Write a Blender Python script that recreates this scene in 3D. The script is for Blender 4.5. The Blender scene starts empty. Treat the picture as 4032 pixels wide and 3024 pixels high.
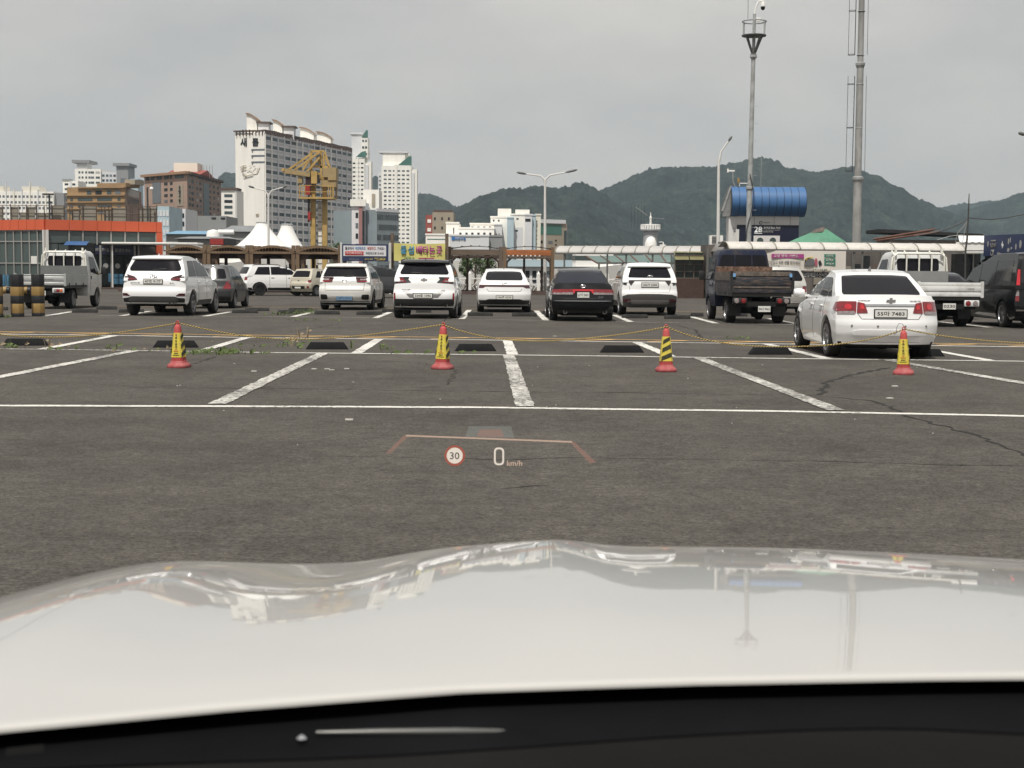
import bpy, bmesh, math, random
from mathutils import Vector, Matrix
from mathutils.bvhtree import BVHTree
R = math.radians
random.seed(7)
SC = bpy.context.scene
COL = SC.collection
# ------------------------------------------------------------------ camera
F, CX, CY = 5590.0, 2016.0, 1512.0          # focal length and centre in photograph pixels
CAMH = 1.38
PITCH = math.atan((1512 - 1072) / F)
ROLL = R(0.42)
_fw = Vector((0, math.cos(PITCH), -math.sin(PITCH)))
_up0 = Vector((0, math.sin(PITCH), math.cos(PITCH)))
_rt = Vector((1, 0, 0)) * math.cos(ROLL) + _up0 * math.sin(ROLL)
_up = _up0 * math.cos(ROLL) - Vector((1, 0, 0)) * math.sin(ROLL)
EYE = Vector((0, 0, CAMH))
cd = bpy.data.cameras.new('camera')
cam = bpy.data.objects.new('camera', cd)
COL.objects.link(cam)
cam.matrix_world = Matrix(((_rt.x, _up.x, -_fw.x, 0), (_rt.y, _up.y, -_fw.y, 0), (_rt.z, _up.z, -_fw.z, CAMH), (0, 0, 0, 1)))
cd.sensor_width = 36
cd.lens = F / 4032 * 36
cd.clip_start, cd.clip_end = 0.02, 20000
cd.dof.use_dof = True
cd.dof.focus_distance = 33
cd.dof.aperture_fstop = 16
SC.camera = cam
# ------------------------------------------------------------------ sky, sun, exposure
SUN_EL, SUN_AZ = 61.0, 197.0                # azimuth clockwise from +Y: behind the camera, to its left
w = bpy.data.worlds.new('World'); SC.world = w; w.use_nodes = True
nt = w.node_tree; nt.nodes.clear()
wo = nt.nodes.new('ShaderNodeOutputWorld')
bg = nt.nodes.new('ShaderNodeBackground')
sky = nt.nodes.new('ShaderNodeTexSky'); sky.sky_type = 'NISHITA'; sky.sun_disc = False
sky.sun_elevation = R(SUN_EL); sky.sun_rotation = R(SUN_AZ); sky.dust_density = 4.0; sky.air_density = 1.5
tc = nt.nodes.new('ShaderNodeTexCoord')
mp = nt.nodes.new('ShaderNodeMapping'); mp.inputs['Scale'].default_value = (2.0, 2.0, 5.0)
n1 = nt.nodes.new('ShaderNodeTexNoise'); n1.inputs['Scale'].default_value = 2.3; n1.inputs['Detail'].default_value = 7; n1.inputs['Roughness'].default_value = .55
cr = nt.nodes.new('ShaderNodeValToRGB')
cr.color_ramp.elements[0].position = .33; cr.color_ramp.elements[0].color = (4.95, 4.82, 4.70, 1)
cr.color_ramp.elements[1].position = .70; cr.color_ramp.elements[1].color = (6.75, 6.35, 5.85, 1)
mx = nt.nodes.new('ShaderNodeMix'); mx.data_type = 'RGBA'; mx.inputs[0].default_value = .93
nt.links.new(tc.outputs['Generated'], mp.inputs[0]); nt.links.new(mp.outputs[0], n1.inputs['Vector'])
nt.links.new(n1.outputs['Fac'], cr.inputs[0]); nt.links.new(sky.outputs[0], mx.inputs[6]); nt.links.new(cr.outputs[0], mx.inputs[7])
nt.links.new(mx.outputs[2], bg.inputs[0]); nt.links.new(bg.outputs[0], wo.inputs[0])
bg.inputs[1].default_value = .107
sl = bpy.data.lights.new('sun', 'SUN'); sl.energy = 4.1; sl.angle = R(1.0); sl.color = (1, .965, .90)
so = bpy.data.objects.new('sun', sl); COL.objects.link(so)
_sd = Vector((math.sin(R(SUN_AZ)) * math.cos(R(SUN_EL)), math.cos(R(SUN_AZ)) * math.cos(R(SUN_EL)), math.sin(R(SUN_EL))))
so.rotation_euler = _sd.to_track_quat('Z', 'Y').to_euler()
vs = SC.view_settings
vs.view_transform = 'Standard'; vs.look = 'None'; vs.exposure = 0.0; vs.gamma = 1.0; vs.use_curve_mapping = False
SC.render.engine = 'CYCLES'
SC.cycles.max_bounces = 8; SC.cycles.transparent_max_bounces = 12; SC.cycles.volume_bounces = 0
SC.cycles.use_denoising = True
try: SC.cycles.denoiser = 'OPENIMAGEDENOISE'
except Exception: pass
# ------------------------------------------------------------------ helpers
def ray(px, row):
    return (_rt * ((px - CX) / F) + _up * ((CY - row) / F) + _fw)
def at(px, row, Y):
    d = ray(px, row); t = Y / d.y
    return EYE + d * t
def gnd(px, row, z=0.0):
    d = ray(px, row); t = (z - CAMH) / d.z
    return EYE + d * t
def lerp(a, b, t): return a + (b - a) * t
def interp(tab, x):
    if x <= tab[0][0]: return tab[0][1]
    for (a, va), (b, vb) in zip(tab, tab[1:]):
        if x <= b: return va + (vb - va) * (x - a) / (b - a)
    return tab[-1][1]
def sinterp(tab, x):                      # smooth version: average of three neighbours
    h = (tab[-1][0] - tab[0][0]) * .018
    return (interp(tab, x - h) + 2 * interp(tab, x) + interp(tab, x + h)) / 4
class MB:
    def __init__(s): s.v = []; s.f = []
    def add(s, vs_, fs):
        o = len(s.v); s.v += [tuple(p) for p in vs_]; s.f += [tuple(i + o for i in f) for f in fs]; return s
    def box(s, c, d, rz=0, rx=0, ry=0):
        M = Matrix.Rotation(rz, 3, 'Z') @ Matrix.Rotation(ry, 3, 'Y') @ Matrix.Rotation(rx, 3, 'X')
        c = Vector(c); vs_ = []
        for z in (-.5, .5):
            for x, y in ((-.5, -.5), (.5, -.5), (.5, .5), (-.5, .5)):
                vs_.append(c + M @ Vector((x * d[0], y * d[1], z * d[2])))
        return s.add(vs_, [(3, 2, 1, 0), (4, 5, 6, 7), (0, 1, 5, 4), (1, 2, 6, 5), (2, 3, 7, 6), (3, 0, 4, 7)])
    def box2(s, a, b):
        return s.box([(a[i] + b[i]) / 2 for i in range(3)], [abs(b[i] - a[i]) for i in range(3)])
    def bar(s, a, b, w, h=None):          # square bar from a to b
        a = Vector(a); b = Vector(b); h = h or w; t = (b - a).normalized()
        n = t.cross(Vector((0, 0, 1))); n = n.normalized() if n.length > 1e-4 else Vector((1, 0, 0))
        u = n.cross(t); vs_ = []
        for p in (a, b):
            for i, j in ((-1, -1), (1, -1), (1, 1), (-1, 1)): vs_.append(p + n * (i * w / 2) + u * (j * h / 2))
        return s.add(vs_, [(3, 2, 1, 0), (4, 5, 6, 7), (0, 1, 5, 4), (1, 2, 6, 5), (2, 3, 7, 6), (3, 0, 4, 7)])
    def tube(s, pts, r, n=8, cap=True):
        pts = [Vector(p) for p in pts]; k = len(pts); rs = r if isinstance(r, (list, tuple)) else [r] * k
        vs_ = []; fs = []; prev = None
        for i, p in enumerate(pts):
            t = (pts[min(i + 1, k - 1)] - pts[max(i - 1, 0)]).normalized()
            if prev is None:
                a = t.cross(Vector((0, 0, 1)))
                if a.length < 1e-3: a = t.cross(Vector((0, 1, 0)))
            else: a = prev - t * prev.dot(t)
            a.normalize(); prev = a; b = t.cross(a)
            for j in range(n):
                q = 2 * math.pi * j / n
                vs_.append(p + (a * math.cos(q) + b * math.sin(q)) * rs[i])
        for i in range(k - 1):
            for j in range(n):
                fs.append((i * n + j, i * n + (j + 1) % n, (i + 1) * n + (j + 1) % n, (i + 1) * n + j))
        if cap: fs += [tuple(range(n - 1, -1, -1)), tuple(range((k - 1) * n, k * n))]
        return s.add(vs_, fs)
    def lathe(s, prof, n=16, c=(0, 0, 0), axis='z', cap=True, ph=0):
        vs_ = []; fs = []
        for r_, h_ in prof:
            for j in range(n):
                q = 2 * math.pi * (j + ph) / n
                x, y = r_ * math.cos(q), r_ * math.sin(q)
                p = (x, y, h_) if axis == 'z' else ((h_, x, y) if axis == 'x' else (x, h_, y))
                vs_.append((p[0] + c[0], p[1] + c[1], p[2] + c[2]))
        for i in range(len(prof) - 1):
            for j in range(n): fs.append((i * n + j, i * n + (j + 1) % n, (i + 1) * n + (j + 1) % n, (i + 1) * n + j))
        if cap: fs += [tuple(range(n - 1, -1, -1)), tuple(range((len(prof) - 1) * n, len(prof) * n))]
        return s.add(vs_, fs)
    def prism(s, poly, fa, fb):           # polygon mapped twice by functions (p -> 3-D point)
        n = len(poly); vs_ = [fa(p) for p in poly] + [fb(p) for p in poly]
        return s.add(vs_, [tuple(range(n)), tuple(range(2 * n - 1, n - 1, -1))] + [(i, i + n, (i + 1) % n + n, (i + 1) % n) for i in range(n)])
    def grid(s, nu, nv, fn):
        vs_ = [fn(i / nu, j / nv) for i in range(nu + 1) for j in range(nv + 1)]
        return s.add(vs_, [(i * (nv + 1) + j, (i + 1) * (nv + 1) + j, (i + 1) * (nv + 1) + j + 1, i * (nv + 1) + j + 1) for i in range(nu) for j in range(nv)])
    def mesh(s, name, m, smooth=False, fix=True):
        me = bpy.data.meshes.new(name); me.from_pydata(s.v, [], s.f)
        if fix:
            bm = bmesh.new(); bm.from_mesh(me); bmesh.ops.recalc_face_normals(bm, faces=bm.faces); bm.to_mesh(me); bm.free()
        if m: me.materials.append(m)
        if smooth: me.polygons.foreach_set('use_smooth', [True] * len(me.polygons))
        return me
    def build(s, name, m, parent=None, smooth=False, loc=None, rz=None, fix=True):
        o = put(name, s.mesh(name, m, False, fix), parent, loc, rz)
        return smooth_angle(o, 52) if smooth else o
def put(name, me, parent=None, loc=None, rz=None, scale=None):
    o = bpy.data.objects.new(name, me); COL.objects.link(o)
    if parent: o.parent = parent
    if loc is not None: o.location = loc
    if rz is not None: o.rotation_euler = rz if isinstance(rz, (tuple, list)) else (0, 0, rz)
    if scale is not None: o.scale = scale
    return o
def smooth_angle(o, ang=40, bev=0.0, seg=2):
    me = o.data; me.polygons.foreach_set('use_smooth', [True] * len(me.polygons))
    bm = bmesh.new(); bm.from_mesh(me)
    for e in bm.edges:
        e.smooth = not (len(e.link_faces) == 2 and e.calc_face_angle(0) > R(ang))
    bm.to_mesh(me); bm.free()
    if bev:
        md = o.modifiers.new('bevel', 'BEVEL'); md.width = bev; md.segments = seg; md.limit_method = 'ANGLE'; md.angle_limit = R(ang)
        for e in me.edges: e.use_edge_sharp = False
    return o
def tag(o, label, cat=None, group=None, kind=None):
    if label: o['label'] = label
    if cat: o['category'] = cat
    if group: o['group'] = group
    if kind: o['kind'] = kind
    return o
def empty(name, loc, rz=0, label=None, cat=None, group=None):
    o = bpy.data.objects.new(name, None); COL.objects.link(o); o.empty_display_size = .2
    o.location = loc; o.rotation_euler = (0, 0, rz)
    return tag(o, label, cat, group)
def struct(o): o['kind'] = 'structure'; return o
def copy_tree(o, parent=None):
    c = o.copy(); COL.objects.link(c)
    if parent: c.parent = parent
    for ch in list(o.children): copy_tree(ch, c)
    return c
# ------------------------------------------------------------------ materials
def sock(b, *names):
    for n in names:
        if n in b.inputs: return b.inputs[n]
def mat(name, col, rough=.6, metal=0, coat=0, var=.12, scale=3.0, bump=0, bscale=60, spec=None, dirt=None, dscale=1.2, stretch=None, ior=None):
    m = bpy.data.materials.new(name); m.use_nodes = True; t = m.node_tree; b = t.nodes['Principled BSDF']
    if ior: b.inputs['IOR'].default_value = ior
    b.inputs['Roughness'].default_value = rough; b.inputs['Metallic'].default_value = metal
    if coat: sock(b, 'Coat Weight').default_value = coat; sock(b, 'Coat Roughness').default_value = .03
    if spec is not None: sock(b, 'Specular IOR Level').default_value = spec
    c = tuple(col) + (1,)
    b.inputs['Base Color'].default_value = c
    tcn = t.nodes.new('ShaderNodeTexCoord'); src = tcn.outputs['Object']
    if stretch:
        mpn = t.nodes.new('ShaderNodeMapping'); mpn.inputs['Scale'].default_value = stretch; t.links.new(src, mpn.inputs[0]); src = mpn.outputs[0]
    if var:
        n = t.nodes.new('ShaderNodeTexNoise'); n.inputs['Scale'].default_value = scale; n.inputs['Detail'].default_value = 6; n.inputs['Roughness'].default_value = .6
        r = t.nodes.new('ShaderNodeValToRGB'); e = r.color_ramp.elements
        e[0].position = .3; e[1].position = .72
        e[0].color = tuple(max(0, x * (1 - var)) for x in col) + (1,); e[1].color = tuple(min(1, x * (1 + var)) for x in col) + (1,)
        t.links.new(src, n.inputs['Vector']); t.links.new(n.outputs['Fac'], r.inputs[0]); out = r.outputs[0]
        if dirt:
            n2 = t.nodes.new('ShaderNodeTexNoise'); n2.inputs['Scale'].default_value = dscale; n2.inputs['Detail'].default_value = 8; n2.inputs['Roughness'].default_value = .7
            r2 = t.nodes.new('ShaderNodeValToRGB'); r2.color_ramp.elements[0].position = .48; r2.color_ramp.elements[1].position = .68
            mxn = t.nodes.new('ShaderNodeMix'); mxn.data_type = 'RGBA'
            t.links.new(src, n2.inputs['Vector']); t.links.new(n2.outputs['Fac'], r2.inputs[0]); t.links.new(r2.outputs[0], mxn.inputs[0])
            t.links.new(out, mxn.inputs[6]); mxn.inputs[7].default_value = tuple(dirt) + (1,); out = mxn.outputs[2]
        t.links.new(out, b.inputs['Base Color'])
    if bump:
        nb = t.nodes.new('ShaderNodeTexNoise'); nb.inputs['Scale'].default_value = bscale; nb.inputs['Detail'].default_value = 5
        bn = t.nodes.new('ShaderNodeBump'); bn.inputs['Strength'].default_value = bump; bn.inputs['Distance'].default_value = .02
        t.links.new(tcn.outputs['Object'], nb.inputs['Vector']); t.links.new(nb.outputs['Fac'], bn.inputs['Height']); t.links.new(bn.outputs[0], b.inputs['Normal'])
    return m
def hexc(h, k=1.0):
    c = [int(h[i:i + 2], 16) / 255 for i in (0, 2, 4)]
    return tuple(min(1, (x / 12.92 if x <= .04045 else ((x + .055) / 1.055) ** 2.4) * k) for x in c)
M = {}
def dm(name, *a, **k): M[name] = mat(name, *a, **k)
dm('white_paint', (.78, .78, .775), .35, coat=.9, var=.025, scale=1.5)
dm('white_paint_warm', (.70, .69, .66), .34, coat=.8, var=.03)
dm('truck_white', (.66, .665, .65), .4, coat=.4, var=.05, dirt=(.45, .44, .41), dscale=2.5)
dm('beige_paint', (.50, .46, .37), .32, coat=.8, var=.03)
dm('silver_paint', (.52, .51, .48), .3, metal=.35, coat=.8, var=.03)
dm('grey_paint', (.05, .051, .054), .4, metal=0, coat=.6, var=.05, spec=.2)
dm('black_paint', (.004, .0045, .006), .4, coat=.7, var=.1, spec=.12)
dm('navy_paint', (.008, .013, .036), .5, coat=.2, spec=.15, var=.2, dirt=(.05, .04, .032), dscale=3)
dm('car_navy', (.014, .017, .026), .4, coat=.7, var=.05, spec=.15)
dm('glass_dark', (.010, .0095, .0125), .05, var=.25, scale=2.0, ior=1.28)
dm('glass_grey', (.03, .031, .034), .08, var=.1, ior=1.3)
dm('black_plastic', (.014, .014, .015), .55, var=.25, scale=8)
dm('grey_plastic', (.06, .058, .056), .5, var=.15, scale=6)
dm('light_grey_plastic', (.17, .165, .16), .42, var=.1)
dm('underbody', (.006, .006, .006), .9, var=.3)
dm('tyre', (.013, .0125, .012), .85, var=.3, scale=14)
dm('rim', (.30, .30, .31), .35, metal=.8, var=.1)
dm('rim_dark', (.03, .03, .032), .35, metal=.6, var=.1)
dm('chrome', (.75, .75, .76), .12, metal=1, var=.03)
dm('lamp_red', (.20, .008, .012), .12, coat=1, var=.35, scale=16)
dm('lamp_dark_red', (.055, .006, .012), .12, coat=1, var=.35, scale=18)
dm('lamp_bright_red', (.50, .012, .02), .15, coat=1, var=.3, scale=20)
dm('lamp_clear', (.26, .22, .22), .15, coat=1, var=.35, scale=22)
dm('lamp_amber', (.55, .12, .01), .2, coat=1, var=.2, scale=20)
dm('lamp_smoke', (.018, .012, .013), .12, coat=1, var=.3, scale=20)
dm('plate_white', (.66, .655, .62), .45, var=.04)
dm('plate_blue', (.13, .23, .36), .45, var=.05)
dm('plate_green', (.10, .18, .10), .45, var=.05)
dm('ink', (.012, .012, .014), .6, var=.1)
dm('ink_grey', (.12, .12, .125), .4, var=.1)
dm('ink_white', (.72, .72, .72), .6, var=.05)
dm('seam', (.03, .03, .03), .7, var=.1)
dm('galv', (.36, .37, .37), .6, spec=.2, var=.14, scale=2.5, dirt=(.22, .215, .20), dscale=2.2)
dm('glass_navy', (.016, .02, .03), .06, var=.2, scale=2, ior=1.35)
dm('pole_white', (.62, .61, .585), .45, var=.06)
dm('dark_metal', (.045, .045, .043), .6, var=.2)
# ------------------------------------------------------------------ ground
def asphalt_mat():
    m = bpy.data.materials.new('asphalt'); m.use_nodes = True; t = m.node_tree; b = t.nodes['Principled BSDF']
    b.inputs['Roughness'].default_value = .93; sock(b, 'Specular IOR Level').default_value = .25
    tcn = t.nodes.new('ShaderNodeTexCoord'); o = tcn.outputs['Object']
    def noise(s, d=5, r=.6):
        n = t.nodes.new('ShaderNodeTexNoise'); n.inputs['Scale'].default_value = s; n.inputs['Detail'].default_value = d; n.inputs['Roughness'].default_value = r
        t.links.new(o, n.inputs['Vector']); return n.outputs['Fac']
    def ramp(f, p0, c0, p1, c1):
        r = t.nodes.new('ShaderNodeValToRGB'); e = r.color_ramp.elements
        e[0].position, e[1].position = p0, p1; e[0].color = c0 + (1,); e[1].color = c1 + (1,); t.links.new(f, r.inputs[0]); return r.outputs[0]
    def mixc(mode, f, a, c):
        x = t.nodes.new('ShaderNodeMix'); x.data_type = 'RGBA'; x.blend_type = mode; x.inputs[0].default_value = f
        t.links.new(a, x.inputs[6]); t.links.new(c, x.inputs[7]); return x.outputs[2]
    base = ramp(noise(.16, 6, .62), .3, (.069, .063, .0555), .72, (.095, .0872, .0775))
    base = mixc('MULTIPLY', 1, base, ramp(noise(1.3, 8, .7), .32, (.80, .80, .80), .62, (1.06, 1.06, 1.06)))
    vo = t.nodes.new('ShaderNodeTexVoronoi'); vo.inputs['Scale'].default_value = 75; vo.inputs['Randomness'].default_value = 1; t.links.new(o, vo.inputs['Vector'])
    hs = t.nodes.new('ShaderNodeSeparateColor'); t.links.new(vo.outputs['Color'], hs.inputs[0])
    spk = ramp(hs.outputs[0], .05, (.62, .62, .61), .95, (1.42, 1.41, 1.38))
    base = mixc('MULTIPLY', .9, base, spk)
    base = mixc('MULTIPLY', 1, base, ramp(noise(17, 10, .82), .36, (.74, .74, .74), .64, (1.26, 1.25, 1.24)))
    base = mixc('MULTIPLY', 1, base, ramp(noise(.42, 7, .66), .40, (.88, .88, .88), .56, (1.03, 1.03, 1.03)))
    mpt = t.nodes.new('ShaderNodeMapping'); mpt.inputs['Scale'].default_value = (1.1, .06, 1); mpt.inputs['Rotation'].default_value = (0, 0, .12); t.links.new(o, mpt.inputs[0])
    nt_ = t.nodes.new('ShaderNodeTexNoise'); nt_.inputs['Scale'].default_value = 1.4; nt_.inputs['Detail'].default_value = 4; t.links.new(mpt.outputs[0], nt_.inputs['Vector'])
    base = mixc('MULTIPLY', 1, base, ramp(nt_.outputs['Fac'], .36, (.965, .965, .965), .52, (1.01, 1.01, 1.01)))
    base = mixc('MULTIPLY', 1, base, ramp(noise(6, 6, .7), .38, (.86, .85, .84), .60, (1.1, 1.1, 1.1)))
    fine = ramp(noise(210, 3, .7), .35, (.60, .60, .60), .7, (1.4, 1.4, 1.4)); base = mixc('MULTIPLY', .7, base, fine)
    t.links.new(base, b.inputs['Base Color'])
    bn = t.nodes.new('ShaderNodeBump'); bn.inputs['Strength'].default_value = .5; bn.inputs['Distance'].default_value = .006
    t.links.new(vo.outputs['Distance'], bn.inputs['Height']); t.links.new(bn.outputs[0], b.inputs['Normal'])
    return m
M['asphalt'] = asphalt_mat()
def paint_mat(name, c, wear):
    m = bpy.data.materials.new(name); m.use_nodes = True; t = m.node_tree; b = t.nodes['Principled BSDF']; b.inputs['Roughness'].default_value = .8
    tcn = t.nodes.new('ShaderNodeTexCoord'); o = tcn.outputs['Object']
    n = t.nodes.new('ShaderNodeTexNoise'); n.inputs['Scale'].default_value = 14; n.inputs['Detail'].default_value = 9; n.inputs['Roughness'].default_value = .78
    n0 = t.nodes.new('ShaderNodeTexNoise'); n0.inputs['Scale'].default_value = .7; n0.inputs['Detail'].default_value = 3
    ad = t.nodes.new('ShaderNodeMath'); ad.operation = 'MULTIPLY_ADD'; ad.inputs[1].default_value = .35
    t.links.new(n0.outputs['Fac'], ad.inputs[0]); t.links.new(n.outputs['Fac'], ad.inputs[2])
    r = t.nodes.new('ShaderNodeValToRGB'); r.color_ramp.elements[0].position = .655 - wear; r.color_ramp.elements[1].position = .72 - wear
    r.color_ramp.elements[0].color = tuple(c) + (1,); r.color_ramp.elements[1].color = (.13, .122, .112, 1)
    t.links.new(o, n.inputs['Vector']); t.links.new(o, n0.inputs['Vector']); t.links.new(ad.outputs[0], r.inputs[0]); t.links.new(r.outputs[0], b.inputs['Base Color'])
    return m
M['line_white'] = paint_mat('line_white', (.64, .62, .575), -.055)
M['line_worn'] = paint_mat('line_worn', (.60, .58, .535), .02)
M['line_yellow'] = paint_mat('line_yellow', (.70, .43, .14), -.06)
g = MB()
xs = [-6000, -300, -60, -20, 0, 20, 60, 300, 6000]; ys = [-6000, -100, -10, 10, 30, 60, 120, 400, 6000]
for i in range(8):
    for j in range(8): g.add([(xs[i], ys[j], 0), (xs[i + 1], ys[j], 0), (xs[i + 1], ys[j + 1], 0), (xs[i], ys[j + 1], 0)], [(0, 1, 2, 3)])
struct(g.build('ground', M['asphalt']))
rnd = random.Random(3)
def strip(pts, wd, m, name='parking_line', z=.004, jit=.012, step=.16):
    b = MB(); P = [Vector((p.x, p.y, 0)) for p in pts]
    for a, c in zip(P, P[1:]):
        n = max(2, int((c - a).length / step)); t = (c - a).normalized(); s = Vector((-t.y, t.x, 0)); vs_ = []
        for i in range(n + 1):
            q = a.lerp(c, i / n)
            for k in (-1, 1):
                e = q + s * k * (wd / 2 + rnd.uniform(-jit, jit)); vs_.append((e.x, e.y, z))
        b.add(vs_, [(2 * i, 2 * i + 2, 2 * i + 3, 2 * i + 1) for i in range(n)])
    return struct(b.build(name, m, fix=False))
def pts(*a): return [gnd(x, y) for x, y in a]
# lines across: near edge, middle, far edge of the empty bays
strip(pts((-700, 1595), (0, 1598), (1000, 1601), (1900, 1605), (2400, 1612), (3000, 1619), (3800, 1634), (4032, 1639), (4700, 1653)), .16, M['line_white'])
strip(pts((-600, 1367), (0, 1374), (500, 1380), (860, 1385)), .15, M['line_worn'])
strip(pts((915, 1386), (1000, 1388), (1900, 1397), (2400, 1402.5), (3000, 1411), (3800, 1420), (4700, 1432)), .15, M['line_white'])
strip(pts((-600, 1309), (0, 1316), (500, 1322), (1000, 1330), (1900, 1339), (2400, 1345.5), (3000, 1354), (3800, 1363), (4700, 1375)), .16, M['line_white'])
# bay dividers of the near row and of the second row
for a, b_ in (((-40, 1493), (525, 1383)), ((855, 1592), (1275, 1390)), ((2068, 1602), (2004, 1401)), ((3292, 1617), (2745, 1408)), ((4500, 1590), (3480, 1416))):
    strip(pts(a, b_), .19, M['line_worn'], z=.008)
for a, b_ in (((160, 1377), (447, 1323)), ((790, 1384), (968, 1331)), ((1405, 1391), (1490, 1337)), ((2018, 1397), (1998, 1342)), ((2640, 1404), (2506, 1349)), ((3255, 1413), (3020, 1356)), ((3900, 1421), (3560, 1361))):
    strip(pts(a, b_), .19, M['line_white'], z=.008)
# yellow hatched band beyond
strip(pts((-600, 1300), (0, 1306), (500, 1313), (1000, 1320), (1900, 1330), (2400, 1336.5), (3000, 1345), (3800, 1354), (4700, 1366)), .12, M['line_yellow'])
for i in range(17):
    x = -300 + i * 285
    y0 = interp([(-600, 1309), (0, 1316), (500, 1322), (1000, 1330), (1900, 1339), (2400, 1345.5), (3000, 1354), (3800, 1363), (4700, 1375)], x) - 1.5
    y1 = interp([(-600, 1300), (0, 1306), (500, 1313), (1000, 1320), (1900, 1330), (2400, 1336.5), (3000, 1345), (3800, 1354), (4700, 1366)], x + 150) + 1
    strip(pts((x, y0), (x + 150, y1)), .13, M['line_yellow'], name='hatch_line', z=.006)
# third row: front line, dividers, yellow rear line
strip(pts((-300, 1236), (1000, 1246), (1650, 1253), (2150, 1262), (2830, 1274), (3600, 1284), (4500, 1296)), .10, M['line_worn'])
for a, b_ in (((-180, 1244), (-60, 1226)), ((171, 1246), (282, 1228)), ((805, 1246), (906, 1229)), ((1152, 1248), (1234, 1229)), ((1478, 1253), (1536, 1230)), ((1818, 1257), (1848, 1221)), ((2150, 1262), (2111, 1224)), ((2483, 1268), (2418, 1241)), ((2821, 1274), (2722, 1248)), ((3150, 1279), (3030, 1255)), ((3900, 1290), (3700, 1268)), ((480, 1244), (590, 1226))):
    strip(pts(a, b_), .19, M['line_white'], z=.008)
strip(pts((-300, 1203), (1000, 1209), (2000, 1219), (3000, 1231), (4500, 1250)), .10, M['line_yellow'], z=.004)
# cracks
M['crack'] = mat('crack', (.012, .011, .010), .95, var=.3)
def crack(px, wd, jit=.05, step=.12):
    b = MB(); P = [gnd(x, y) for x, y in px]; vs_ = []
    dense = []
    for a, c in zip(P, P[1:]):
        n = max(1, int((c - a).length / step))
        for i in range(n): dense.append(a.lerp(c, i / n))
    dense.append(P[-1])
    for i, q in enumerate(dense):
        t = (dense[min(i + 1, len(dense) - 1)] - dense[max(i - 1, 0)]).normalized(); s = Vector((-t.y, t.x, 0))
        q = q + s * rnd.uniform(-jit, jit); h = wd * rnd.uniform(.25, 1.1) * (0.3 if i in (0, len(dense) - 1) else 1) / 2
        vs_ += [(q.x - s.x * h, q.y - s.y * h, .003), (q.x + s.x * h, q.y + s.y * h, .003)]
    b.add(vs_, [(2 * i, 2 * i + 2, 2 * i + 3, 2 * i + 1) for i in range(len(dense) - 1)])
    return struct(b.build('asphalt_crack', M['crack'], fix=False))
crack([(3500, 1447), (3400, 1468), (3320, 1485), (3250, 1508), (3262, 1515), (3232, 1545), (3215, 1556)], .09)
crack([(3215, 1557), (3000, 1556), (2760, 1550), (2400, 1546), (2000, 1543), (1600, 1538), (1200, 1531), (820, 1529), (500, 1527)], .03, .03)
crack([(3260, 1562), (3400, 1575), (3500, 1600), (3600, 1650), (3720, 1680), (3850, 1715), (3950, 1760), (4100, 1810)], .05)
crack([(1200, 1795), (1500, 1800), (1800, 1806), (2000, 1812), (2200, 1802), (2500, 1806), (2900, 1812), (3300, 1818), (3700, 1830), (4100, 1838)], .018, .02)
crack([(700, 1450), (790, 1425), (850, 1405)], .05)
crack([(1500, 1420), (1650, 1428), (1800, 1460), (1760, 1515), (1640, 1530)], .02)
crack([(1135, 1305), (1250, 1290), (1340, 1275)], .05)
crack([(2660, 1280), (2740, 1300), (2760, 1330)], .05)
crack([(1950, 1930), (2100, 1915), (2180, 1912)], .02, .02)
# weeds growing in the joints
M['weed'] = mat('weed', (.075, .105, .028), .8, var=.5, scale=9)
M['weed_dry'] = mat('weed_dry', (.24, .19, .12), .9, var=.3, scale=9)
def weeds(spots, m, name):
    b = MB()
    for px, row, spread, n, hgt in spots:
        c = gnd(px, row)
        for _ in range(int(n * (.36 if row < 1300 else (.3 if px == 860 else .11)))):
            x = c.x + rnd.gauss(0, spread); y = c.y + rnd.gauss(0, spread * .5); h = hgt * rnd.uniform(.25, 1.0) * .85; a = rnd.uniform(0, 6.28); l = rnd.uniform(.1, .55) * h; wd = rnd.uniform(.006, .016)
            dx, dy = math.cos(a), math.sin(a); sx, sy = -dy * wd, dx * wd
            b.add([(x - sx, y - sy, 0), (x + sx, y + sy, 0), (x + dx * l * .5 + sx, y + dy * l * .5 + sy, h * .65), (x + dx * l * .5 - sx, y + dy * l * .5 - sy, h * .65), (x + dx * l, y + dy * l, h)], [(0, 1, 2, 3), (3, 2, 4)])
            if rnd.random() < .6:
                z = h * rnd.uniform(.2, .7); q = wd * 3
                b.add([(x, y, z), (x + q, y + q * .4, z + q), (x + q * 2.4, y + rnd.uniform(-q, q), z + q * .5), (x + q, y - q * .5, z - q * .2)], [(0, 1, 2, 3)])
    return tag(b.build(name, m, fix=False), None, None, None, 'stuff')
wo_ = weeds([(860, 1392, .33, 240, .13), (820, 1398, .2, 80, .1), (700, 1384, .4, 60, .07), (560, 1383, .25, 60, .06), (455, 1377, .08, 60, .16), (310, 1375, .06, 24, .12), (215, 1377, .12, 40, .06), (52, 1370, .08, 40, .14), (5, 1371, .1, 60, .2),
       (1050, 1365, .35, 120, .09), (1110, 1350, .25, 60, .1), (1215, 1368, .1, 90, .26), (1180, 1372, .06, 40, .16), (1508, 1377, .07, 70, .16), (1575, 1390, .2, 60, .06), (1640, 1391, .35, 110, .07), (1836, 1393, .12, 60, .09), (1385, 1372, .05, 30, .22),
       (2880, 1332, .25, 70, .08), (2910, 1338, .2, 50, .06), (1185, 1236, .3, 80, .22), (1095, 1240, .2, 60, .16), (1220, 1232, .2, 70, .2), (1190, 1262, .5, 60, .1), (3090, 1410, .2, 30, .04), (10, 1250, .15, 40, .14)], M['weed'], 'weeds')
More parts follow.
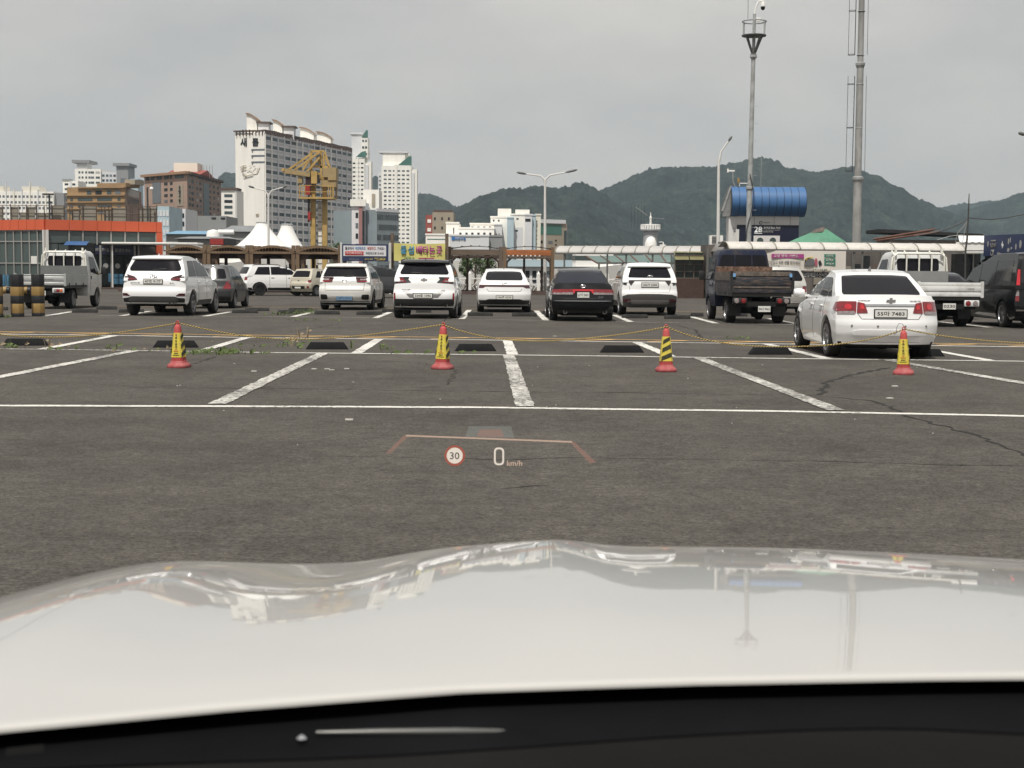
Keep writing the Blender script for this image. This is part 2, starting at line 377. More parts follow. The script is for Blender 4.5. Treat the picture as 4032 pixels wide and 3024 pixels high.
wd_ = weeds([(130, 1372, .3, 60, .3), (1160, 1362, .12, 40, .3), (1170, 1330, .3, 40, .3), (560, 1385, .5, 40, .1), (690, 1376, .4, 40, .15)], M['weed_dry'], 'weeds')
wo_['label'] = 'green weeds sprouting along the painted lines'; wd_['label'] = 'dry straw-coloured weed stalks by the wheel stops'
# small pale litter on the asphalt
M['chip'] = mat('chip', (.5, .48, .44), .9, var=.2)
b = MB()
for _ in range(30):
    px, row = rnd.uniform(0, 4032), 1300 + 500 * rnd.random() ** 1.3; p = gnd(px, row); s = rnd.uniform(.005, .011)
    b.box((p.x, p.y, .006), (s * rnd.uniform(.6, 2), s, .008), rnd.uniform(0, 3))
for px, row in ((1238, 1455), (1288, 1455), (1307, 1459), (1365, 1454), (1000, 1464), (1600, 1303), (2185, 1325), (3523, 1523), (3503, 1571), (1375, 1656)):
    p = gnd(px, row); b.box((p.x, p.y, .01), (.07, .04, .012), rnd.uniform(-.3, .3))
o = b.build('gravel', M['chip']); tag(o, 'tiny pale stone chips and paint flakes on the asphalt', None, None, 'stuff')
# ------------------------------------------------------------------ lettering
def text_mesh(s, width=None, height=None, m=None, depth=.004, bold=0.0):
    c = bpy.data.curves.new('lettering', 'FONT'); c.body = s; c.size = 1; c.align_x = 'CENTER'; c.align_y = 'CENTER'; c.resolution_u = 2; c.offset = bold
    o = bpy.data.objects.new('lettering', c)
    me = bpy.data.meshes.new_from_object(o)
    bpy.data.objects.remove(o); bpy.data.curves.remove(c)
    xs = [v.co.x for v in me.vertices]; ys_ = [v.co.y for v in me.vertices]
    if not xs: return me
    cx, cy = (min(xs) + max(xs)) / 2, (min(ys_) + max(ys_)) / 2; wd, hg = max(xs) - min(xs), max(ys_) - min(ys_)
    sy = (height / hg) if height else width / wd
    sx = (width / wd) if width else sy
    for v in me.vertices: v.co = ((v.co.x - cx) * sx, (v.co.y - cy) * sy, 0)
    bm = bmesh.new(); bm.from_mesh(me)
    r_ = bmesh.ops.extrude_face_region(bm, geom=bm.faces[:])
    for g_ in r_['geom']:
        if isinstance(g_, bmesh.types.BMVert): g_.co.z += depth
    bm.to_mesh(me); bm.free(); me.name = 'lettering'
    me.materials.clear(); me.materials.append(m)
    return me
def text(s, m, parent, loc, width=None, height=None, rot=(math.pi / 2, 0, 0), depth=.004, bold=0.0, name='lettering'):
    return put(name, text_mesh(s, width, height, m, depth, bold), parent, loc, rot)
# ------------------------------------------------------------------ car builder
def rpoly(p, r, n=4):                      # round the corners of a polygon
    out = []; k = len(p)
    for i in range(k):
        a, b_, c = Vector(p[i - 1]), Vector(p[i]), Vector(p[(i + 1) % k])
        u, v = a - b_, c - b_; d = min(r, u.length * .45, v.length * .45); s, e = b_ + u.normalized() * d, b_ + v.normalized() * d
        for j in range(n + 1):
            t = j / n; out.append(tuple(s * (1 - t) ** 2 + b_ * 2 * t * (1 - t) + e * t * t))
    return out
def decal(name, m, parent, poly, fn, off, depth=.02, cuts=3, inward=None):
    bm = bmesh.new(); vs_ = [bm.verts.new((p[0], p[1], 0)) for p in poly]
    try: f = bm.faces.new(vs_)
    except ValueError: bm.free(); return None
    for ax in (0, 1):                      # cut into a fine grid so that the piece follows the curved panel
        lo, hi = min(p[ax] for p in poly), max(p[ax] for p in poly); n = int((hi - lo) / .075) + 1
        for i in range(1, n):
            co = [0, 0, 0]; no = [0, 0, 0]; co[ax] = lo + (hi - lo) * i / n; no[ax] = 1; bmesh.ops.bisect_plane(bm, geom=bm.verts[:] + bm.edges[:] + bm.faces[:], plane_co=co, plane_no=no)
    bmesh.ops.triangulate(bm, faces=bm.faces[:])
    be = [e for e in bm.edges if e.is_boundary]
    nv = {}
    for e in be:
        for v in e.verts:
            if v not in nv: nv[v] = bm.verts.new(v.co)
    for e in be: bm.faces.new((e.verts[0], e.verts[1], nv[e.verts[1]], nv[e.verts[0]]))
    back = set(nv.values())
    for v in bm.verts:
        q = fn(v.co.x, v.co.y, off - depth if v in back else off); v.co = q
    bmesh.ops.recalc_face_normals(bm, faces=bm.faces)
    me = bpy.data.meshes.new(name); bm.to_mesh(me); bm.free(); me.materials.append(m)
    o = put(name, me, parent); smooth_angle(o, 35); return o
def mir(p): return [(-x, y) for x, y in reversed(p)]
_wheel = {}
def wheel_mesh(r, wd, style):
    k = (round(r, 3), round(wd, 3), style)
    if k in _wheel: return _wheel[k]
    t = MB(); h = wd / 2
    t.lathe([(r * .66, -h), (r * .9, -h), (r * .97, -h * .86), (r, -h * .6), (r, h * .6), (r * .97, h * .86), (r * .9, h), (r * .69, h * .98), (r * .66, h * .8)], 28, axis='x')
    rm = MB(); rr = r * .685
    rm.lathe([(rr, h * .80), (rr, h * .99), (rr * .93, h * 1.0), (rr * .90, h * .78), (rr * .5, h * .34), (.02, h * .34)], 28, axis='x')
    ns = {'five': 5, 'ten': 10, 'steel': 0}[style]
    for i in range(ns):
        a = 2 * math.pi * i / ns + .3; u = Vector((0, math.cos(a), math.sin(a))); w_ = .30 if ns == 5 else .15
        s = Vector((0, -u.z, u.y)); o = Vector((h * .92, 0, 0)); o1 = Vector((h * .80, 0, 0))
        A, B_ = u * rr * .12, u * rr * .94
        rm.add([o1 + A - s * rr * w_ * .62, o1 + A + s * rr * w_ * .62, o + B_ + s * rr * w_ * .42, o + B_ - s * rr * w_ * .42, Vector((h * .5, 0, 0)) + A - s * rr * w_ * .62, Vector((h * .5, 0, 0)) + A + s * rr * w_ * .62, Vector((h * .6, 0, 0)) + B_ + s * rr * w_ * .42, Vector((h * .6, 0, 0)) + B_ - s * rr * w_ * .42],
               [(0, 1, 2, 3), (0, 3, 7, 4), (1, 5, 6, 2), (0, 4, 5, 1), (3, 2, 6, 7)])
    rm.lathe([(.001, h * .3), (rr * .2, h * .3), (rr * .2, h * .86), (rr * .14, h * .92), (.001, h * .92)], 12, axis='x')
    if ns == 0: rm.lathe([(rr * .75, h * .3), (rr * .72, h * .62), (rr * .5, h * .7), (rr * .4, h * .45)], 20, axis='x')
    tm = t.mesh('wheel', M['tyre'], True); rmm = rm.mesh('rim', M['rim'] if style != 'ten' else M['rim_dark'])
    _wheel[k] = (tm, rmm); return _wheel[k]
def add_wheels(root, r, wd, axles, track, style, rimmat=None):
    tm, rm = wheel_mesh(r, wd, style)
    for y in axles:
        for s in (-1, 1):
            w_ = put('wheel', tm, root, (s * (track / 2), y, r), 0 if s > 0 else math.pi)
            put('rim', rm, w_)
def loft(al, bl, cl, pt):
    bm = bmesh.new(); cache = {}
    def V(i, j, k):
        key = (i, j, k)
        if key not in cache: cache[key] = bm.verts.new(pt(al[i], bl[j], cl[k]))
        return cache[key]
    na, nb, nc = len(al) - 1, len(bl) - 1, len(cl) - 1
    def F_(*q):
        try: bm.faces.new([V(*x) for x in q])
        except ValueError: pass
    for i in range(na):
        for j in range(nb):
            F_((i, j, nc), (i + 1, j, nc), (i + 1, j + 1, nc), (i, j + 1, nc)); F_((i, j, 0), (i, j + 1, 0), (i + 1, j + 1, 0), (i + 1, j, 0))
        for k in range(nc):
            F_((i, 0, k), (i + 1, 0, k), (i + 1, 0, k + 1), (i, 0, k + 1)); F_((i, nb, k), (i, nb, k + 1), (i + 1, nb, k + 1), (i + 1, nb, k))
    for j in range(nb):
        for k in range(nc):
            F_((0, j, k), (0, j, k + 1), (0, j + 1, k + 1), (0, j + 1, k)); F_((na, j, k), (na, j + 1, k), (na, j + 1, k + 1), (na, j, k + 1))
    bmesh.ops.remove_doubles(bm, verts=bm.verts, dist=1e-5); bmesh.ops.recalc_face_normals(bm, faces=bm.faces)
    return bm
def car(S, px, row, yaw, label, name='parked_car', cat='car', group='cars parked in the lot', Y=None):
    L, W, H = S['L'], S['W'], S['H']; ya, yf = S['axles']; rw = S.get('rw', .335); clr = S.get('clear', .24)
    c = gnd(px, row); ang = .02 + R(yaw)
    d = Vector((-math.sin(ang), math.cos(ang), 0))
    sc = S.get('sc', 1.0); root = empty(name, c - d * ya * sc, ang, label, cat, group); root.scale = (sc, sc, sc)
    P = M[S['paint']]; RP = M[S.get('roofpaint', S['paint'])]
    top, yr, yfr = S['top'], S['rear'], S['front']; kr, kf = S.get('kr', .16), S.get('kf', .35)
    sh = S.get('vs', [(clr, .93), (.42, .985), (.65, 1.0), (.85, .985), (1.0, .955), (1.15, .92), (1.3, .88)])
    pl = [(0, .945), (.10 * L, .99), (.25 * L, 1.0), (.75 * L, .99), (.9 * L, .95), (L, .86)]
    def hw(yn, z): return W / 2 * interp(sh, z) * sinterp(pl, yn)
    def y0(z, a): return sinterp(yr, z) + kr * abs(a) ** 4
    def y1(z, a): return sinterp(yfr, z) - kf * abs(a) ** 3
    Ra = rw + .055
    def body_pt(a, b_, k):
        yn = b_ * L; zt = sinterp(top, yn); zb = clr + (.05 if b_ < .03 or b_ > .97 else 0)
        if abs(a) > .705:
            yy = lerp(y0(rw, a), y1(rw, a), b_)
            for ax in (ya, yf):
                dy = abs(yy - ax)
                if dy < Ra: zb = max(zb, rw + math.sqrt(Ra * Ra - dy * dy) * .98)
        z = zb + k * (zt - zb)
        y = lerp(y0(z, a), y1(z, a), b_); x = a * hw(yn, z)
        if k > .98: z += S.get('crown', .035) * (1 - abs(a) ** 2.5) - .012
        return (x, y, z)
    al = [0, .14, .28, .42, .56, .70, .712, .77, .83, .88, .92, .96, .985, 1]; al = [-x for x in al[:0:-1]] + al
    bl = [0, .015, .04, .08] + [i / 26 for i in range(3, 25)] + [.95, .98, 1]
    for ax in (ya, yf):
        for t in range(13):
            yy = ax + Ra * math.cos(math.pi * t / 12); bl.append(min(.99, max(.005, (yy - y0(rw, 1)) / (y1(rw, 1) - y0(rw, 1)))))
    bl = sorted(set(round(x, 4) for x in bl)); cl = [0, .05, .1, .15, .2, .25, .3, .36, .42, .48, .54, .6, .65, .70, .75, .8, .85, .9, .94, .97, 1]
    bm = loft(al, bl, cl, body_pt)
    # underside and wheel wells are dark
    me = bpy.data.meshes.new('body'); bm.to_mesh(me); bm.free(); me.materials.append(P); me.materials.append(M['underbody'])
    for p in me.polygons:
        n = p.normal; z = p.center.z
        if (n.z < -.6 and z < clr + .12) or (z < rw * 2.3 and abs(p.center.x) < W / 2 * .9 and (n.z < -.5 or abs(n.x) > .8) and abs(p.center.y) > .3 and p.center.y < L - .3): p.material_index = 1
    bvh = BVHTree.FromPolygons([v.co.copy() for v in me.vertices], [tuple(p.vertices) for p in me.polygons])
    body = put('body', me, root); smooth_angle(body, 38, S.get('bev', .03), 3)
    # cabin
    zb0 = S['belt'] - .10; cr_, cf = S['cabr'], S['cabf']; roof = S['roof']; yR, yF = cr_[0][1], cf[0][1]; hb, hr = S.get('hb', .90), S.get('hr', .72); kg = S.get('kg', .07)
    hwt = S.get('cabw') or [(zb0, hb), (S['belt'], hb), (lerp(S['belt'], H, .5), lerp(hb, hr, .42)), (H - .10, lerp(hb, hr, .86)), (H, hr)]
    def hwc(z): return W / 2 * sinterp(hwt, z)
    def gy0(z, a): return sinterp(cr_, z) + kg * abs(a) ** 3
    def gy1(z, a): return sinterp(cf, z) - .16 * abs(a) ** 2
    def cab_pt(a, b_, k):
        yn = lerp(yR, yF, b_); z = zb0 + k * (sinterp(roof, yn) - zb0)
        x = a * hwc(z) * (1 - .05 * max(0, b_ - .5)); z += .03 * (1 - a * a) * k ** 3; y = lerp(gy0(z, a), gy1(z, a), b_)
        return (x, y, z)
    al2 = [0, .25, .5, .7, .84, .93, .98, 1]; al2 = [-x for x in al2[:0:-1]] + al2
    bm = loft(al2, [0, .02, .06, .12, .2, .3, .4, .5, .6, .7, .8, .88, .94, .98, 1], [0, .12, .25, .4, .55, .7, .82, .91, .97, 1], cab_pt)
    me = bpy.data.meshes.new('cabin'); bm.to_mesh(me); bm.free(); me.materials.append(P); me.materials.append(RP)
    if RP != P:
        for p in me.polygons:
            if p.center.z > H - S.get('roofband', .10): p.material_index = 1
    bvc = BVHTree.FromPolygons([v.co.copy() for v in me.vertices], [tuple(p.vertices) for p in me.polygons])
    cab = put('cabin', me, root); smooth_angle(cab, 38, S.get('cbev', .04), 3)
    def fr(x, z, off):                    # rear panel: the point of the built surface behind (x, z)
        xm = hw(0, z) * .985; x = max(-xm, min(xm, x)); h_ = bvh.ray_cast((x, -3, z), (0, 1, 0)); y = h_[0].y if h_[0] and h_[0].y < 1.0 else y0(z, min(1, abs(x) / hw(0, z)))
        return (x, y - off, z)
    def fg(x, z, off):                    # rear glass
        h_ = bvc.ray_cast((x, -3, z), (0, 1, 0)); y = h_[0].y if h_[0] and h_[0].y < 1.9 else gy0(z, min(1, abs(x) / hwc(z)))
        return (x, y - off, z)
    def fs(s):                                                                          # body side
        def f(y, z, off):
            h_ = bvh.ray_cast((s * 4, y, z), (-s, 0, 0))
            if h_[0]: return (h_[0].x + s * off, y, z)
            b_ = (y - y0(z, 1)) / (y1(z, 1) - y0(z, 1)); return (s * (hw(min(1, max(0, b_)) * L, z) + off), y, z)
        return f
    def fc(s):                                                                          # cabin side
        def f(y, z, off):
            h_ = bvc.ray_cast((s * 4, y, z), (-s, 0, 0))
            if h_[0]: return (h_[0].x + s * off, y, z)
            b_ = min(1, max(0, (y - gy0(z, 1)) / (gy1(z, 1) - gy0(z, 1)))); return (s * (hwc(z) * (1 - .05 * max(0, b_ - .5)) + off), y, z)
        return f
    def fw_(x, z, off): return (x, gy1(z, min(1, abs(x) / hwc(z))) + off, z)
    G = M[S.get('glass', 'glass_dark')]
    rg = S['rglass']; decal('rear_window', G, root, rpoly(mir(rg) + rg, S.get('rgr', .05)), fg, .012, .05, 5)
    zl, zh = S['belt'] + .04, H - .13
    ws = [(hwc(zl) * .9, zl), (hwc(zh) * .88, zh)]; decal('windscreen', G, root, rpoly([(-ws[0][0], zl), (ws[0][0], zl), (ws[1][0], zh), (-ws[1][0], zh)], .05), fw_, .008, .03, 4)
    for s in (-1, 1):
        for p in S.get('swin', []): decal('side_window', G, root, rpoly(p, .03), fc(s), .006, .02, 3)
        for nm, m_, p in S.get('side_parts', []): decal(nm, M[m_], root, rpoly(p, .02), fs(s), .012, .03)
        for p in S.get('sdark', []): decal('cladding', M['black_plastic'], root, p, fs(s), .012, .03, 2)
        # door seams, handles, mirror
        for ys0, z0_, ys1, z1_ in S.get('seams', []):
            decal('door_seam', M['seam'], root, [(ys0, z0_), (ys0 + .012, z0_), (ys1 + .012, z1_), (ys1, z1_)], fs(s), .003, .01, 3)
        for yh, zh_ in S.get('handles', []):
            q = fs(s)(yh, zh_, .02); hb_ = MB().box(q, (.035, .19, .03)); smooth_angle(hb_.build('door_handle', M[S.get('handle', S['paint'])], root), 40, .008)
        my, mz = S.get('mirror', (L * .66, S['belt'] + .06)); q = fs(s)(my, S['belt'] - .03, 0); mb = MB()
        mb.lathe([(.01, -.1), (.07, -.09), (.085, -.03), (.085, .04), (.06, .1), (.01, .11)], 12, (q[0] + s * .12, my, mz), axis='x'); mb.box((q[0], my, mz - .05), (.16, .05, .04))
        smooth_angle(mb.build('mirror', M[S.get('mirrorpaint', S['paint'])], root), 50)
    for nm, m_, poly, kw in S['rear_parts']:
        f_ = fg if kw.get('on') == 'cab' else fr; pp = rpoly(poly, kw['r']) if kw.get('r') else poly
        for q in ([pp, mir(pp)] if kw.get('mirror', False) else [pp]): decal(nm, M[m_], root, q, f_, kw.get('off', .01), kw.get('depth', .03), kw.get('cuts', 3))
    for txt, m_, x, z, wd, hg in S.get('rear_text', []):
        tm_ = text_mesh(txt, wd, hg, M[m_], .004, .01)
        for v in tm_.vertices: v.co = fr(x + v.co.x, z + v.co.y, .003 + v.co.z)
        put('lettering', tm_, root)
    if 'plate' in S:
        s_, x, z, wd, hg, m_ = S['plate']; y = fr(x + wd / 2, z, 0)[1]; y = min(y, fr(x, z, 0)[1]) - .022
        pb = MB().box((x, y, z), (wd, .02, hg)).build('number_plate', M[m_], root); 
        MB().box((x, y + .006, z), (wd + .03, .02, hg + .03)).build('plate_frame', M['black_plastic'], pb)
        if s_: text(s_, M['ink'] if m_ != 'plate_green' else M['ink_white'], pb, (x, y - .0105, z), wd * .86, hg * .62, depth=.002, bold=.012)
    for x, z, r_ in S.get('exhaust', []):
        y = fr(x, z, 0)[1]; e = MB(); e.lathe([(r_, .18), (r_, -.03), (r_ * .86, -.03), (r_ * .86, .1)], 16, (x, y, z), axis='y', cap=False)
        e.build('exhaust_pipe', M['chrome'], root, True); MB().lathe([(.001, -.022), (r_ * .87, -.022), (r_ * .87, .05), (.001, .05)], 12, (x, y, z), axis='y').build('exhaust_bore', M['underbody'], root)
    if 'emblem' in S:
        x, z, a_, kind, where = S['emblem']; y = (fg if where == 'cab' else fr)(x, z, .012)[1]; e = MB()
        if kind == 'oval':
            e.tube([(x + a_ * math.cos(t), y, z + a_ * .56 * math.sin(t)) for t in [i * math.pi / 9 for i in range(19)]], .009, 6, False)
            e.bar((x - a_ * .42, y, z - a_ * .4), (x - a_ * .18, y, z + a_ * .42), .018); e.bar((x + a_ * .18, y, z - a_ * .42), (x + a_ * .42, y, z + a_ * .4), .018); e.bar((x - a_ * .3, y, z - a_ * .06), (x + a_ * .3, y, z + a_ * .06), .018)
        elif kind == 'bow':
            e.prism([(-a_, -.012), (-a_ * .8, .02), (-a_ * .32, .02), (-a_ * .26, .05), (a_ * .34, .05), (a_ * .3, .02), (a_, .02), (a_ * .8, -.02), (a_ * .3, -.02), (a_ * .26, -.05), (-a_ * .34, -.05), (-a_ * .32, -.02), (-a_ * .82, -.02)], lambda p: (x + p[0], y + .004, z + p[1]), lambda p: (x + p[0], y - .012, z + p[1]))
        else:
            e.tube([(x + a_ * math.cos(t), y, z + a_ * .5 * math.sin(t)) for t in [i * math.pi / 9 for i in range(19)]], .008, 6, False); e.box((x, y, z), (a_ * 1.2, .012, a_ * .45))
        e.build('emblem', M['chrome'], root)
    # roof things
    zr = sinterp(roof, lerp(yR, yF, .25)) + .03
    if S.get('fin'):
        y = S['fin'] if not isinstance(S['fin'], bool) else sinterp(cr_, H) + .18
        MB().add([(-.02, y, H - .02), (.02, y, H - .02), (.018, y + .16, H - .02), (-.018, y + .16, H - .02), (0, y - .01, H + .075), (0, y + .04, H + .075)], [(0, 1, 2, 3), (0, 4, 1), (1, 4, 5, 2), (2, 5, 3), (3, 5, 4, 0)]).build('antenna', M[S.get('finpaint', S['paint'])], root)
    if S.get('rails'):
        for s in (-1, 1):
            ys0 = sinterp(cr_, H - .08) + .12
            xs_ = W / 2 * hr * 1.0
            MB().tube([(s * xs_, ys0, H - .07), (s * xs_, ys0 + .1, H - .005), (s * xs_, ys0 + .8, H + .02), (s * xs_, ys0 + 1.5, H), (s * xs_, ys0 + 1.6, H - .07)], .02, 6).build('roof_rail', M[S['rails']], root, True)
    if S.get('spoiler'):
        m_, z_, dp = S['spoiler']; hwz = hwc(z_) * .97; yb = gy0(z_, 0)
        sp = MB().grid(14, 3, lambda u, v: ((u * 2 - 1) * hwz, gy0(z_, abs(u * 2 - 1)) - dp * (1 - v) * (1 - .35 * abs(u * 2 - 1) ** 4), z_ + .045 * v + .012 * (1 - (u * 2 - 1) ** 2)))
        sp.grid(14, 3, lambda u, v: ((u * 2 - 1) * hwz, gy0(z_, abs(u * 2 - 1)) - dp * (1 - v) * (1 - .35 * abs(u * 2 - 1) ** 4), z_ - .05 * v - .012))
        sp.grid(14, 1, lambda u, v: ((u * 2 - 1) * hwz, gy0(z_, abs(u * 2 - 1)) - dp * (1 - .35 * abs(u * 2 - 1) ** 4), z_ + (.012 * (1 - (u * 2 - 1) ** 2) if v else -.012)))
        smooth_angle(sp.build('spoiler', M[m_], root), 40)
    if S.get('wiper'):
        x0, z0_, x1, z1_ = S['wiper']; MB().tube([fg(x0, z0_, .02), fg(lerp(x0, x1, .5), lerp(z0_, z1_, .5), .035), fg(x1, z1_, .02)], .011, 6).build('rear_wiper', M['black_plastic'], root)
    for x, z in S.get('sensors', []):
        q = fr(x, z, .002); MB().lathe([(.001, -.006), (.018, -.006), (.018, .01), (.001, .01)], 10, q, axis='y').build('parking_sensor', M['light_grey_plastic'], root)
    add_wheels(root, rw, S.get('tw', .225), (ya, yf), W - S.get('tw', .225) - .05, S.get('wheel', 'five'))
    # axle and floor so that no light shows straight through
    MB().box((0, (ya + yf) / 2, clr + .02), (W * .62, L * .7, .12)).box((0, ya, rw * .9), (W * .7, .12, .1)).build('floor_pan', M['underbody'], root)
    return root
# ---- shared outlines
SUV_TOP = [(0, 1.08), (.5, 1.08), (2.8, 1.03), (3.4, 1.0), (4.3, .9), (4.7, .8)]
def suv(L, W, H, **k):
    s = L / 4.7
    b = k.pop('belt', 1.08)
    S = dict(L=L, W=W, H=H, axles=(.92 * s, .92 * s + k.pop('wb', 2.7)), rw=k.pop('rw', .355), clear=k.pop('clear', .28), belt=b,
             top=[(0, b), (.5 * s, b), (2.8 * s, b - .03), (3.45 * s, b - .05), (4.3 * s, b - .17), (L, b - .3)],
             rear=[(.2, .16), (.3, .10), (.45, .02), (.62, 0), (.72, .01), (.80, .07), (1.0, .09), (b, .14)],
             front=[(.2, L - .12), (.45, L), (.7, L - .02), (.9, L - .1), (1.1, L - .3)],
             cabr=[(b - .1, .12), (b, .17), (H - .08, .46), (H + .03, .52)], cabf=[(b - .1, 3.5 * s), (b, 3.42 * s), (H - .12, 2.62 * s), (H, 2.4 * s)],
             roof=[(.1, H - .03), (.8, H), (1.6, H + .0), (2.4, H - .03), (3.5 * s, H - .2)],
             swin=[[(.62, b + .03), (1.5 * s, b + .03), (1.5 * s, H - .12), (.88, H - .13)], [(1.56 * s, b + .03), (2.95 * s, b + .03), (2.62 * s, H - .15), (2.3 * s, H - .11), (1.56 * s, H - .12)]],
             seams=[(1.45 * s, .42, 1.45 * s, b), (2.4 * s, .42, 2.4 * s, b), (3.2 * s, .45, 3.2 * s, b)], handles=[(1.62 * s, b - .12), (2.58 * s, b - .12)],
             hb=.92, hr=.74)
    S.update(k); return S
def sedan(L, W, H, **k):
    s = L / 4.6; b = k.pop('belt', .98); dk = k.pop('deck', 1.05)
    S = dict(L=L, W=W, H=H, axles=(.98 * s, .98 * s + k.pop('wb', 2.69)), rw=k.pop('rw', .325), clear=k.pop('clear', .2), belt=b,
             top=[(0, dk), (.1, dk), (.40 * s, dk - .01), (.62 * s, dk - .06), (1.3 * s, b + .02), (2.8 * s, b - .03), (3.3 * s, b - .03), (4.1 * s, b - .15), (L, b - .32)],
             rear=[(.15, .2), (.26, .12), (.42, .02), (.6, 0), (.66, .03), (.9, .07), (dk, .13)],
             front=[(.15, L - .12), (.4, L), (.62, L - .02), (.8, L - .15), (1.0, L - .4)],
             cabr=[(b - .1, .42 * s), (b, .52 * s), (H - .06, 1.30 * s), (H - .015, 1.50 * s), (H + .03, 1.8 * s)], cabf=[(b - .1, 3.45 * s), (b, 3.3 * s), (H - .1, 2.45 * s), (H, 2.15 * s)],
             roof=[(.4, H - .05), (1.3 * s, H - .01), (1.9 * s, H), (2.5 * s, H - .03), (3.4 * s, H - .2)],
             swin=[[(.98 * s, b + .03), (1.30 * s, b + .03), (1.30 * s, H - .17)], [(1.34 * s, b + .03), (2.02 * s, b + .03), (2.02 * s, H - .115), (1.5 * s, H - .12), (1.34 * s, H - .16)], [(2.08 * s, b + .03), (3.05 * s, b + .03), (2.5 * s, H - .15), (2.08 * s, H - .115)]],
             seams=[(1.15 * s, .55, 1.22 * s, b), (2.05 * s, .32, 2.05 * s, b), (3.1 * s, .35, 3.1 * s, b)], handles=[(1.38 * s, b - .13), (2.28 * s, b - .12)],
             hb=.88, hr=.66, vs=[(.2, .93), (.4, .985), (.62, 1.0), (.8, .985), (.95, .945), (1.1, .88)], crown=.02, kr=.2, bev=.045, cbev=.06)
    S.update(k); return S
# ------------------------------------------------------------------ the parked cars
def q4(x0, x1, z0, z1): return [(x0, z0), (x1, z0), (x1, z1), (x0, z1)]
ALL = lambda x, z0, z1: [(-x, z0), (x, z0), (x, z1), (-x, z1)]
# white SUV beside the striped posts
car(suv(4.7, 1.90, 1.69, sc=1.06, paint='white_paint', side_parts=[('tail_lamp_wrap', 'lamp_dark_red', [(.2, 1.0), (.42, 1.02), (.50, 1.09), (.2, 1.12)])], rglass=[(.70, 1.27), (.735, 1.34), (.61, 1.585), (.3, 1.60)], wheel='five', clear=.30, spoiler=('white_paint', 1.62, .10), fin=True,
    emblem=(0, 1.13, .10, 'oval', 'body'), plate=('47조 9177', 0, .975, .52, .115, 'plate_white'), exhaust=[(.47, .37, .035), (.58, .37, .035)], wiper=(-.05, 1.30, .32, 1.33),
    rear_parts=[('tail_lamp', 'lamp_dark_red', [(.44, 1.02), (.70, .99), (.88, .985), (.89, 1.16), (.75, 1.165), (.55, 1.11)], dict(mirror=True, r=.03, off=.012)),
                ('tail_lamp_strip', 'lamp_red', [(.52, 1.03), (.86, 1.02), (.86, 1.045), (.54, 1.055)], dict(mirror=True, off=.018)),
                ('hatch_seam', 'seam', ALL(.62, .872, .88), dict(off=.004, depth=.01)),
                ('skid_plate', 'grey_plastic', [(-.62, .33), (.62, .33), (.72, .45), (.60, .545), (-.60, .545), (-.72, .45)], dict(off=.02, r=.03)),
                ('lower_bumper', 'black_plastic', [(-.92, .33), (.92, .33), (.92, .50), (.70, .52), (.60, .555), (-.60, .555), (-.70, .52), (-.92, .50)], dict(off=.012)),
                ('reflector', 'lamp_dark_red', [(.64, .57), (.90, .57), (.90, .64), (.74, .64)], dict(mirror=True, r=.015, off=.012))],
    rear_text=[('SANTA FE', 'ink_grey', -.52, .93, .27, .035), ('2.0', 'ink_grey', .52, .93, .11, .03)], sdark=[[(1.4, .30), (3.0, .30), (3.0, .44), (1.4, .44)]]), 637, 1241, -3,
    'white SUV with dark red tail lamps and twin exhaust parked near the striped posts', name='sport_utility_car')
# dark grey hatchback behind it
car(suv(4.35, 1.8, 1.55, paint='grey_paint', belt=1.0, rglass=[(.62, 1.08), (.66, 1.12), (.56, 1.42), (.3, 1.44)], clear=.22, rw=.33, wheel='five',
    rear_parts=[('tail_lamp', 'lamp_red', [(.56, .72), (.86, .70), (.87, 1.0), (.7, 1.0)], dict(mirror=True, r=.04)), ('lower_bumper', 'black_plastic', ALL(.8, .25, .4), dict())], plate=('', 0, .82, .5, .11, 'plate_white')), 832, 1213, 0,
    'dark grey hatchback half hidden behind the white SUV with dark red lamps', name='hatchback_car')
# white crossover with blue plate
car(suv(4.375, 1.83, 1.545, sc=1.06, paint='white_paint_warm', belt=1.02, wb=2.7, rw=.335, clear=.2, rglass=[(.715, 1.115), (.735, 1.15), (.63, 1.42), (.3, 1.435)], spoiler=('white_paint_warm', 1.46, .12), rails='light_grey_plastic', fin=True, wheel='ten',
    cabr=[(.92, .10), (1.02, .15), (1.43, .42), (1.545, .52)],
    emblem=(0, .985, .075, 'bar', 'body'), plate=('23다 6731', 0, .40, .52, .13, 'plate_blue'), wiper=(-.02, 1.12, .3, 1.135),
    rear_parts=[('tail_lamp', 'lamp_dark_red', [(.42, .935), (.84, .925), (.87, 1.0), (.85, 1.10), (.36, 1.10)], dict(mirror=True, r=.02, off=.015)),
                ('tail_lamp_strip', 'lamp_bright_red', [(.45, .955), (.80, .95), (.80, .972), (.46, .975)], dict(mirror=True, off=.02)), ('tail_lamp_lens', 'lamp_clear', [(.52, 1.0), (.72, 1.0), (.72, 1.05), (.52, 1.05)], dict(mirror=True, off=.02)),
                ('hatch_seam', 'seam', ALL(.64, .655, .664), dict(off=.004, depth=.01)), ('hatch_seam', 'seam', [(.64, .66), (.65, .66), (.66, .9), (.65, .9)], dict(off=.004, depth=.01, mirror=True)),
                ('fog_housing', 'black_plastic', [(.56, .36), (.80, .345), (.82, .53), (.58, .52)], dict(mirror=True, r=.05, off=.02)),
                ('plate_recess', 'white_paint_warm', [(-.30, .31), (.30, .31), (.40, .47), (-.40, .47)], dict(off=.006)),
                ('lower_bumper', 'black_plastic', ALL(.88, .17, .30), dict(off=.03))], sdark=[[(1.3, .22), (3.0, .22), (3.0, .33), (1.3, .33)]]), 1370, 1219, -3,
    'white crossover with blue number plate parked under the blue billboard', name='crossover_car')
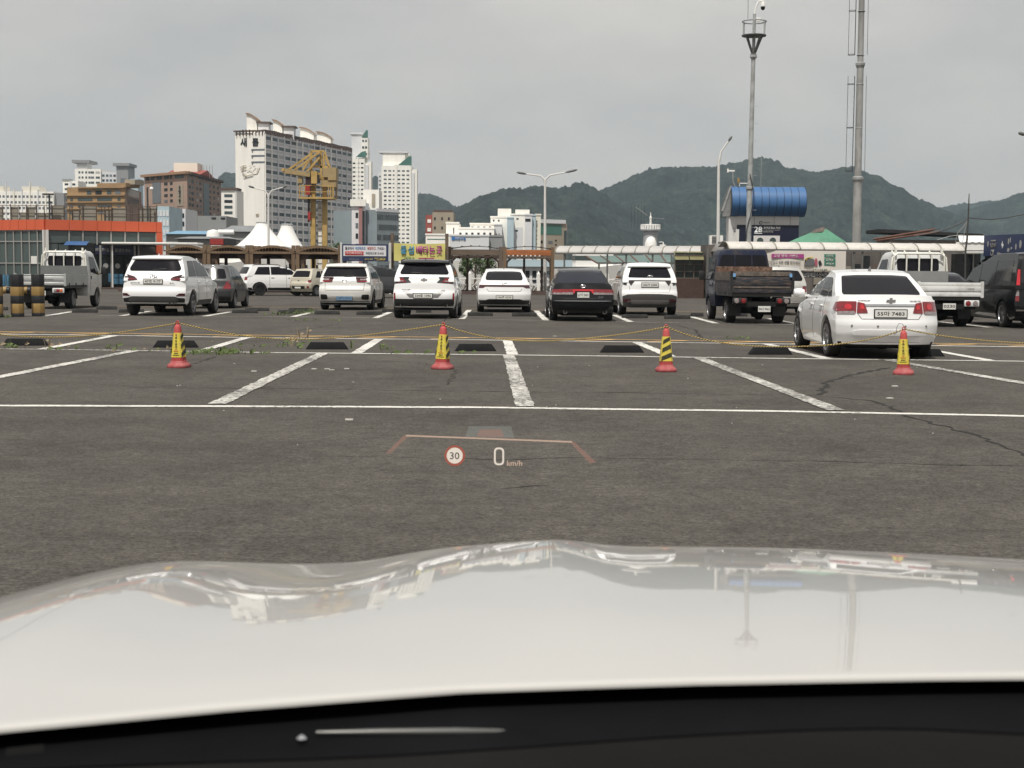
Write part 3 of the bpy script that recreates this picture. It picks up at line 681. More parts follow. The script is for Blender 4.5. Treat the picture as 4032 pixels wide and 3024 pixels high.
# white SUV with black roof
car(suv(4.41, 1.84, 1.655, sc=1.04, paint='white_paint', roofpaint='black_paint', roofband=.16, belt=1.14, wb=2.64, rw=.35, clear=.27, rglass=[(.66, 1.25), (.69, 1.30), (.57, 1.545), (.3, 1.56)], spoiler=('black_paint', 1.585, .14), rails='black_plastic', fin=True, finpaint='black_plastic',
    mirrorpaint='black_plastic', emblem=(0, 1.10, .09, 'bow', 'body'), plate=('324로 1096', -.02, .655, .52, .115, 'plate_white'), exhaust=[(-.61, .385, .06), (.61, .385, .06)], wiper=(-.05, 1.28, -.36, 1.30),
    rear_parts=[('lamp_housing', 'black_plastic', [(.36, 1.02), (.86, .985), (.87, 1.17), (.40, 1.18), (.45, 1.12)], dict(mirror=True, r=.02, off=.010)), ('tail_lamp', 'lamp_red', [(.50, 1.03), (.85, 1.01), (.85, 1.15), (.60, 1.15)], dict(mirror=True, r=.02, off=.018)), ('tail_lamp_lens', 'lamp_clear', [(.58, 1.05), (.74, 1.045), (.74, 1.075), (.58, 1.08)], dict(mirror=True, off=.024)),
                ('plate_recess', 'light_grey_plastic', [(-.40, .60), (.40, .60), (.54, .735), (-.54, .735)], dict(off=.006)),
                ('reflector', 'lamp_red', [(.80, .50), (.85, .50), (.86, .73), (.81, .73)], dict(mirror=True, off=.015)),
                ('lower_bumper', 'black_plastic', [(-.88, .24), (.88, .24), (.89, .50), (.80, .56), (-.80, .56), (-.89, .50)], dict(off=.03)), ('hatch_seam', 'seam', ALL(.6, .762, .77), dict(off=.004, depth=.01))],
    rear_text=[('TRAILBLAZER', 'ink_grey', -.50, .815, .25, .03), ('AWD', 'ink_grey', .54, .805, .11, .028)], sdark=[[(1.3, .28), (2.9, .28), (2.9, .42), (1.3, .42)]]), 1677, 1252, -2,
    'white SUV with black roof and two round exhausts in front of yellow banner', name='sport_utility_car')
# white sedan with thin light bar
car(sedan(4.65, 1.825, 1.42, sc=1.05, paint='white_paint', deck=1.0, belt=.94, rglass=[(.59, 1.05), (.62, 1.12), (.56, 1.33), (.3, 1.345)], fin=1.75, finpaint='black_plastic', rgr=.07, mirrorpaint='white_paint', clear=.19, plate=('156구 5293', 0, .50, .52, .115, 'plate_white'),
    emblem=(0, .945, .075, 'oval', 'body'), 
    rear_parts=[('light_bar', 'lamp_dark_red', [(-.86, .80), (-.70, .80), (-.62, .845), (.62, .845), (.70, .80), (.86, .80), (.87, .90), (-.87, .90)], dict(r=.015, off=.012)), 
                ('trunk_seam', 'seam', [(-.52, .69), (.52, .69), (.58, .78), (.57, .785), (.515, .70), (-.515, .70), (-.57, .785), (-.58, .78)], dict(off=.004, depth=.01)),
                ('lower_bumper', 'black_plastic', [(-.80, .2), (.80, .2), (.86, .40), (.62, .40), (.50, .44), (-.50, .44), (-.62, .40), (-.86, .40)], dict(off=.015))]), 1984, 1228, 0,
    'white sedan with a thin red light bar across the boot', name='sedan_car')
# black sedan
car(sedan(4.895, 1.865, 1.49, paint='black_paint', side_parts=[('tail_lamp_wrap', 'lamp_red', [(.2, .80), (.42, .82), (.40, .90), (.2, .905)])], deck=1.07, belt=.99, rglass=[(.68, 1.085), (.70, 1.11), (.585, 1.425), (.3, 1.44)], clear=.19, rw=.33, glass='glass_navy', plate=('67가 5969', 0, .755, .335, .15, 'plate_white'), exhaust=[(-.5, .27, .055), (.62, .27, .055)],
    emblem=(0, 1.0, .07, 'oval', 'body'), mirror=(3.2, 1.05),
    rear_parts=[('tail_lamp', 'lamp_red', [(.28, .835), (.88, .80), (.88, .91), (.27, .92)], dict(mirror=True, r=.02, off=.012)), ('tail_lamp_lens', 'lamp_clear', [(.29, .765), (.88, .765), (.88, .825), (.29, .828)], dict(mirror=True, r=.015, off=.012)),
                ('light_bar', 'lamp_bright_red', [(-.29, .80), (-.25, .80), (-.23, .865), (.23, .865), (.25, .80), (.29, .80), (.29, .915), (-.29, .915)], dict(off=.022)),
                ('chrome_strip', 'chrome', ALL(.82, .58, .592), dict(off=.02)), ('trunk_seam', 'seam', ALL(.55, .655, .665), dict(off=.004)), ('lower_bumper', 'black_plastic', ALL(.72, .19, .32), dict(off=.01))],
    rear_text=[('Grandeur', 'chrome', .50, .70, .15, .03)]), 2286, 1262, 0,
    'black sedan with a red light bar and chrome bumper strip', name='sedan_car')
# white SUV with claw lamps
car(suv(4.63, 1.865, 1.66, sc=1.03, paint='white_paint', belt=1.14, wb=2.755, rw=.36, clear=.28, rglass=[(.66, 1.20), (.68, 1.24), (.58, 1.515), (.3, 1.53)], spoiler=('white_paint', 1.56, .12), rails='black_plastic', fin=True, finpaint='black_plastic',
    emblem=(.02, 1.225, .085, 'oval', 'cab'), plate=('166가 2584', 0, .975, .52, .125, 'plate_white'), mirrorpaint='white_paint',
    rear_parts=[('light_bar', 'lamp_smoke', ALL(.84, 1.098, 1.12), dict(off=.015)), ('tail_lamp_claw', 'lamp_smoke', [(.60, .95), (.70, 1.10), (.48, 1.10)], dict(mirror=True, off=.015)), ('tail_lamp_claw', 'lamp_smoke', [(.74, .96), (.84, .98), (.86, 1.10), (.70, 1.10)], dict(mirror=True, off=.015)),
                ('hatch_seam', 'seam', ALL(.6, .745, .753), dict(off=.004)), ('hatch_seam', 'seam', [(.62, .75), (.63, .75), (.66, .94), (.65, .94)], dict(off=.004, mirror=True)),
                ('lower_bumper', 'grey_plastic', [(-.91, .27), (.91, .27), (.91, .60), (.70, .67), (.3, .69), (-.3, .69), (-.70, .67), (-.91, .60)], dict(off=.015)), ('skid_plate', 'light_grey_plastic', [(-.58, .36), (.58, .36), (.62, .46), (.56, .50), (-.56, .50), (-.62, .46)], dict(off=.03, r=.02)),
                ('reflector', 'lamp_dark_red', [(.62, .43), (.82, .43), (.84, .51), (.62, .53)], dict(mirror=True, r=.02, off=.024))], sdark=[[(1.35, .30), (3.05, .30), (3.05, .46), (1.35, .46)]]), 2546, 1240, 0,
    'white SUV with slim black claw lamps beside the blue truck', name='sport_utility_car')
# the near white sedan
car(sedan(4.6, 1.79, 1.477, sc=.985, paint='white_paint', deck=1.07, belt=1.0, wb=2.685, rw=.335, clear=.2, rglass=[(.645, 1.07), (.66, 1.10), (.56, 1.385), (.3, 1.40)], side_parts=[('tail_lamp_wrap', 'lamp_red', [(.235, .77), (.52, .83), (.47, .945), (.235, .965)])], rgr=.03, hr=.7, fin=1.55, finpaint='light_grey_plastic', emblem=(.01, .975, .08, 'bow', 'body'), plate=('55마 7483', 0, .765, .52, .118, 'plate_white'),
    kr=.28, glass='glass_dark', sensors=[(-.62, .56), (-.21, .555), (.24, .555), (.6, .56)], mirror=(3.15, 1.06),
    rear_parts=[('tail_lamp', 'lamp_red', [(.56, .765), (.86, .745), (.87, .96), (.54, .965)], dict(mirror=True, r=.02, off=.012)), ('boot_lamp', 'lamp_red', [(.37, .775), (.545, .768), (.53, .955), (.42, .935)], dict(mirror=True, r=.015, off=.012)), ('tail_lamp_lens', 'lamp_clear', [(.57, .757), (.82, .747), (.83, .795), (.58, .805)], dict(mirror=True, r=.015, off=.017)),
                ('lamp_core', 'lamp_bright_red', [(.62, .83), (.72, .83), (.72, .92), (.62, .92)], dict(mirror=True, r=.045, off=.018)), ('lamp_core', 'lamp_bright_red', [(.42, .83), (.49, .83), (.49, .91), (.44, .91)], dict(mirror=True, r=.03, off=.018)),
                ('chrome_strip', 'chrome', [(-.40, .892), (.40, .892), (.41, .925), (-.41, .925)], dict(off=.018)),
                ('trunk_seam', 'seam', [(-.47, .67), (.47, .67), (.54, .77), (.532, .77), (.465, .677), (-.465, .677), (-.532, .77), (-.54, .77)], dict(off=.004, depth=.01)),
                ('bumper_crease', 'white_paint', [(-.60, .40), (.60, .40), (.62, .47), (.5, .495), (-.5, .495), (-.62, .47)], dict(off=.014, r=.03)), ('lower_bumper', 'black_plastic', [(-.58, .2), (.58, .2), (.5, .29), (-.5, .29)], dict(off=.006))],
    rear_text=[('CHEVROLET', 'ink_grey', -.42, .975, .19, .02), ('CRUZE LTZ', 'ink_grey', .42, .97, .19, .022)]), 3448, 1404, -2.0,
    'white sedan parked nearest the rope with its rear lamps facing the cones', name='sedan_car')
# white SUV seen from the side by the pergolas
car(suv(4.8, 1.9, 1.70, paint='white_paint', belt=1.12, rglass=[(.66, 1.20), (.70, 1.24), (.6, 1.55), (.3, 1.57)], clear=.25, wheel='ten', rails='grey_plastic',
    rear_parts=[('tail_lamp', 'lamp_red', [(.68, .85), (.86, .85), (.87, 1.06), (.68, 1.06)], dict(mirror=True, r=.02)), ('lower_bumper', 'black_plastic', ALL(.9, .28, .56), dict(off=.02))], plate=('', 0, .93, .5, .11, 'plate_white'),
    sdark=[[(.25, .28), (4.4, .28), (4.4, .44), (.25, .44)]]), 1003, 1163, -62, 'white SUV standing side-on in front of the wooden pergolas', name='sport_utility_car')
# small beige hatchback
car(suv(3.6, 1.6, 1.485, paint='beige_paint', belt=.98, wb=2.4, rw=.29, clear=.2, rglass=[(.55, 1.04), (.58, 1.08), (.5, 1.36), (.3, 1.38)], kr=.22, hr=.7,
    rear_parts=[('tail_lamp', 'lamp_red', [(.56, .74), (.76, .74), (.74, 1.0), (.64, 1.02)], dict(mirror=True, r=.04)), ('lower_bumper', 'black_plastic', [(-.42, .40), (.42, .40), (.46, .56), (-.46, .56)], dict(r=.06, off=.014)), ('fog_lamp', 'lamp_red', [(.56, .44), (.66, .44), (.66, .55), (.56, .55)], dict(mirror=True, r=.03))], emblem=(0, .86, .06, 'bar', 'body'), plate=('', 0, .47, .4, .09, 'plate_white')), 1206, 1166, -33,
    'small beige hatchback between the white SUV and the white crossover', name='hatchback_car')
# grey SUV behind the crossover
car(suv(4.5, 1.85, 1.66, paint='grey_paint', belt=1.08, glass='glass_grey', rglass=[(.62, 1.16), (.66, 1.2), (.56, 1.5), (.3, 1.52)], rear_parts=[('tail_lamp', 'lamp_red', [(.5, .9), (.86, .9), (.86, 1.05), (.5, 1.05)], dict(mirror=True))]), 1420, 1172, -66,
    'dark grey SUV standing side-on behind the white crossover', name='sport_utility_car')
# pale silver SUV behind the blue truck
car(suv(4.6, 1.85, 1.62, paint='silver_paint', belt=1.08, rglass=[(.70, 1.16), (.74, 1.24), (.62, 1.50), (.3, 1.52)], fin=True, finpaint='black_plastic', clear=.24, plate=('19다 4474', 0, .80, .5, .12, 'plate_white'),
    rear_parts=[('tail_lamp', 'lamp_red', [(.66, .78), (.87, .78), (.88, 1.08), (.76, 1.1)], dict(mirror=True, r=.04)), ('chrome_strip', 'chrome', ALL(.85, .40, .43), dict(off=.02)), ('lower_bumper', 'black_plastic', ALL(.8, .24, .32), dict(off=.01))]), 3058, 1238, 0,
    'pale silver SUV mostly hidden behind the blue flatbed truck', name='sport_utility_car')
# navy sedan behind the right-hand truck
car(sedan(4.8, 1.86, 1.47, paint='car_navy', belt=1.0, rglass=[(.62, 1.1), (.66, 1.13), (.56, 1.38), (.3, 1.4)], fin=1.9, rear_parts=[('tail_lamp', 'lamp_red', [(.5, .8), (.86, .8), (.86, .92), (.5, .92)], dict(mirror=True))]), 3712, 1254, 0,
    'dark navy sedan behind the white truck bed beside the black van', name='sedan_car')
# black van at the edge
V = dict(L=5.25, W=1.995, H=1.99, axles=(1.05, 4.32), rw=.36, clear=.22, belt=1.12, paint='black_paint', glass='glass_grey', kr=.14, kf=.5,
         top=[(0, 1.14), (3.6, 1.12), (4.4, 1.05), (5.25, .85)], rear=[(.2, .1), (.5, 0), (.8, .01), (1.14, .03)], front=[(.2, 5.1), (.5, 5.25), (.8, 5.15), (1.12, 4.7)],
         cabr=[(1.02, .03), (1.14, .05), (1.85, .17), (1.99, .3)], cabf=[(1.02, 4.9), (1.12, 4.75), (1.85, 3.6), (1.99, 3.2)], roof=[(0, 1.96), (.6, 1.99), (2.4, 1.99), (3.4, 1.95), (4.8, 1.6)],
         swin=[[(.45, 1.13), (1.75, 1.13), (1.75, 1.80), (.55, 1.80)], [(1.80, 1.13), (3.05, 1.13), (3.05, 1.80), (1.80, 1.80)], [(3.1, 1.11), (4.35, 1.09), (3.75, 1.62), (3.4, 1.76), (3.1, 1.79)]], seams=[(1.7, .4, 1.7, 1.12), (3.05, .4, 3.05, 1.12)], handles=[(2.9, 1.0), (3.2, .99)],
         rglass=[(.80, 1.2), (.82, 1.25), (.76, 1.82), (.3, 1.84)], hb=.955, hr=.80, rails=None, mirror=(3.95, 1.17), handle='chrome',
         rear_parts=[('tail_lamp', 'lamp_red', [(.84, 1.02), (.945, 1.02), (.93, 1.13), (.84, 1.13)], dict(mirror=True)), ('tail_lamp_lens', 'lamp_clear', [(.84, .86), (.945, .86), (.945, 1.015), (.84, 1.015)], dict(mirror=True)), ('tail_lamp_base', 'lamp_red', [(.84, .72), (.945, .72), (.945, .855), (.84, .855)], dict(mirror=True)), ('upper_lamp', 'lamp_bright_red', [(.83, 1.14), (.92, 1.14), (.87, 1.55), (.81, 1.55)], dict(mirror=True, on='cab', off=.012)), ('chrome_strip', 'chrome', ALL(.9, .46, .50), dict(off=.02))])
car(V, 4083, 1290, -1.5, 'glossy black passenger van at the edge beside the white truck', name='passenger_van', cat='van')
# ------------------------------------------------------------------ flatbed trucks
def truck(S, px, row, yaw, label):
    ya = 1.15; c = gnd(px, row); ang = .02 + R(yaw); d = Vector((-math.sin(ang), math.cos(ang), 0))
    root = empty('flatbed_truck', c - d * ya, ang, label, 'truck', 'flatbed trucks in the lot')
    P, B = M[S['cab']], M[S['bed']]; W = 1.66; bl_, z0, gk = 2.75, S.get('z0', .82), S.get('gk', 1.0); bh = S.get('board_h', .68); Hc = S.get('Hc', 2.05)
    # bed floor, four gates
    MB().box2((-W / 2, .06, z0 - .1), (W / 2, bl_, z0)).build('bed_floor', M['dark_metal'], root)
    for s in (-1, 1):
        g_ = MB(); x = s * (W / 2 + .02)
        for k, (a, b_, t) in enumerate(((0, .12, .045), (.12, .22, .03), (.22, .37, .045))): g_.box2((x - t / 2, .07, z0 + a * gk), (x + t / 2, bl_, z0 + b_ * gk))
        o = g_.build('side_gate', M[S.get('gate', S['bed'])], root)
        for y in (.4, 1.2, 2.1): MB().box((x + s * .035, y, z0 + .0), (.02, .05, .16)).build('gate_hinge', M['dark_metal'], o)
    g_ = MB()
    for a, b_, t in S.get('ribs', ((0, .10, .05), (.10, .14, .03), (.14, .30, .05), (.30, .33, .03), (.33, .37, .05))): g_.box2((-W / 2 - .03, .03 - t / 2, z0 + a * gk), (W / 2 + .03, .03 + t / 2, z0 + b_ * gk))
    tg = smooth_angle(g_.build('tail_gate', M[S.get('tail', S['bed'])], root), 40, .008)
    if S.get('tailtext'): text(S['tailtext'], M[S.get('tailink', 'ink_grey')], tg, (S.get('tailx', 0), -.0, z0 + .20 * gk), S.get('tailw', .4), .045)
    for s in (-1, 1):
        MB().box((s * (W / 2 + .02), .02, z0 + .19 * gk), (.07, .09, .43 * gk)).build('corner_post', M[S.get('post', S['bed'])], root)
        if S.get('tie'): MB().box((s * (W / 2 - .05), -.015, z0 + .33 * gk), (.07, .05, .1)).build('tie_tape', M['tie_blue'], root)
    if S.get('plank'):
        MB().box((0, .03, z0 + .37 * gk - .02), (W - .12, .075, .12)).build('top_plank', M['rust_wood'], root)
        MB().box((0, .0, z0 + .105 * gk), (W - .1, .03, .04)).build('rust_strip', M['rust_wood'], root)
        for s in (-1, 1): MB().box((s * (W / 2 + .02), bl_ * .52, z0 + .31 * gk), (.055, bl_ * .9, .24)).build('side_plank', M['rust_wood'], root)
    # head board and guard frame
    MB().box((0, bl_ + .02, z0 + bh / 2), (W, .04, bh)).build('head_board', M[S['board']], root)
    if S.get('guard'):
        for i in range(5): MB().tube([(-.72 + i * .36, bl_ + .04, z0 + bh), (-.72 + i * .36, bl_ + .04, 1.94), (-.72 + i * .36, bl_ + .3, 2.07)], .022, 6).build('guard_bar', M['guard_white'], root, True)
        MB().tube([(-.80, bl_ + .04, z0 + bh), (-.76, bl_ + .04, 1.88), (-.62, bl_ + .06, 1.99), (.62, bl_ + .06, 1.99), (.76, bl_ + .04, 1.88), (.80, bl_ + .04, z0 + bh)], .03, 6).build('guard_frame', M['guard_white'], root, True)
        for s in (-1, 1): MB().box((s * .66, bl_ + .12, 2.08), (.06, .06, .14)).build('rack_stake', M['guard_white'], root)
    # cab
    y0_, y1_ = bl_ + .12, bl_ + 2.05; Wc = 1.68
    def cp(a, b_, k):
        z = .42 + k * (Hc - .42 - .06 * (b_ - .4) ** 2)
        wd = Wc / 2 * interp([(.42, .97), (.9, 1), (1.25, .985), (Hc - .1, .84), (Hc, .76)], z)
        yb = y0_ + .03 * abs(a) ** 4 + (.10 * max(0, (z - 1.3) / .65) ** 2)
        yf_ = y1_ - .12 * abs(a) ** 3 - interp([(.42, .0), (1.15, .03), (Hc - .1, .62), (Hc, .8)], z)
        y = lerp(yb, yf_, b_)
        if k < .9 and abs(a) > .7:
            dy = abs(y - (y0_ + 1.30))
            if dy < .40: z = max(z, .33 + math.sqrt(.40 ** 2 - dy * dy))
        return (a * wd, y, z)
    al2 = [-1, -.96, -.85, -.72, -.69, -.4, 0, .4, .69, .72, .85, .96, 1]
    bm = loft(al2, [0, .03, .1, .2, .3, .4, .45, .5, .55, .6, .65, .7, .75, .8, .85, .9, .95, .98, 1], [0, .08, .16, .24, .32, .4, .5, .6, .7, .8, .88, .94, .98, 1], cp)
    me = bpy.data.meshes.new('cab'); bm.to_mesh(me); bm.free(); me.materials.append(P); smooth_angle(put('cab', me, root), 40, .04, 3)
    def fr(x, z, off): return (x, cp(min(1, abs(x) / .84), 0, (z - .42) / (Hc - .43))[1] - off, z)
    rw_ = S['rwin']; decal('rear_window', M['glass_dark'], root, rpoly(rw_, .09), fr, .008, .02, 3)
    if S.get('mullions'):
        for x in S['mullions']: decal('window_bar', M[S['cab']], root, q4(x - .015, x + .015, rw_[0][1], rw_[2][1]), fr, .014, .02, 2)
    for s in (-1, 1):
        def fs(y, z, off, s=s):
            k = (z - .42) / 1.5; wd = Wc / 2 * interp([(.42, .97), (.9, 1), (1.25, .985), (Hc - .1, .84), (Hc, .76)], z); return (s * (wd + off), y, z)
        decal('side_window', M['glass_dark'], root, rpoly([(y0_ + .42, 1.28), (y0_ + 1.5, 1.16), (y0_ + 1.12, 1.82), (y0_ + .5, 1.84)], .05), fs, .008, .02, 3)
        decal('door_seam', M['seam'], root, [(y0_ + .32, .6), (y0_ + .335, .6), (y0_ + .37, 1.75), (y0_ + .355, 1.75)], fs, .004, .02, 3)
        decal('door_handle', M['black_plastic'], root, rpoly([(y0_ + .42, 1.02), (y0_ + .5, 1.02), (y0_ + .5, 1.14), (y0_ + .42, 1.14)], .03), fs, .014, .02, 2)
        xm = s * (Wc / 2 + .17); q = MB(); q.tube([(s * Wc / 2, y0_ + 1.5, 1.2), (xm, y0_ + 1.48, 1.28)], .018, 6); q.box((xm, y0_ + 1.47, 1.33), (.17, .06, .27)); smooth_angle(q.build('mirror', M['black_plastic'], root), 40, .02)
    # chassis, lamps, plate, mud flaps
    MB().box2((-.36, .15, .42), (-.26, 4.4, .7)).box2((.26, .15, .42), (.36, 4.4, .7)).box((0, 2.0, .5), (.5, 1.2, .3)).box((0, ya, .34), (1.2, .14, .14)).lathe([(.001, -.2), (.17, -.16), (.2, 0), (.17, .16), (.001, .2)], 12, (.1, ya, .34), axis='x').build('chassis', M['underbody'], root)
    MB().box((0, .12, .55), (W * .86, .06, .14)).build('rear_crossmember', M['underbody'], root)
    for s in (-1, 1):
        hs_ = smooth_angle(MB().box((s * .60, .07, .64), (.40, .08, .17)).build('lamp_housing', M[S.get('lampbox', 'truck_white')], root), 40, .02)
        if S.get('round'):
            for i, (dx, m_) in enumerate(((.5, 'lamp_red'), (.69, 'lamp_clear'))): MB().lathe([(.001, -.02), (.06, -.018), (.072, 0), (.072, .03), (.001, .03)], 16, (s * dx, .025, .64), axis='y').build('round_lamp', M[m_], hs_, True)
        else:
            for dx, m_, wl in ((.50, 'lamp_clear', .1), (.60, 'lamp_red', .11), (.71, 'lamp_amber', .09)): smooth_angle(MB().box((s * (.60 if False else (1.2 - dx if s < 0 else dx) if False else dx), .025, .64), (wl, .03, .11)).build('tail_lamp', M[m_], hs_), 40, .02)
        MB().box((s * .62, ya - .45, .38), (.34, .02, .34)).build('mud_flap', M['black_plastic'], root)
        if S.get('fender', True): MB().grid(8, 1, lambda u, v, s=s: (s * (.52 + .3 * v), ya + .42 * math.cos(math.pi * u), .34 + .40 * math.sin(math.pi * u))).build('wheel_arch', M['black_plastic'], root)
    s_, x, z, m_ = S['plate']; pb = MB().box((x, .05, z), (.34, .02, .16)).build('number_plate', M[m_], root); text(s_, M['ink'], pb, (x, .039, z), .30, .08, depth=.002, bold=.012)
    add_wheels(root, .33, .26, (ya,), 1.36, 'steel'); add_wheels(root, .33, .2, (y0_ + 1.30,), 1.44, 'steel')
    return root
M['aluminium'] = mat('aluminium', (.50, .51, .50), .42, metal=.55, var=.12, scale=2)
M['guard_white'] = mat('guard_white', (.68, .67, .60), .45, var=.05)
M['board_grey'] = mat('board_grey', (.16, .165, .165), .55, metal=.2, var=.12)
M['board_mid'] = mat('board_mid', (.27, .275, .27), .55, metal=.2, var=.08)
M['rusty'] = mat('rusty', (.10, .055, .035), .85, var=.5, scale=9, dirt=(.30, .20, .15), dscale=14)
M['rust_wood'] = mat('rust_wood', (.10, .085, .07), .85, var=.4, scale=5, dirt=(.22, .17, .14), dscale=6)
M['navy_dirty'] = mat('navy_dirty', (.02, .023, .032), .7, var=.4, scale=4, dirt=(.15, .10, .075), dscale=3.2, stretch=(1, 1, 6))
M['tie_blue'] = mat('tie_blue', (.18, .36, .62), .6, var=.1)
WIN = [(-.60, 1.50), (.60, 1.50), (.60, 1.86), (-.60, 1.86)]
truck(dict(cab='truck_white', bed='aluminium', board='board_grey', guard=True, rwin=WIN, plate=('23107', .0, .55, 'plate_white'), tailtext='HYUNDAI', tailx=.30, tailw=.3), 200, 1214, 0, 'white flatbed truck with guard bars standing behind the striped posts')
truck(dict(cab='truck_white', bed='truck_white', board='board_mid', gate='aluminium', guard=True, rwin=WIN, plate=('0230', .0, .56, 'plate_white'), round=True, tailtext='PORTER', tailx=.55, tailw=.18, ribs=((0, .11, .05), (.11, .14, .02), (.14, .27, .06), (.27, .37, .04))), 3684, 1283, 0, 'white flatbed truck between the near white sedan and the black van')
truck(dict(cab='navy_paint', bed='navy_dirty', tail='navy_dirty', gate='navy_dirty', post='black_plastic', board='rusty', lampbox='black_plastic', round=True, tie=True, rwin=[(-.72, 1.50), (.72, 1.50), (.66, 1.94), (-.66, 1.94)], plank=True, gk=1.48, z0=.86, board_h=.74, Hc=2.10, mullions=(-.25, .25), plate=('94너 9962', .08, .42, 'plate_white'), tailtext='KIA BONGO', tailink='rust_wood', tailw=.45, fender=True), 2967, 1271, 0, 'dirty dark blue flatbed truck with rusty bed boards and ties')
# ------------------------------------------------------------------ traffic cones and rope
M['cone_red'] = mat('cone_red', (.44, .062, .06), .6, var=.14, scale=9, dirt=(.40, .085, .08), dscale=12)
M['cone_base'] = mat('cone_base', (.34, .062, .064), .65, var=.15, scale=9, dirt=(.36, .12, .115), dscale=10)
M['sleeve'] = mat('sleeve', (.64, .52, .06), .55, var=.1, scale=9, dirt=(.48, .41, .12), dscale=16)
M['sleeve_black'] = mat('sleeve_black', (.022, .024, .012), .55, var=.2, scale=9, dirt=(.07, .065, .03), dscale=20)
M['red_ink'] = mat('red_ink', (.45, .10, .03), .6, var=.1)
M['wire'] = mat('wire', (.01, .01, .01), .6, var=.1)
def sq_ring(h, ch, z): return [(h, -h + ch, z), (h, h - ch, z), (h - ch, h, z), (-h + ch, h, z), (-h, h - ch, z), (-h, -h + ch, z), (-h + ch, -h, z), (h - ch, -h, z)]
def sq_loft(rings):
    b = MB(); vs_ = []; fs = []
    for h, ch, z in rings: vs_ += sq_ring(h, ch, z)
    for i in range(len(rings) - 1):
        for j in range(8): fs.append((i * 8 + j, i * 8 + (j + 1) % 8, (i + 1) * 8 + (j + 1) % 8, (i + 1) * 8 + j))
    fs += [tuple(range(7, -1, -1)), tuple(range((len(rings) - 1) * 8, len(rings) * 8))]
    return b.add(vs_, fs)
CONES = []
def half(z): return lerp(.103, .056, (z - .1) / .42)
def cone(px, row, rz, label, front_stripes=False):
    p = gnd(px, row); root = empty('traffic_cone', p, rz, label, 'traffic cone', 'cones carrying the rope'); root.scale = (.86, .86, 1); root.rotation_euler = (R(rnd.uniform(-2, 2)), R(rnd.uniform(-2.2, 2.2)), rz)
    smooth_angle(sq_loft([(.158, .05, 0), (.163, .052, .012), (.163, .052, .035), (.15, .05, .052), (.118, .035, .072), (.112, .03, .085), (.108, .03, .10)]).build('base', M['cone_base'], root), 40, .006)
    smooth_angle(sq_loft([(half(.09), .03, .09), (half(.52), .022, .52), (.050, .022, .575), (.042, .02, .595), (.026, .012, .606), (.012, .006, .608)]).build('cone_body', M['cone_red'], root), 40, .008)
    smooth_angle(sq_loft([(half(.15) + .004, .03, .15), (half(.495) + .004, .024, .495)]).build('sleeve', M['sleeve'], root), 30)
    MB().tube([(.03 * math.cos(t) * .75, 0, .632 + .03 * math.sin(t)) for t in [i * math.pi / 8 for i in range(17)]], .009, 6, False).build('ring', M['cone_red'], root, True)
    th = math.atan((.103 - .056) / .42)
    for face in range(4):
        a = face * math.pi / 2; stripes = (face % 2 == 1) != front_stripes
        def fp(u, z, off, a=a):
            h = half(z) + .004 + off; x, y = u * (half(z) - .02), -h; return (x * math.cos(a) - y * math.sin(a), x * math.sin(a) + y * math.cos(a), z)
        if stripes:
            for k in range(3):
                z = .178 + k * .116
                poly = [(-1.25, max(.152, z - .025)), (1.25, min(.492, z + .035)), (1.25, min(.493, z + .098)), (-1.25, min(.493, z + .038))]
                decal('stripe', M['sleeve_black'], root, poly, fp, .002, .004, 2)
        elif face in (0, 2):
            def tx(s, z, wd, hg, m_, bold=.015):
                q = fp(0, z, .002); text(s, m_, root, q, wd, hg, (math.pi / 2 - th, 0, a), .001, bold)
            q = fp(0, .462, .003); MB().tube([Vector(fp(math.cos(t) * .23, .463 + .018 * math.sin(t), .002)) for t in [i * math.pi / 10 for i in range(21)]], .003, 5, False).build('parking_symbol', M['red_ink'], root); tx('P', .463, .016, .022, M['ink'], .03)
            for i, ch in enumerate('주차금지'): tx(ch, .420 - i * .042, .036, .036, M['ink'], .03)
            tx('NO', .262, .038, .02, M['red_ink'], .03); tx('PARKING', .236, .082, .018, M['red_ink'], .03); tx('통로에', .205, .066, .02, M['ink'], .03); tx('주차하지맙시다', .178, .115, .018, M['ink'], .03)
    CONES.append(Vector((p.x, p.y, .632)))
    return root
cone(705, 1447, R(-12), 'traffic cone with yellow sleeve nearest the striped posts')
cone(1742, 1453, R(-18), 'traffic cone with yellow lettered sleeve in front of black-roofed SUV')
cone(2622, 1463, R(3), 'traffic cone with black and yellow striped front', True)
cone(3557, 1474, R(-18), 'traffic cone with yellow sleeve in front of near white sedan')
M['rope_yellow'] = mat('rope_yellow', (.62, .44, .14), .75, var=.15, scale=30)
rope = empty('barrier_rope', (0, 0, 0), 0, 'yellow and black twisted rope strung between the traffic cones', 'rope')
cone(-330, 1442, R(12), 'traffic cone just outside the frame beyond the striped posts')
cone(4470, 1486, R(10), 'traffic cone just outside the frame beyond the black van')
ends = [CONES[4]] + CONES[:4] + [CONES[5]]
SAG = [.17, .19, .235, .35, .21]
for i, (a, b_) in enumerate(zip(ends, ends[1:])):
    Ln = (b_ - a).length; n = int(Ln / .0105); t_ = (b_ - a).normalized(); s_ = Vector((t_.y, -t_.x, 0)); u_ = Vector((0, 0, 1))
    for ph, m_, nm in ((0, 'rope_yellow', 'yellow_strand'), (math.pi, 'sleeve_black', 'black_strand')):
        P_ = []
        for k in range(n + 1):
            t = k / n; q = a.lerp(b_, t) - u_ * SAG[i] * 4 * t * (1 - t) * (1 + .25 * math.sin(t * 3.1 + i)); w_ = ph + k * .0105 / .040 * 2 * math.pi
            P_.append(q + (s_ * math.cos(w_) + u_ * math.sin(w_)) * .0052)
        MB().tube(P_, .0062, 5, False).build(nm, M[m_], rope, True, fix=False)
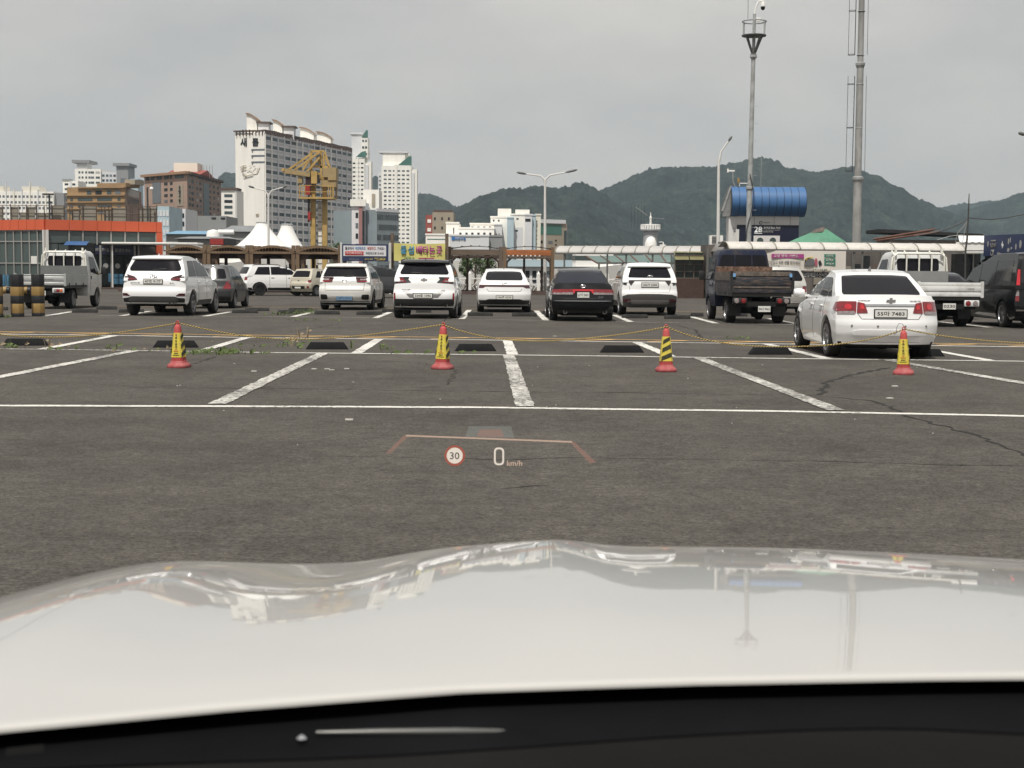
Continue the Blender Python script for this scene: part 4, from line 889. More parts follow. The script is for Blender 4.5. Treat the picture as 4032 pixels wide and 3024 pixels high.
for i, (px, r0, pl_) in enumerate(((705, 0, [(-.02, .64), (-.06, .60), (-.09, .55), (-.10, .52)]), (1742, 0, [(.01, .64), (.03, .70), (.08, .73), (.11, .74)]), (3557, 0, [(0, .65), (-.03, .70), (-.08, .71), (-.11, .66), (-.12, .57), (-.15, .55)]))):
    c = CONES[(0, 1, 3)[i]]
    tag(MB().tube([(c.x + x, c.y, z) for x, z in pl_], .0035, 5).build('tie_wire', M['wire'], None, True), ['thin black wire end hanging from the cone nearest the posts', 'thin black wire end sticking up from the cone before the black-roofed SUV', 'looped black wire end on the cone before the near white sedan'][i], 'wire', 'wire ends tying the rope')
# ------------------------------------------------------------------ wheel stops
M['rubber'] = mat('rubber', (.0105, .0105, .0115), .8, var=.25, scale=6, spec=.2)
M['concrete_dark'] = mat('concrete_dark', (.028, .0275, .0265), .9, var=.3, scale=6, dirt=(.045, .042, .038), dscale=7, bump=.4)
def near_stop(x0, x1, row, label):
    a, b_ = gnd(x0, row), gnd(x1, row); L_ = (b_ - a).length; c = (a + b_) / 2; rz = math.atan2(b_.y - a.y, b_.x - a.x); h = .125; e = .085; dp = .16
    m_ = MB(); m_.add([(-L_ / 2, 0, 0), (L_ / 2, 0, 0), (L_ / 2, dp, 0), (-L_ / 2, dp, 0), (-L_ / 2 + e, .03, h), (L_ / 2 - e, .03, h), (L_ / 2 - e, dp - .03, h), (-L_ / 2 + e, dp - .03, h)], [(3, 2, 1, 0), (4, 5, 6, 7), (0, 1, 5, 4), (1, 2, 6, 5), (2, 3, 7, 6), (3, 0, 4, 7)])
    root = empty('wheel_stop', c, rz, label, 'wheel stop', 'rubber wheel stops of the empty bays'); smooth_angle(m_.build('stop_block', M['rubber'], root), 25, .004)
    for s in (-1, 1): MB().lathe([(.001, 0), (.014, 0), (.014, .006), (.001, .007)], 10, (s * L_ * .28, dp / 2, h)).build('anchor_bolt', M['dark_metal'], root)
for x0, x1, row, lb in ((6, 188, 1361, 'rubber wheel stop overgrown with dry stalks below the striped posts'), (600, 781, 1369, 'rubber wheel stop behind the cone nearest the striped posts'), (1203, 1373, 1376, 'rubber wheel stop with a green weed at its end'), (1792, 1956, 1383, 'rubber wheel stop right behind the cone before the black-roofed SUV'), (2367, 2537, 1389, 'rubber wheel stop beside the cone with a striped front'), (2953, 3122, 1397, 'rubber wheel stop under the sagging rope beside the near white sedan'), (3560, 3722, 1404, 'rubber wheel stop under the near white sedan')):
    near_stop(x0, x1, row, lb)
def far_stop(x0, x1, row, label):
    a, b_ = gnd(x0, row), gnd(x1, row); L_ = (b_ - a).length; c = (a + b_) / 2; rz = math.atan2(b_.y - a.y, b_.x - a.x)
    o = MB().add([(-L_ / 2, 0, 0), (L_ / 2, 0, 0), (L_ / 2, .17, 0), (-L_ / 2, .17, 0), (-L_ / 2 + .015, .02, .115), (L_ / 2 - .015, .02, .115), (L_ / 2 - .015, .15, .115), (-L_ / 2 + .015, .15, .115)], [(3, 2, 1, 0), (4, 5, 6, 7), (0, 1, 5, 4), (1, 2, 6, 5), (2, 3, 7, 6), (3, 0, 4, 7)]).build('kerb_stop', M['concrete_dark'], None, False, c, rz)
    tag(smooth_angle(o, 25, .01), label, 'wheel stop', 'low wheel stops of the parked row')
for x0, x1, row, lb in ((282, 386, 1231, 'wheel stop in front row just behind the striped-post truck'), (378, 462, 1219, 'wheel stop in rear row beyond the striped-post truck'), (466, 568, 1231, 'wheel stop by the left rear tyre of the SUV near the posts'), (610, 700, 1229, 'wheel stop under the SUV near the striped posts'),
                        (913, 1017, 1233, 'front wheel stop of the empty bay beside the SUV near posts'), (964, 1061, 1225, 'rear wheel stop of the empty bay beside the SUV near posts'), (1095, 1195, 1235, 'front wheel stop with green weeds at both ends'), (1137, 1232, 1225, 'rear wheel stop just left of the white crossover'),
                        (1240, 1339, 1238, 'wheel stop behind left rear tyre of the white crossover'), (1405, 1505, 1240, 'wheel stop behind right rear tyre of the white crossover'), (1506, 1560, 1230, 'wheel stop between the white crossover and the black-roofed SUV'), (1640, 1700, 1231, 'wheel stop seen under the black-roofed SUV'),
                        (1843, 1942, 1244, 'wheel stop behind left rear tyre of the light-bar white sedan'), (2019, 2115, 1246, 'wheel stop behind right rear tyre of the light-bar white sedan'), (2137, 2185, 1238, 'wheel stop by the left side of the black sedan'),
                        (2453, 2552, 1253, 'wheel stop behind left rear tyre of the claw-lamp SUV'), (2621, 2720, 1256, 'wheel stop behind right rear tyre of the claw-lamp SUV'), (2724, 2772, 1246, 'wheel stop by the front wheel of the dirty blue truck'), (2886, 2945, 1246, 'wheel stop seen under the dirty blue truck'), (-70, 32, 1222, 'wheel stop at the frame edge behind the striped posts')):
    far_stop(x0, x1, row, lb)
# ------------------------------------------------------------------ striped posts with pipes
M['post_yellow'] = mat('post_yellow', (.29, .185, .06), .6, var=.15, scale=6, dirt=(.25, .155, .05), dscale=4)
M['post_black'] = mat('post_black', (.012, .012, .014), .55, var=.2, scale=6)
def post(px0, px1, row, label):
    a, b_ = gnd(px0, row), gnd(px1, row); c = (a + b_) / 2; hw_ = (b_ - a).length / 2; root = empty('striped_post', c + Vector((0, hw_, 0)), R(6), label, 'bollard', 'striped posts at the lot edge')
    H_ = 1.22; zs = [0, .10, .375, .60, .86, H_]
    for i in range(5):
        smooth_angle(sq_loft([(hw_, .09, zs[i]), (hw_, .09, zs[i + 1])]).build('band', M['post_black' if i % 2 == 0 else 'post_yellow'], root), 30, .008)
    return root
post(36, 86, 1248, 'striped black and yellow post at left of the pair'); post(119, 168, 1246, 'striped black and yellow post nearest the white truck')
post(-48, 3, 1250, 'striped black and yellow post cut by the frame edge')
def rail(px0, px1, row, D, label):
    a, b_ = at(px0, row, D), at(px1, row + .0, D); root = empty('striped_rail', (a.x, a.y, 0), 0, label, 'barrier', 'striped pipes between posts'); n = max(3, int((b_ - a).length / .17))
    for i in range(n):
        p, q = a.lerp(b_, i / n) - root.location, a.lerp(b_, (i + 1) / n) - root.location; MB().tube([p, q], .10, 12).build('pipe_band', M['post_yellow' if i % 2 else 'post_black'], root, True)
rail(-220, -40, 1143, 42.4, 'striped pipe running out of frame from the cut-off post'); rail(0, 40, 1143, 42.6, 'striped pipe joining the frame-edge post to the pair'); rail(84, 122, 1143, 42.8, 'striped pipe joining the pair of posts')
# ------------------------------------------------------------------ the driver's own car: bonnet, cowl, wiper, dashboard
ego = empty('white_car_front', (.45, 1.6, 0), 0, 'white bonnet of the car the photograph is taken from', 'car')
ego_l = ego.location.copy()
M['bonnet_paint'] = mat('bonnet_paint', (.51, .497, .473), .3, coat=1, spec=.5, var=.015, scale=.8)
def gs(x, c, s): return math.exp(-((x - c) / s) ** 2)
def sstep(a, b_, x): t = min(1, max(0, (x - a) / (b_ - a))); return t * t * (3 - 2 * t)
FRONT = [(-.90, .70), (-.84, .80), (-.78, .862), (-.712, .9034), (-.647, .928), (-.55, .9603), (-.485, .9737), (-.421, .9774), (-.324, .9765), (-.208, .977), (-.176, .982), (-.099, .9975), (-.002, 1.0062), (.062, 1.0105), (.101, 1.0064), (.146, .9998), (.384, 1.0), (.577, .995), (.714, .989), (.9, .985), (1.3, .96), (1.6, .8), (1.8, .6)]
def front_z(x):
    k_ = .4 if abs(x - .062) < .06 else 1
    return .007 - .005 * sstep(.2, .7, x) + sum(interp(FRONT, x + d * k_) * w_ for d, w_ in ((-.04, .12), (-.02, .22), (0, .32), (.02, .22), (.04, .12)))
def hood_z(x, y):
    s = (y - 1.00) / .95; zr_ = 1.076 - .35 * max(0, -.40 - x) ** 1.6 - .002 * (x - .45) ** 2
    z = lerp(zr_, front_z(x), min(1.2, s) ** 1.6 if s > 0 else 0)
    z -= .003 * gs(x, -.26, .09) * gs(s, .75, .25) - .005 * gs(x, -.43, .09) * gs(s, .6, .35)
    yf_ = 1.99 - .10 * (x - .45) ** 2 - .05 * (x - .45) ** 4
    d = max(0, y - (yf_ - .12)); z -= .9 * d * d + 2.5 * max(0, y - yf_) ** 1.5
    return z
def yrear(x): return interp([(-.57, .835), (-.342, .933), (-.197, .983), (-.034, 1.03), (.14, 1.055), (.32, 1.072), (.397, 1.077), (.8, 1.065), (1.5, .90)], x)
def hood_grid(x0, x1, nx, ny, name, y_end):
    def f(u, v):
        x = lerp(x0, x1, u); ya_ = yrear(x); y = lerp(ya_, y_end, v); return (x - ego_l.x, y - ego_l.y, hood_z(x, y))
    b = MB().grid(nx, ny, f)
    def lip(u, v):                            # rolled rear edge
        x = lerp(x0, x1, u); a = v * math.pi * .55; r_ = .0045; ya_ = yrear(x); return (x - ego_l.x, ya_ - r_ * math.sin(a) - ego_l.y, hood_z(x, ya_) - r_ * (1 - math.cos(a)))
    b.grid(nx, 8, lip)
    me = b.mesh(name, M['bonnet_paint'], True)
    bm = bmesh.new(); bm.from_mesh(me); bmesh.ops.remove_doubles(bm, verts=bm.verts, dist=1e-5); bmesh.ops.recalc_face_normals(bm, faces=bm.faces)
    if sum(f.normal.z for f in bm.faces) < 0: bmesh.ops.reverse_faces(bm, faces=bm.faces)
    bm.to_mesh(me); bm.free(); return put(name, me, ego)
XS = -.428
hood_grid(XS + .0004, 1.327, 170, 110, 'bonnet', 2.22)
hood_grid(-.86, XS, 60, 110, 'fender', 2.22); hood_grid(1.329, 1.76, 40, 60, 'fender', 2.22)
MB().grid(12, 2, lambda u, v: (lerp(-.80, 1.70, u) - ego_l.x, 2.17 - .3 * (u - .5) ** 2 - ego_l.y, lerp(.25, .72, v))).build('front_panel', M['bonnet_paint'], ego)
M['cowl'] = mat('cowl', (.0055, .0057, .0068), .9, var=.3, scale=5, spec=.05)
M['dash'] = mat('dash', (.011, .0106, .0102), .95, var=.2, scale=4, spec=.04)
M['dash_dark'] = mat('dash_dark', (.002, .002, .0025), .9, var=.2, spec=.02)
MB().grid(40, 12, lambda u, v: (lerp(-.80, 1.60, u) - ego_l.x, yrear(lerp(-.80, 1.6, u)) + .25 - .52 * v - ego_l.y, min(1.058 + .001 * math.sin(v * 9), hood_z(lerp(-.8, 1.6, u), yrear(lerp(-.8, 1.6, u)) + .25 - .52 * v) - .012))).build('cowl', M['cowl'], ego, True)
DASH = [(at(px, row, .85).x, at(px, row, .85).z) for px, row in ((-1200, 3075), (0, 3040), (700, 3010), (1500, 2985), (2100, 2945), (2600, 2908), (3000, 2886), (3450, 2871), (3850, 2876), (3920, 2905), (4300, 2900))] + [(1.0, 1.10), (1.4, 1.09)]
def dash_f(u, v):
    x = lerp(-.66, 1.38, u); y = lerp(.85, .35, v); zd = sinterp(DASH, x)
    return (x - ego_l.x, y - ego_l.y, zd + .010 * math.sin(min(1, v * 3) * 1.57) - .012 * gs(v, .22, .06) * sstep(.05, .12, x))
MB().grid(60, 24, dash_f).build('dashboard', M['dash'], ego, True)
MB().grid(60, 2, lambda u, v: (lerp(-.66, 1.38, u) - ego_l.x, .852 - ego_l.y, lerp(.95, sinterp(DASH, lerp(-.66, 1.38, u)) + .0005, v))).build('dash_edge', M['dash_dark'], ego)
M['wiper_arm'] = mat('wiper_arm', (.16, .16, .15), .25, metal=.6, var=.2)
def rel(p): return (p.x - ego_l.x, p.y - ego_l.y, p.z)
MB().tube([rel(at(1245, 2884, .965)), rel(at(1500, 2882, .97)), rel(at(1800, 2880, .975)), rel(at(1960, 2882, .98)), rel(at(2090, 2892, .99))], [.0012, .0024, .0026, .0022, .001], 8).build('wiper_arm', M['wiper_arm'], ego, True)
q = at(1188, 2915, .95); MB().lathe([(.0005, -.003), (.003, -.0015), (.0035, .0015), (.0005, .004)], 10, rel(q)).build('washer_nozzle', M['chrome'], ego, True)
M['label_dark'] = mat('label_dark', (.006, .006, .006), .6, var=.2)
MB().add([rel(at(x, y, .86)) for x, y in ((24, 2978), (172, 2960), (172, 2930), (24, 2946))], [(0, 1, 2, 3)]).build('number_label', M['label_dark'], ego)
# ------------------------------------------------------------------ head-up display: light image hanging ahead of the bonnet
def glow(name, col, st, alpha):
    m = bpy.data.materials.new(name); m.use_nodes = True; t = m.node_tree; t.nodes.clear(); o = t.nodes.new('ShaderNodeOutputMaterial'); mx_ = t.nodes.new('ShaderNodeMixShader'); tr = t.nodes.new('ShaderNodeBsdfTransparent'); em = t.nodes.new('ShaderNodeEmission')
    em.inputs[0].default_value = col + (1,); em.inputs[1].default_value = st; mx_.inputs[0].default_value = alpha
    t.links.new(tr.outputs[0], mx_.inputs[1]); t.links.new(em.outputs[0], mx_.inputs[2]); t.links.new(mx_.outputs[0], o.inputs[0]); return m
M['hud_white'] = glow('hud_white', (.90, .80, .68), .95, .88); M['hud_red'] = glow('hud_red', (.52, .12, .075), .8, .8); M['hud_line'] = glow('hud_line', (.78, .55, .42), .85, .75); M['hud_pink'] = glow('hud_pink', (.52, .28, .22), .7, .5); M['hud_grey'] = glow('hud_grey', (.34, .36, .33), .8, .36); M['hud_dark'] = glow('hud_dark', (.10, .08, .07), .6, .8)
HY = 4.2; hb = at(1950, 1760, HY); hud = empty('head_up_display', (hb.x, hb.y, hb.z), 0, 'projected head-up display reading 30 and 0 km/h over the asphalt', 'display')
def hp(px, row, dy=0): p = at(px, row, HY); return (p.x - hb.x, p.y - hb.y - dy, p.z - hb.z)
def hpoly(name, m_, pl_, dy=0): return MB().add([hp(x, y, dy) for x, y in pl_] , [tuple(range(len(pl_)))]).build(name, M[m_], hud, fix=False)
hpoly('frame_line', 'hud_line', [(1597, 1712), (2254, 1737), (2252, 1743), (1599, 1718)]); hpoly('frame_arm', 'hud_pink', [(1516, 1786), (1590, 1715), (1606, 1720), (1540, 1783)]); hpoly('frame_arm', 'hud_pink', [(2244, 1742), (2262, 1740), (2347, 1820), (2322, 1824)])
circ = lambda cx, cy, r_, n=36: [(cx + r_ * math.cos(2 * math.pi * i / n), cy + r_ * math.sin(2 * math.pi * i / n)) for i in range(n)]
o_, i_ = circ(1790.5, 1794, 40.5), circ(1790.5, 1794, 32)
MB().add([hp(*p) for p in o_ + i_], [(i, (i + 1) % 36, 36 + (i + 1) % 36, 36 + i) for i in range(36)]).build('sign_ring', M['hud_red'], hud, fix=False)
hpoly('sign_disc', 'hud_white', circ(1790.5, 1794, 31.5))
def ht(s, px, row, wpx, hpx, m_, bold=0, dy=.004):
    put('lettering', text_mesh(s, wpx / F * HY, hpx / F * HY, M[m_], .0006, bold), hud, hp(px, row, dy), (math.pi / 2, 0, 0))
ht('30', 1790.5, 1794, 38, 29, 'hud_dark', .01)
oo = [(1965 + x, 1797 + y) for x, y in rpoly([(-20, -35), (20, -35), (20, 35), (-20, 35)], 20, 6)]; ii = [(1965 + x, 1797 + y) for x, y in rpoly([(-13, -28), (13, -28), (13, 28), (-13, 28)], 14, 6)]
n_ = len(oo); MB().add([hp(*p) for p in oo + ii], [(i, (i + 1) % n_, n_ + (i + 1) % n_, n_ + i) for i in range(n_)]).build('speed_digit', M['hud_white'], hud, fix=False)
ht('km/h', 2026, 1823, 60, 22, 'hud_line')
hpoly('lane_panel', 'hud_grey', [(1832, 1720), (1846, 1678), (2012, 1678), (2026, 1724)]); hpoly('car_icon', 'hud_pink', [(1876, 1718), (1890, 1690), (1972, 1690), (1986, 1720)], .003)
# ------------------------------------------------------------------ middle distance
UNIT = MB().box((0, 0, 0), (1, 1, 1))
_unit = {}
def ubox(m):
    if m not in _unit: _unit[m] = UNIT.mesh('piece', M[m])
    return _unit[m]
def piece(name, m, parent, c, d, rz=0):    # a box part, sharing one mesh per material
    return put(name, ubox(m), parent, c, rz, d)
class Face:                                # a vertical plane from point A to point B (plan), u in metres from A, n towards the viewer
    def __init__(s, A, B): s.A = Vector((A[0], A[1], 0)); s.d = Vector((B[0] - A[0], B[1] - A[1], 0)); s.L = s.d.length; s.d.normalize(); s.n = Vector((s.d.y, -s.d.x, 0)); s.rz = math.atan2(s.d.y, s.d.x)
    def p(s, u, z, off=0): q = s.A + s.d * u + s.n * off; return Vector((q.x, q.y, z))
    def u_at(s, px, row=1000):             # distance along the face where the ray through a column meets it
        r_ = ray(px, row); den = r_.x * s.d.y - r_.y * s.d.x; return (r_.x * -s.A.y + r_.y * s.A.x) / den * -1 if False else ((s.A.x * r_.y - s.A.y * r_.x) / (s.d.y * r_.x - s.d.x * r_.y))
    def z_at(s, px, row):
        u = s.u_at(px, row); q = s.p(u, 0); r_ = ray(px, row); return CAMH + r_.z * (q.y / r_.y)
    def panel(s, name, m, parent, u0, u1, z0, z1, off=0, th=.05):
        c = s.p((u0 + u1) / 2, (z0 + z1) / 2, off - th / 2); return piece(name, m, parent, c - parent.location, (abs(u1 - u0), th, abs(z1 - z0)), s.rz - parent.rotation_euler.z)
def P2(px, Y, row=1000): p = at(px, row, Y); return (p.x, p.y)
dm('orange_panel', (.56, .105, .045), .45, var=.06, scale=.6)
dm('teal_glass', (.055, .075, .072), .12, var=.25, scale=.5, spec=.6)
dm('mullion', (.30, .295, .28), .5, var=.08)
dm('shop_dark', (.012, .015, .016), .15, var=.4, scale=.6)
dm('navy_sign', (.012, .016, .045), .5, var=.1)
dm('blue_fabric', (.035, .10, .24), .6, var=.12)
dm('poster_blue', (.05, .15, .24), .6, var=.5, scale=2)
dm('roof_beige', (.24, .215, .175), .85, var=.12, scale=1.2)
dm('pipe_brown', (.09, .06, .045), .7, var=.2)
dm('white_wall', (.55, .54, .51), .8, var=.08, scale=.4, dirt=(.42, .41, .38), dscale=.5)
dm('tent_white', (.80, .79, .76), .6, var=.03, scale=.4)
dm('wood', (.16, .105, .062), .8, var=.3, scale=4, stretch=(1, 1, .3))
dm('wood_dark', (.055, .034, .024), .85, var=.3, scale=4)
dm('wood_grey', (.135, .098, .07), .85, var=.3, scale=4, dirt=(.09, .08, .07), dscale=3)
dm('wood_orange', (.34, .115, .035), .7, var=.3, scale=3)
dm('roof_film', (.22, .205, .19), .4, var=.2, scale=1)
dm('vault_white', (.60, .575, .53), .55, var=.12, scale=.7, dirt=(.42, .40, .37), dscale=.9)
dm('vault_grey', (.46, .445, .425), .55, var=.12, scale=.7, dirt=(.34, .33, .31), dscale=.9)
dm('vault_rib', (.30, .275, .23), .6, var=.15)
dm('gutter', (.12, .118, .11), .6, var=.15)
dm('deck_brown', (.09, .06, .05), .85, var=.2)
term = empty('terminal_building', (at(180, 1000, 98).x, 98, 0), 0, 'low terminal building with orange fascia and green glass walls', 'building')
fL, fR = Face(P2(-420, 104), P2(180, 98)), Face(P2(180, 98), P2(638, 102))
zt, zf = 4.76, 4.05
def on(fc, px): return fc.u_at(px)
MB().prism([fL.p(0, 0, -.2)[:2], fL.p(fL.L, 0, -.2)[:2], fR.p(fR.L, 0, -.2)[:2], (fR.p(fR.L, 0)[0] - 2.3, 110), (fL.p(0, 0)[0], 112)], lambda p: (p[0] - term.location.x, p[1] - 98, .0), lambda p: (p[0] - term.location.x, p[1] - 98, zt - .06)).build('wall', M['shop_dark'], term)
js = [180, 273, 327, 383, 438, 493, 545, 615, 638]
for a, b_ in zip(js, js[1:]): fR.panel('fascia_panel', 'orange_panel', term, on(fR, a) + .012, on(fR, b_) - .012, zf, zt, .12, .3)
jl = [-260, -200, -140, -80, -48, -17, 15, 47, 80, 112, 145, 180]
for a, b_ in zip(jl, jl[1:]): fL.panel('fascia_panel', 'orange_panel', term, on(fL, a) + .012, on(fL, b_) - .012, zf, zt, .12, .3)
fR.panel('end_pillar', 'orange_panel', term, on(fR, 616), on(fR, 639), .0, zf - .01, .1, .3)
for a, b_ in zip(js[:-1], js[1:-1]): fR.panel('window_pane', 'teal_glass', term, on(fR, a) + .07, on(fR, b_) - .07, 3.18, zf - .06, -.03, .05)
for a in js[1:-1]: fR.panel('mullion', 'mullion', term, on(fR, a) - .05, on(fR, a) + .05, 3.1, zf - .02, .05, .14)
ml = [-320, -270, -220, -170, -120, -70, -38, -6, 25, 56, 87, 118, 150, 176]
for a, b_ in zip(ml, ml[1:]):
    for z0, z1 in ((.15, 1.72), (1.80, 3.22), (3.30, zf - .06)): fL.panel('window_pane', 'teal_glass', term, on(fL, a) + .04, on(fL, b_) - .04, z0, z1, -.03, .05)
for a in ml: fL.panel('mullion', 'mullion', term, on(fL, a) - .035, on(fL, a) + .035, .1, zf - .02, .05, .12)
for z in (1.76, 3.26, zf - .03, .1): fL.panel('transom', 'mullion', term, on(fL, -320), on(fL, 176), z - .035, z + .035, .045, .1)
fL.panel('corner_column', 'pole_white', term, on(fL, 176), on(fL, 181), 0, zf, .2, .3); fR.panel('corner_column', 'pole_white', term, on(fR, 181), on(fR, 190), 0, zf, .2, .3)
for a, b_ in ((190, 232), (232, 273)): fR.panel('window_pane', 'teal_glass', term, on(fR, a), on(fR, b_) - .06, .2, 3.1, -.03, .05)
# shop front under the canopy
for a, b_, z0, z1, nm, m in ((392, 436, .3, 2.35, 'shop_door', 'shop_dark'), (441, 486, .3, 2.35, 'shop_door', 'shop_dark'), (489, 530, .3, 2.35, 'shop_door', 'shop_dark'), (375, 432, 2.42, 3.0, 'shop_sign', 'navy_sign'), (440, 530, 2.42, 3.0, 'shop_sign', 'navy_sign'), (545, 612, 2.2, 3.0, 'roller_shutter', 'grey_plastic')):
    fR.panel(nm, m, term, on(fR, a), on(fR, b_), z0, z1, .02, .06)
for s_, px, wd in (('여객대기실', 402, .95), ('돝섬안내소', 483, 1.1)):
    q = fR.p(on(fR, px), 2.72, .03) - term.location; text(s_, M['ink_grey'] if False else M['mullion'], term, q, wd, .26, (math.pi / 2, 0, fR.rz), .01, .02)
for a in (395, 438, 530, 545): fR.panel('door_post', 'mullion', term, on(fR, a) - .06, on(fR, a) + .06, 0, 3.05, .06, .1)
for px in (415, 462, 507): 
    q = fR.p(on(fR, px), 1.62, .03) - term.location; MB().lathe([(.001, -.004), (.18, -.004), (.18, .004), (.001, .004)], 20, (0, 0, 0), axis='y').build('door_sticker', M['mullion'], term, False, q, fR.rz)
for a, b_, z0, z1 in ((425, 436, .5, 1.1), (446, 484, .35, .75), (446, 484, .8, 1.05), (20, 34, .2, .95), (4, 18, .2, .95)):
    fc = fR if a > 180 else fL; fc.panel('poster', 'poster_blue', term, on(fc, a), on(fc, b_), z0, z1, .05, .02)
fL.panel('notice', 'plate_white', term, on(fL, 124), on(fL, 147), 1.72, 2.25, .06, .02)
fR.panel('door_step', 'deck_brown', term, on(fR, 385), on(fR, 640), 0, .12, .9, .9)
can = empty('flat_canopy', (at(580, 1000, 100).x, 100, 0), 0, 'thin flat cream canopy over the terminal shop doors', 'canopy')
a, b_ = at(395, 960, 99.2), at(780, 963, 99.6); bx = can.location
smooth_angle(MB().box(((a.x + b_.x) / 2 - bx.x, .4, 3.2), (b_.x - a.x, 2.0, .16)).build('canopy_slab', M['pole_white'], can), 40, .05)
for px in (438, 640, 770): q = at(px, 1000, 99.4); MB().tube([(q.x - bx.x, -.3, 0), (q.x - bx.x, -.3, 3.13)], .05, 8).build('canopy_post', M['pole_white'], can)
aw = at(318, 962, 99); tag(MB().grid(8, 4, lambda u, v: (lerp(-.78, .78, u), -.9 * (1 - v), .28 * math.sin(v * 1.57))).build('blue_awning', M['blue_fabric'], None, True, (aw.x, 98.6, 3.02)), 'blue fabric awning over the terminal doors', 'awning')
# roof screen of beige panels and pipes
rs = empty('roof_screen', (at(300, 800, 105).x, 105, zt - .06), 0, 'beige panel screen with rusty pipe frame on terminal roof', 'screen')
zof = lambda row, Y: at(300, row, Y).z
for a, b_, r0 in ((-60, 10, 816), (46, 72, 815), (80, 105, 838), (110, 138, 815), (205, 252, 810), (285, 312, 832), (320, 379, 812), (410, 438, 830), (441, 497, 817), (545, 560, 820), (562, 617, 815), (150, 200, 842)):
    A_, B_ = at(a, 900, 105), at(b_, 900, 105); piece('screen_panel', 'roof_beige', rs, ((A_.x + B_.x) / 2 - rs.location.x, 0, (zof(r0, 105) - rs.location.z) / 2), (B_.x - A_.x, .1, zof(r0, 105) - rs.location.z))
for i, a in enumerate((-40, 12, 42, 75, 104, 108, 142, 146, 175, 203, 254, 275, 284, 314, 326, 380, 400, 412, 428, 440, 498, 512, 520, 545, 560, 590, 618)):
    A_ = at(a, 900, 104.8); MB().tube([(A_.x - rs.location.x, -.15, 0), (A_.x - rs.location.x, -.15, zof(803 + (i * 7) % 12, 105) - rs.location.z)], .035, 6).build('screen_pipe', M['pipe_brown'], rs)
for z in (.75, 1.30): A_, B_ = at(-60, 900, 104.8), at(620, 900, 104.8); MB().tube([(A_.x - rs.location.x, -.17, z), (B_.x - rs.location.x, -.17, z)], .025, 6).build('screen_rail', M['pipe_brown'], rs)
def lampmast(px, row0, row1, Y, label, globe):
    A_, B_ = at(px, row1, Y), at(px, row0, Y); o = empty('roof_mast', A_, 0, label, 'mast'); MB().tube([(0, 0, 0), (0, 0, B_.z - A_.z)], .07, 8).build('mast_pole', M['dark_metal'], o)
    if globe: MB().lathe([(.001, -.14), (.1, -.1), (.15, 0), (.1, .12), (.001, .15)], 12, (.3, 0, B_.z - A_.z - .1)).build('globe_lamp', M['tent_white'], o, True); MB().tube([(0, 0, B_.z - A_.z - .05), (.3, 0, B_.z - A_.z + .05)], .03, 6).build('lamp_arm', M['dark_metal'], o)
    else: MB().box((-.1, 0, B_.z - A_.z), (.75, .3, .12)).build('flood_lamp', M['dark_metal'], o)
lampmast(196, 765, 872, 104, 'mast with dark flood lamp on the terminal roof', False); lampmast(582, 738, 872, 104, 'mast with white globe lamp on the terminal roof', True)
# ------------------------------------------------------------------ tents
def tent(px0, px1, pxa0, pxa1, rtop, rbase, Y, label):
    c = at((px0 + px1) / 2, rbase, Y); A_ = at(pxa0, rtop, Y); B_ = at(pxa1, rtop, Y); R_ = (at(px1, rbase, Y).x - at(px0, rbase, Y).x) / 2; r_ = (B_.x - A_.x) / 2; o = empty('peaked_tent', (c.x, Y, 0), 0, label, 'tent', 'white peaked tents'); zt_, zb_ = A_.z, c.z - .35
    prof = [(r_ + (R_ * 1.12 - r_) * (1 - t) ** 1.45, lerp(zb_, zt_, t)) for t in [i / 10 for i in range(11)]] + [(r_ * .2, zt_ + .02)]
    smooth_angle(MB().lathe([(prof[0][0], zb_ - .3)] + prof, 12, ph=.5).build('tent_roof', M['tent_white'], o), 60)
    MB().lathe([(r_ * 1.04, zt_ - .02), (r_ * 1.08, zt_ + .03), (r_ * .9, zt_ + .1), (.02, zt_ + .12)], 16).build('tent_crown', M['galv'], o)
    for s in (-1, 1):
        for t in (-1, 1): MB().tube([(s * R_ * .72, t * R_ * .72, 0), (s * R_ * .72, t * R_ * .72, zb_)], .05, 6).build('tent_pole', M['pole_white'], o)
tent(925, 1140, 1033, 1078, 878, 966, 112, 'white peaked tent in front of the lettered apartment block'); tent(1068, 1192, 1106, 1152, 886, 962, 120, 'white peaked tent beside the yellow crane')
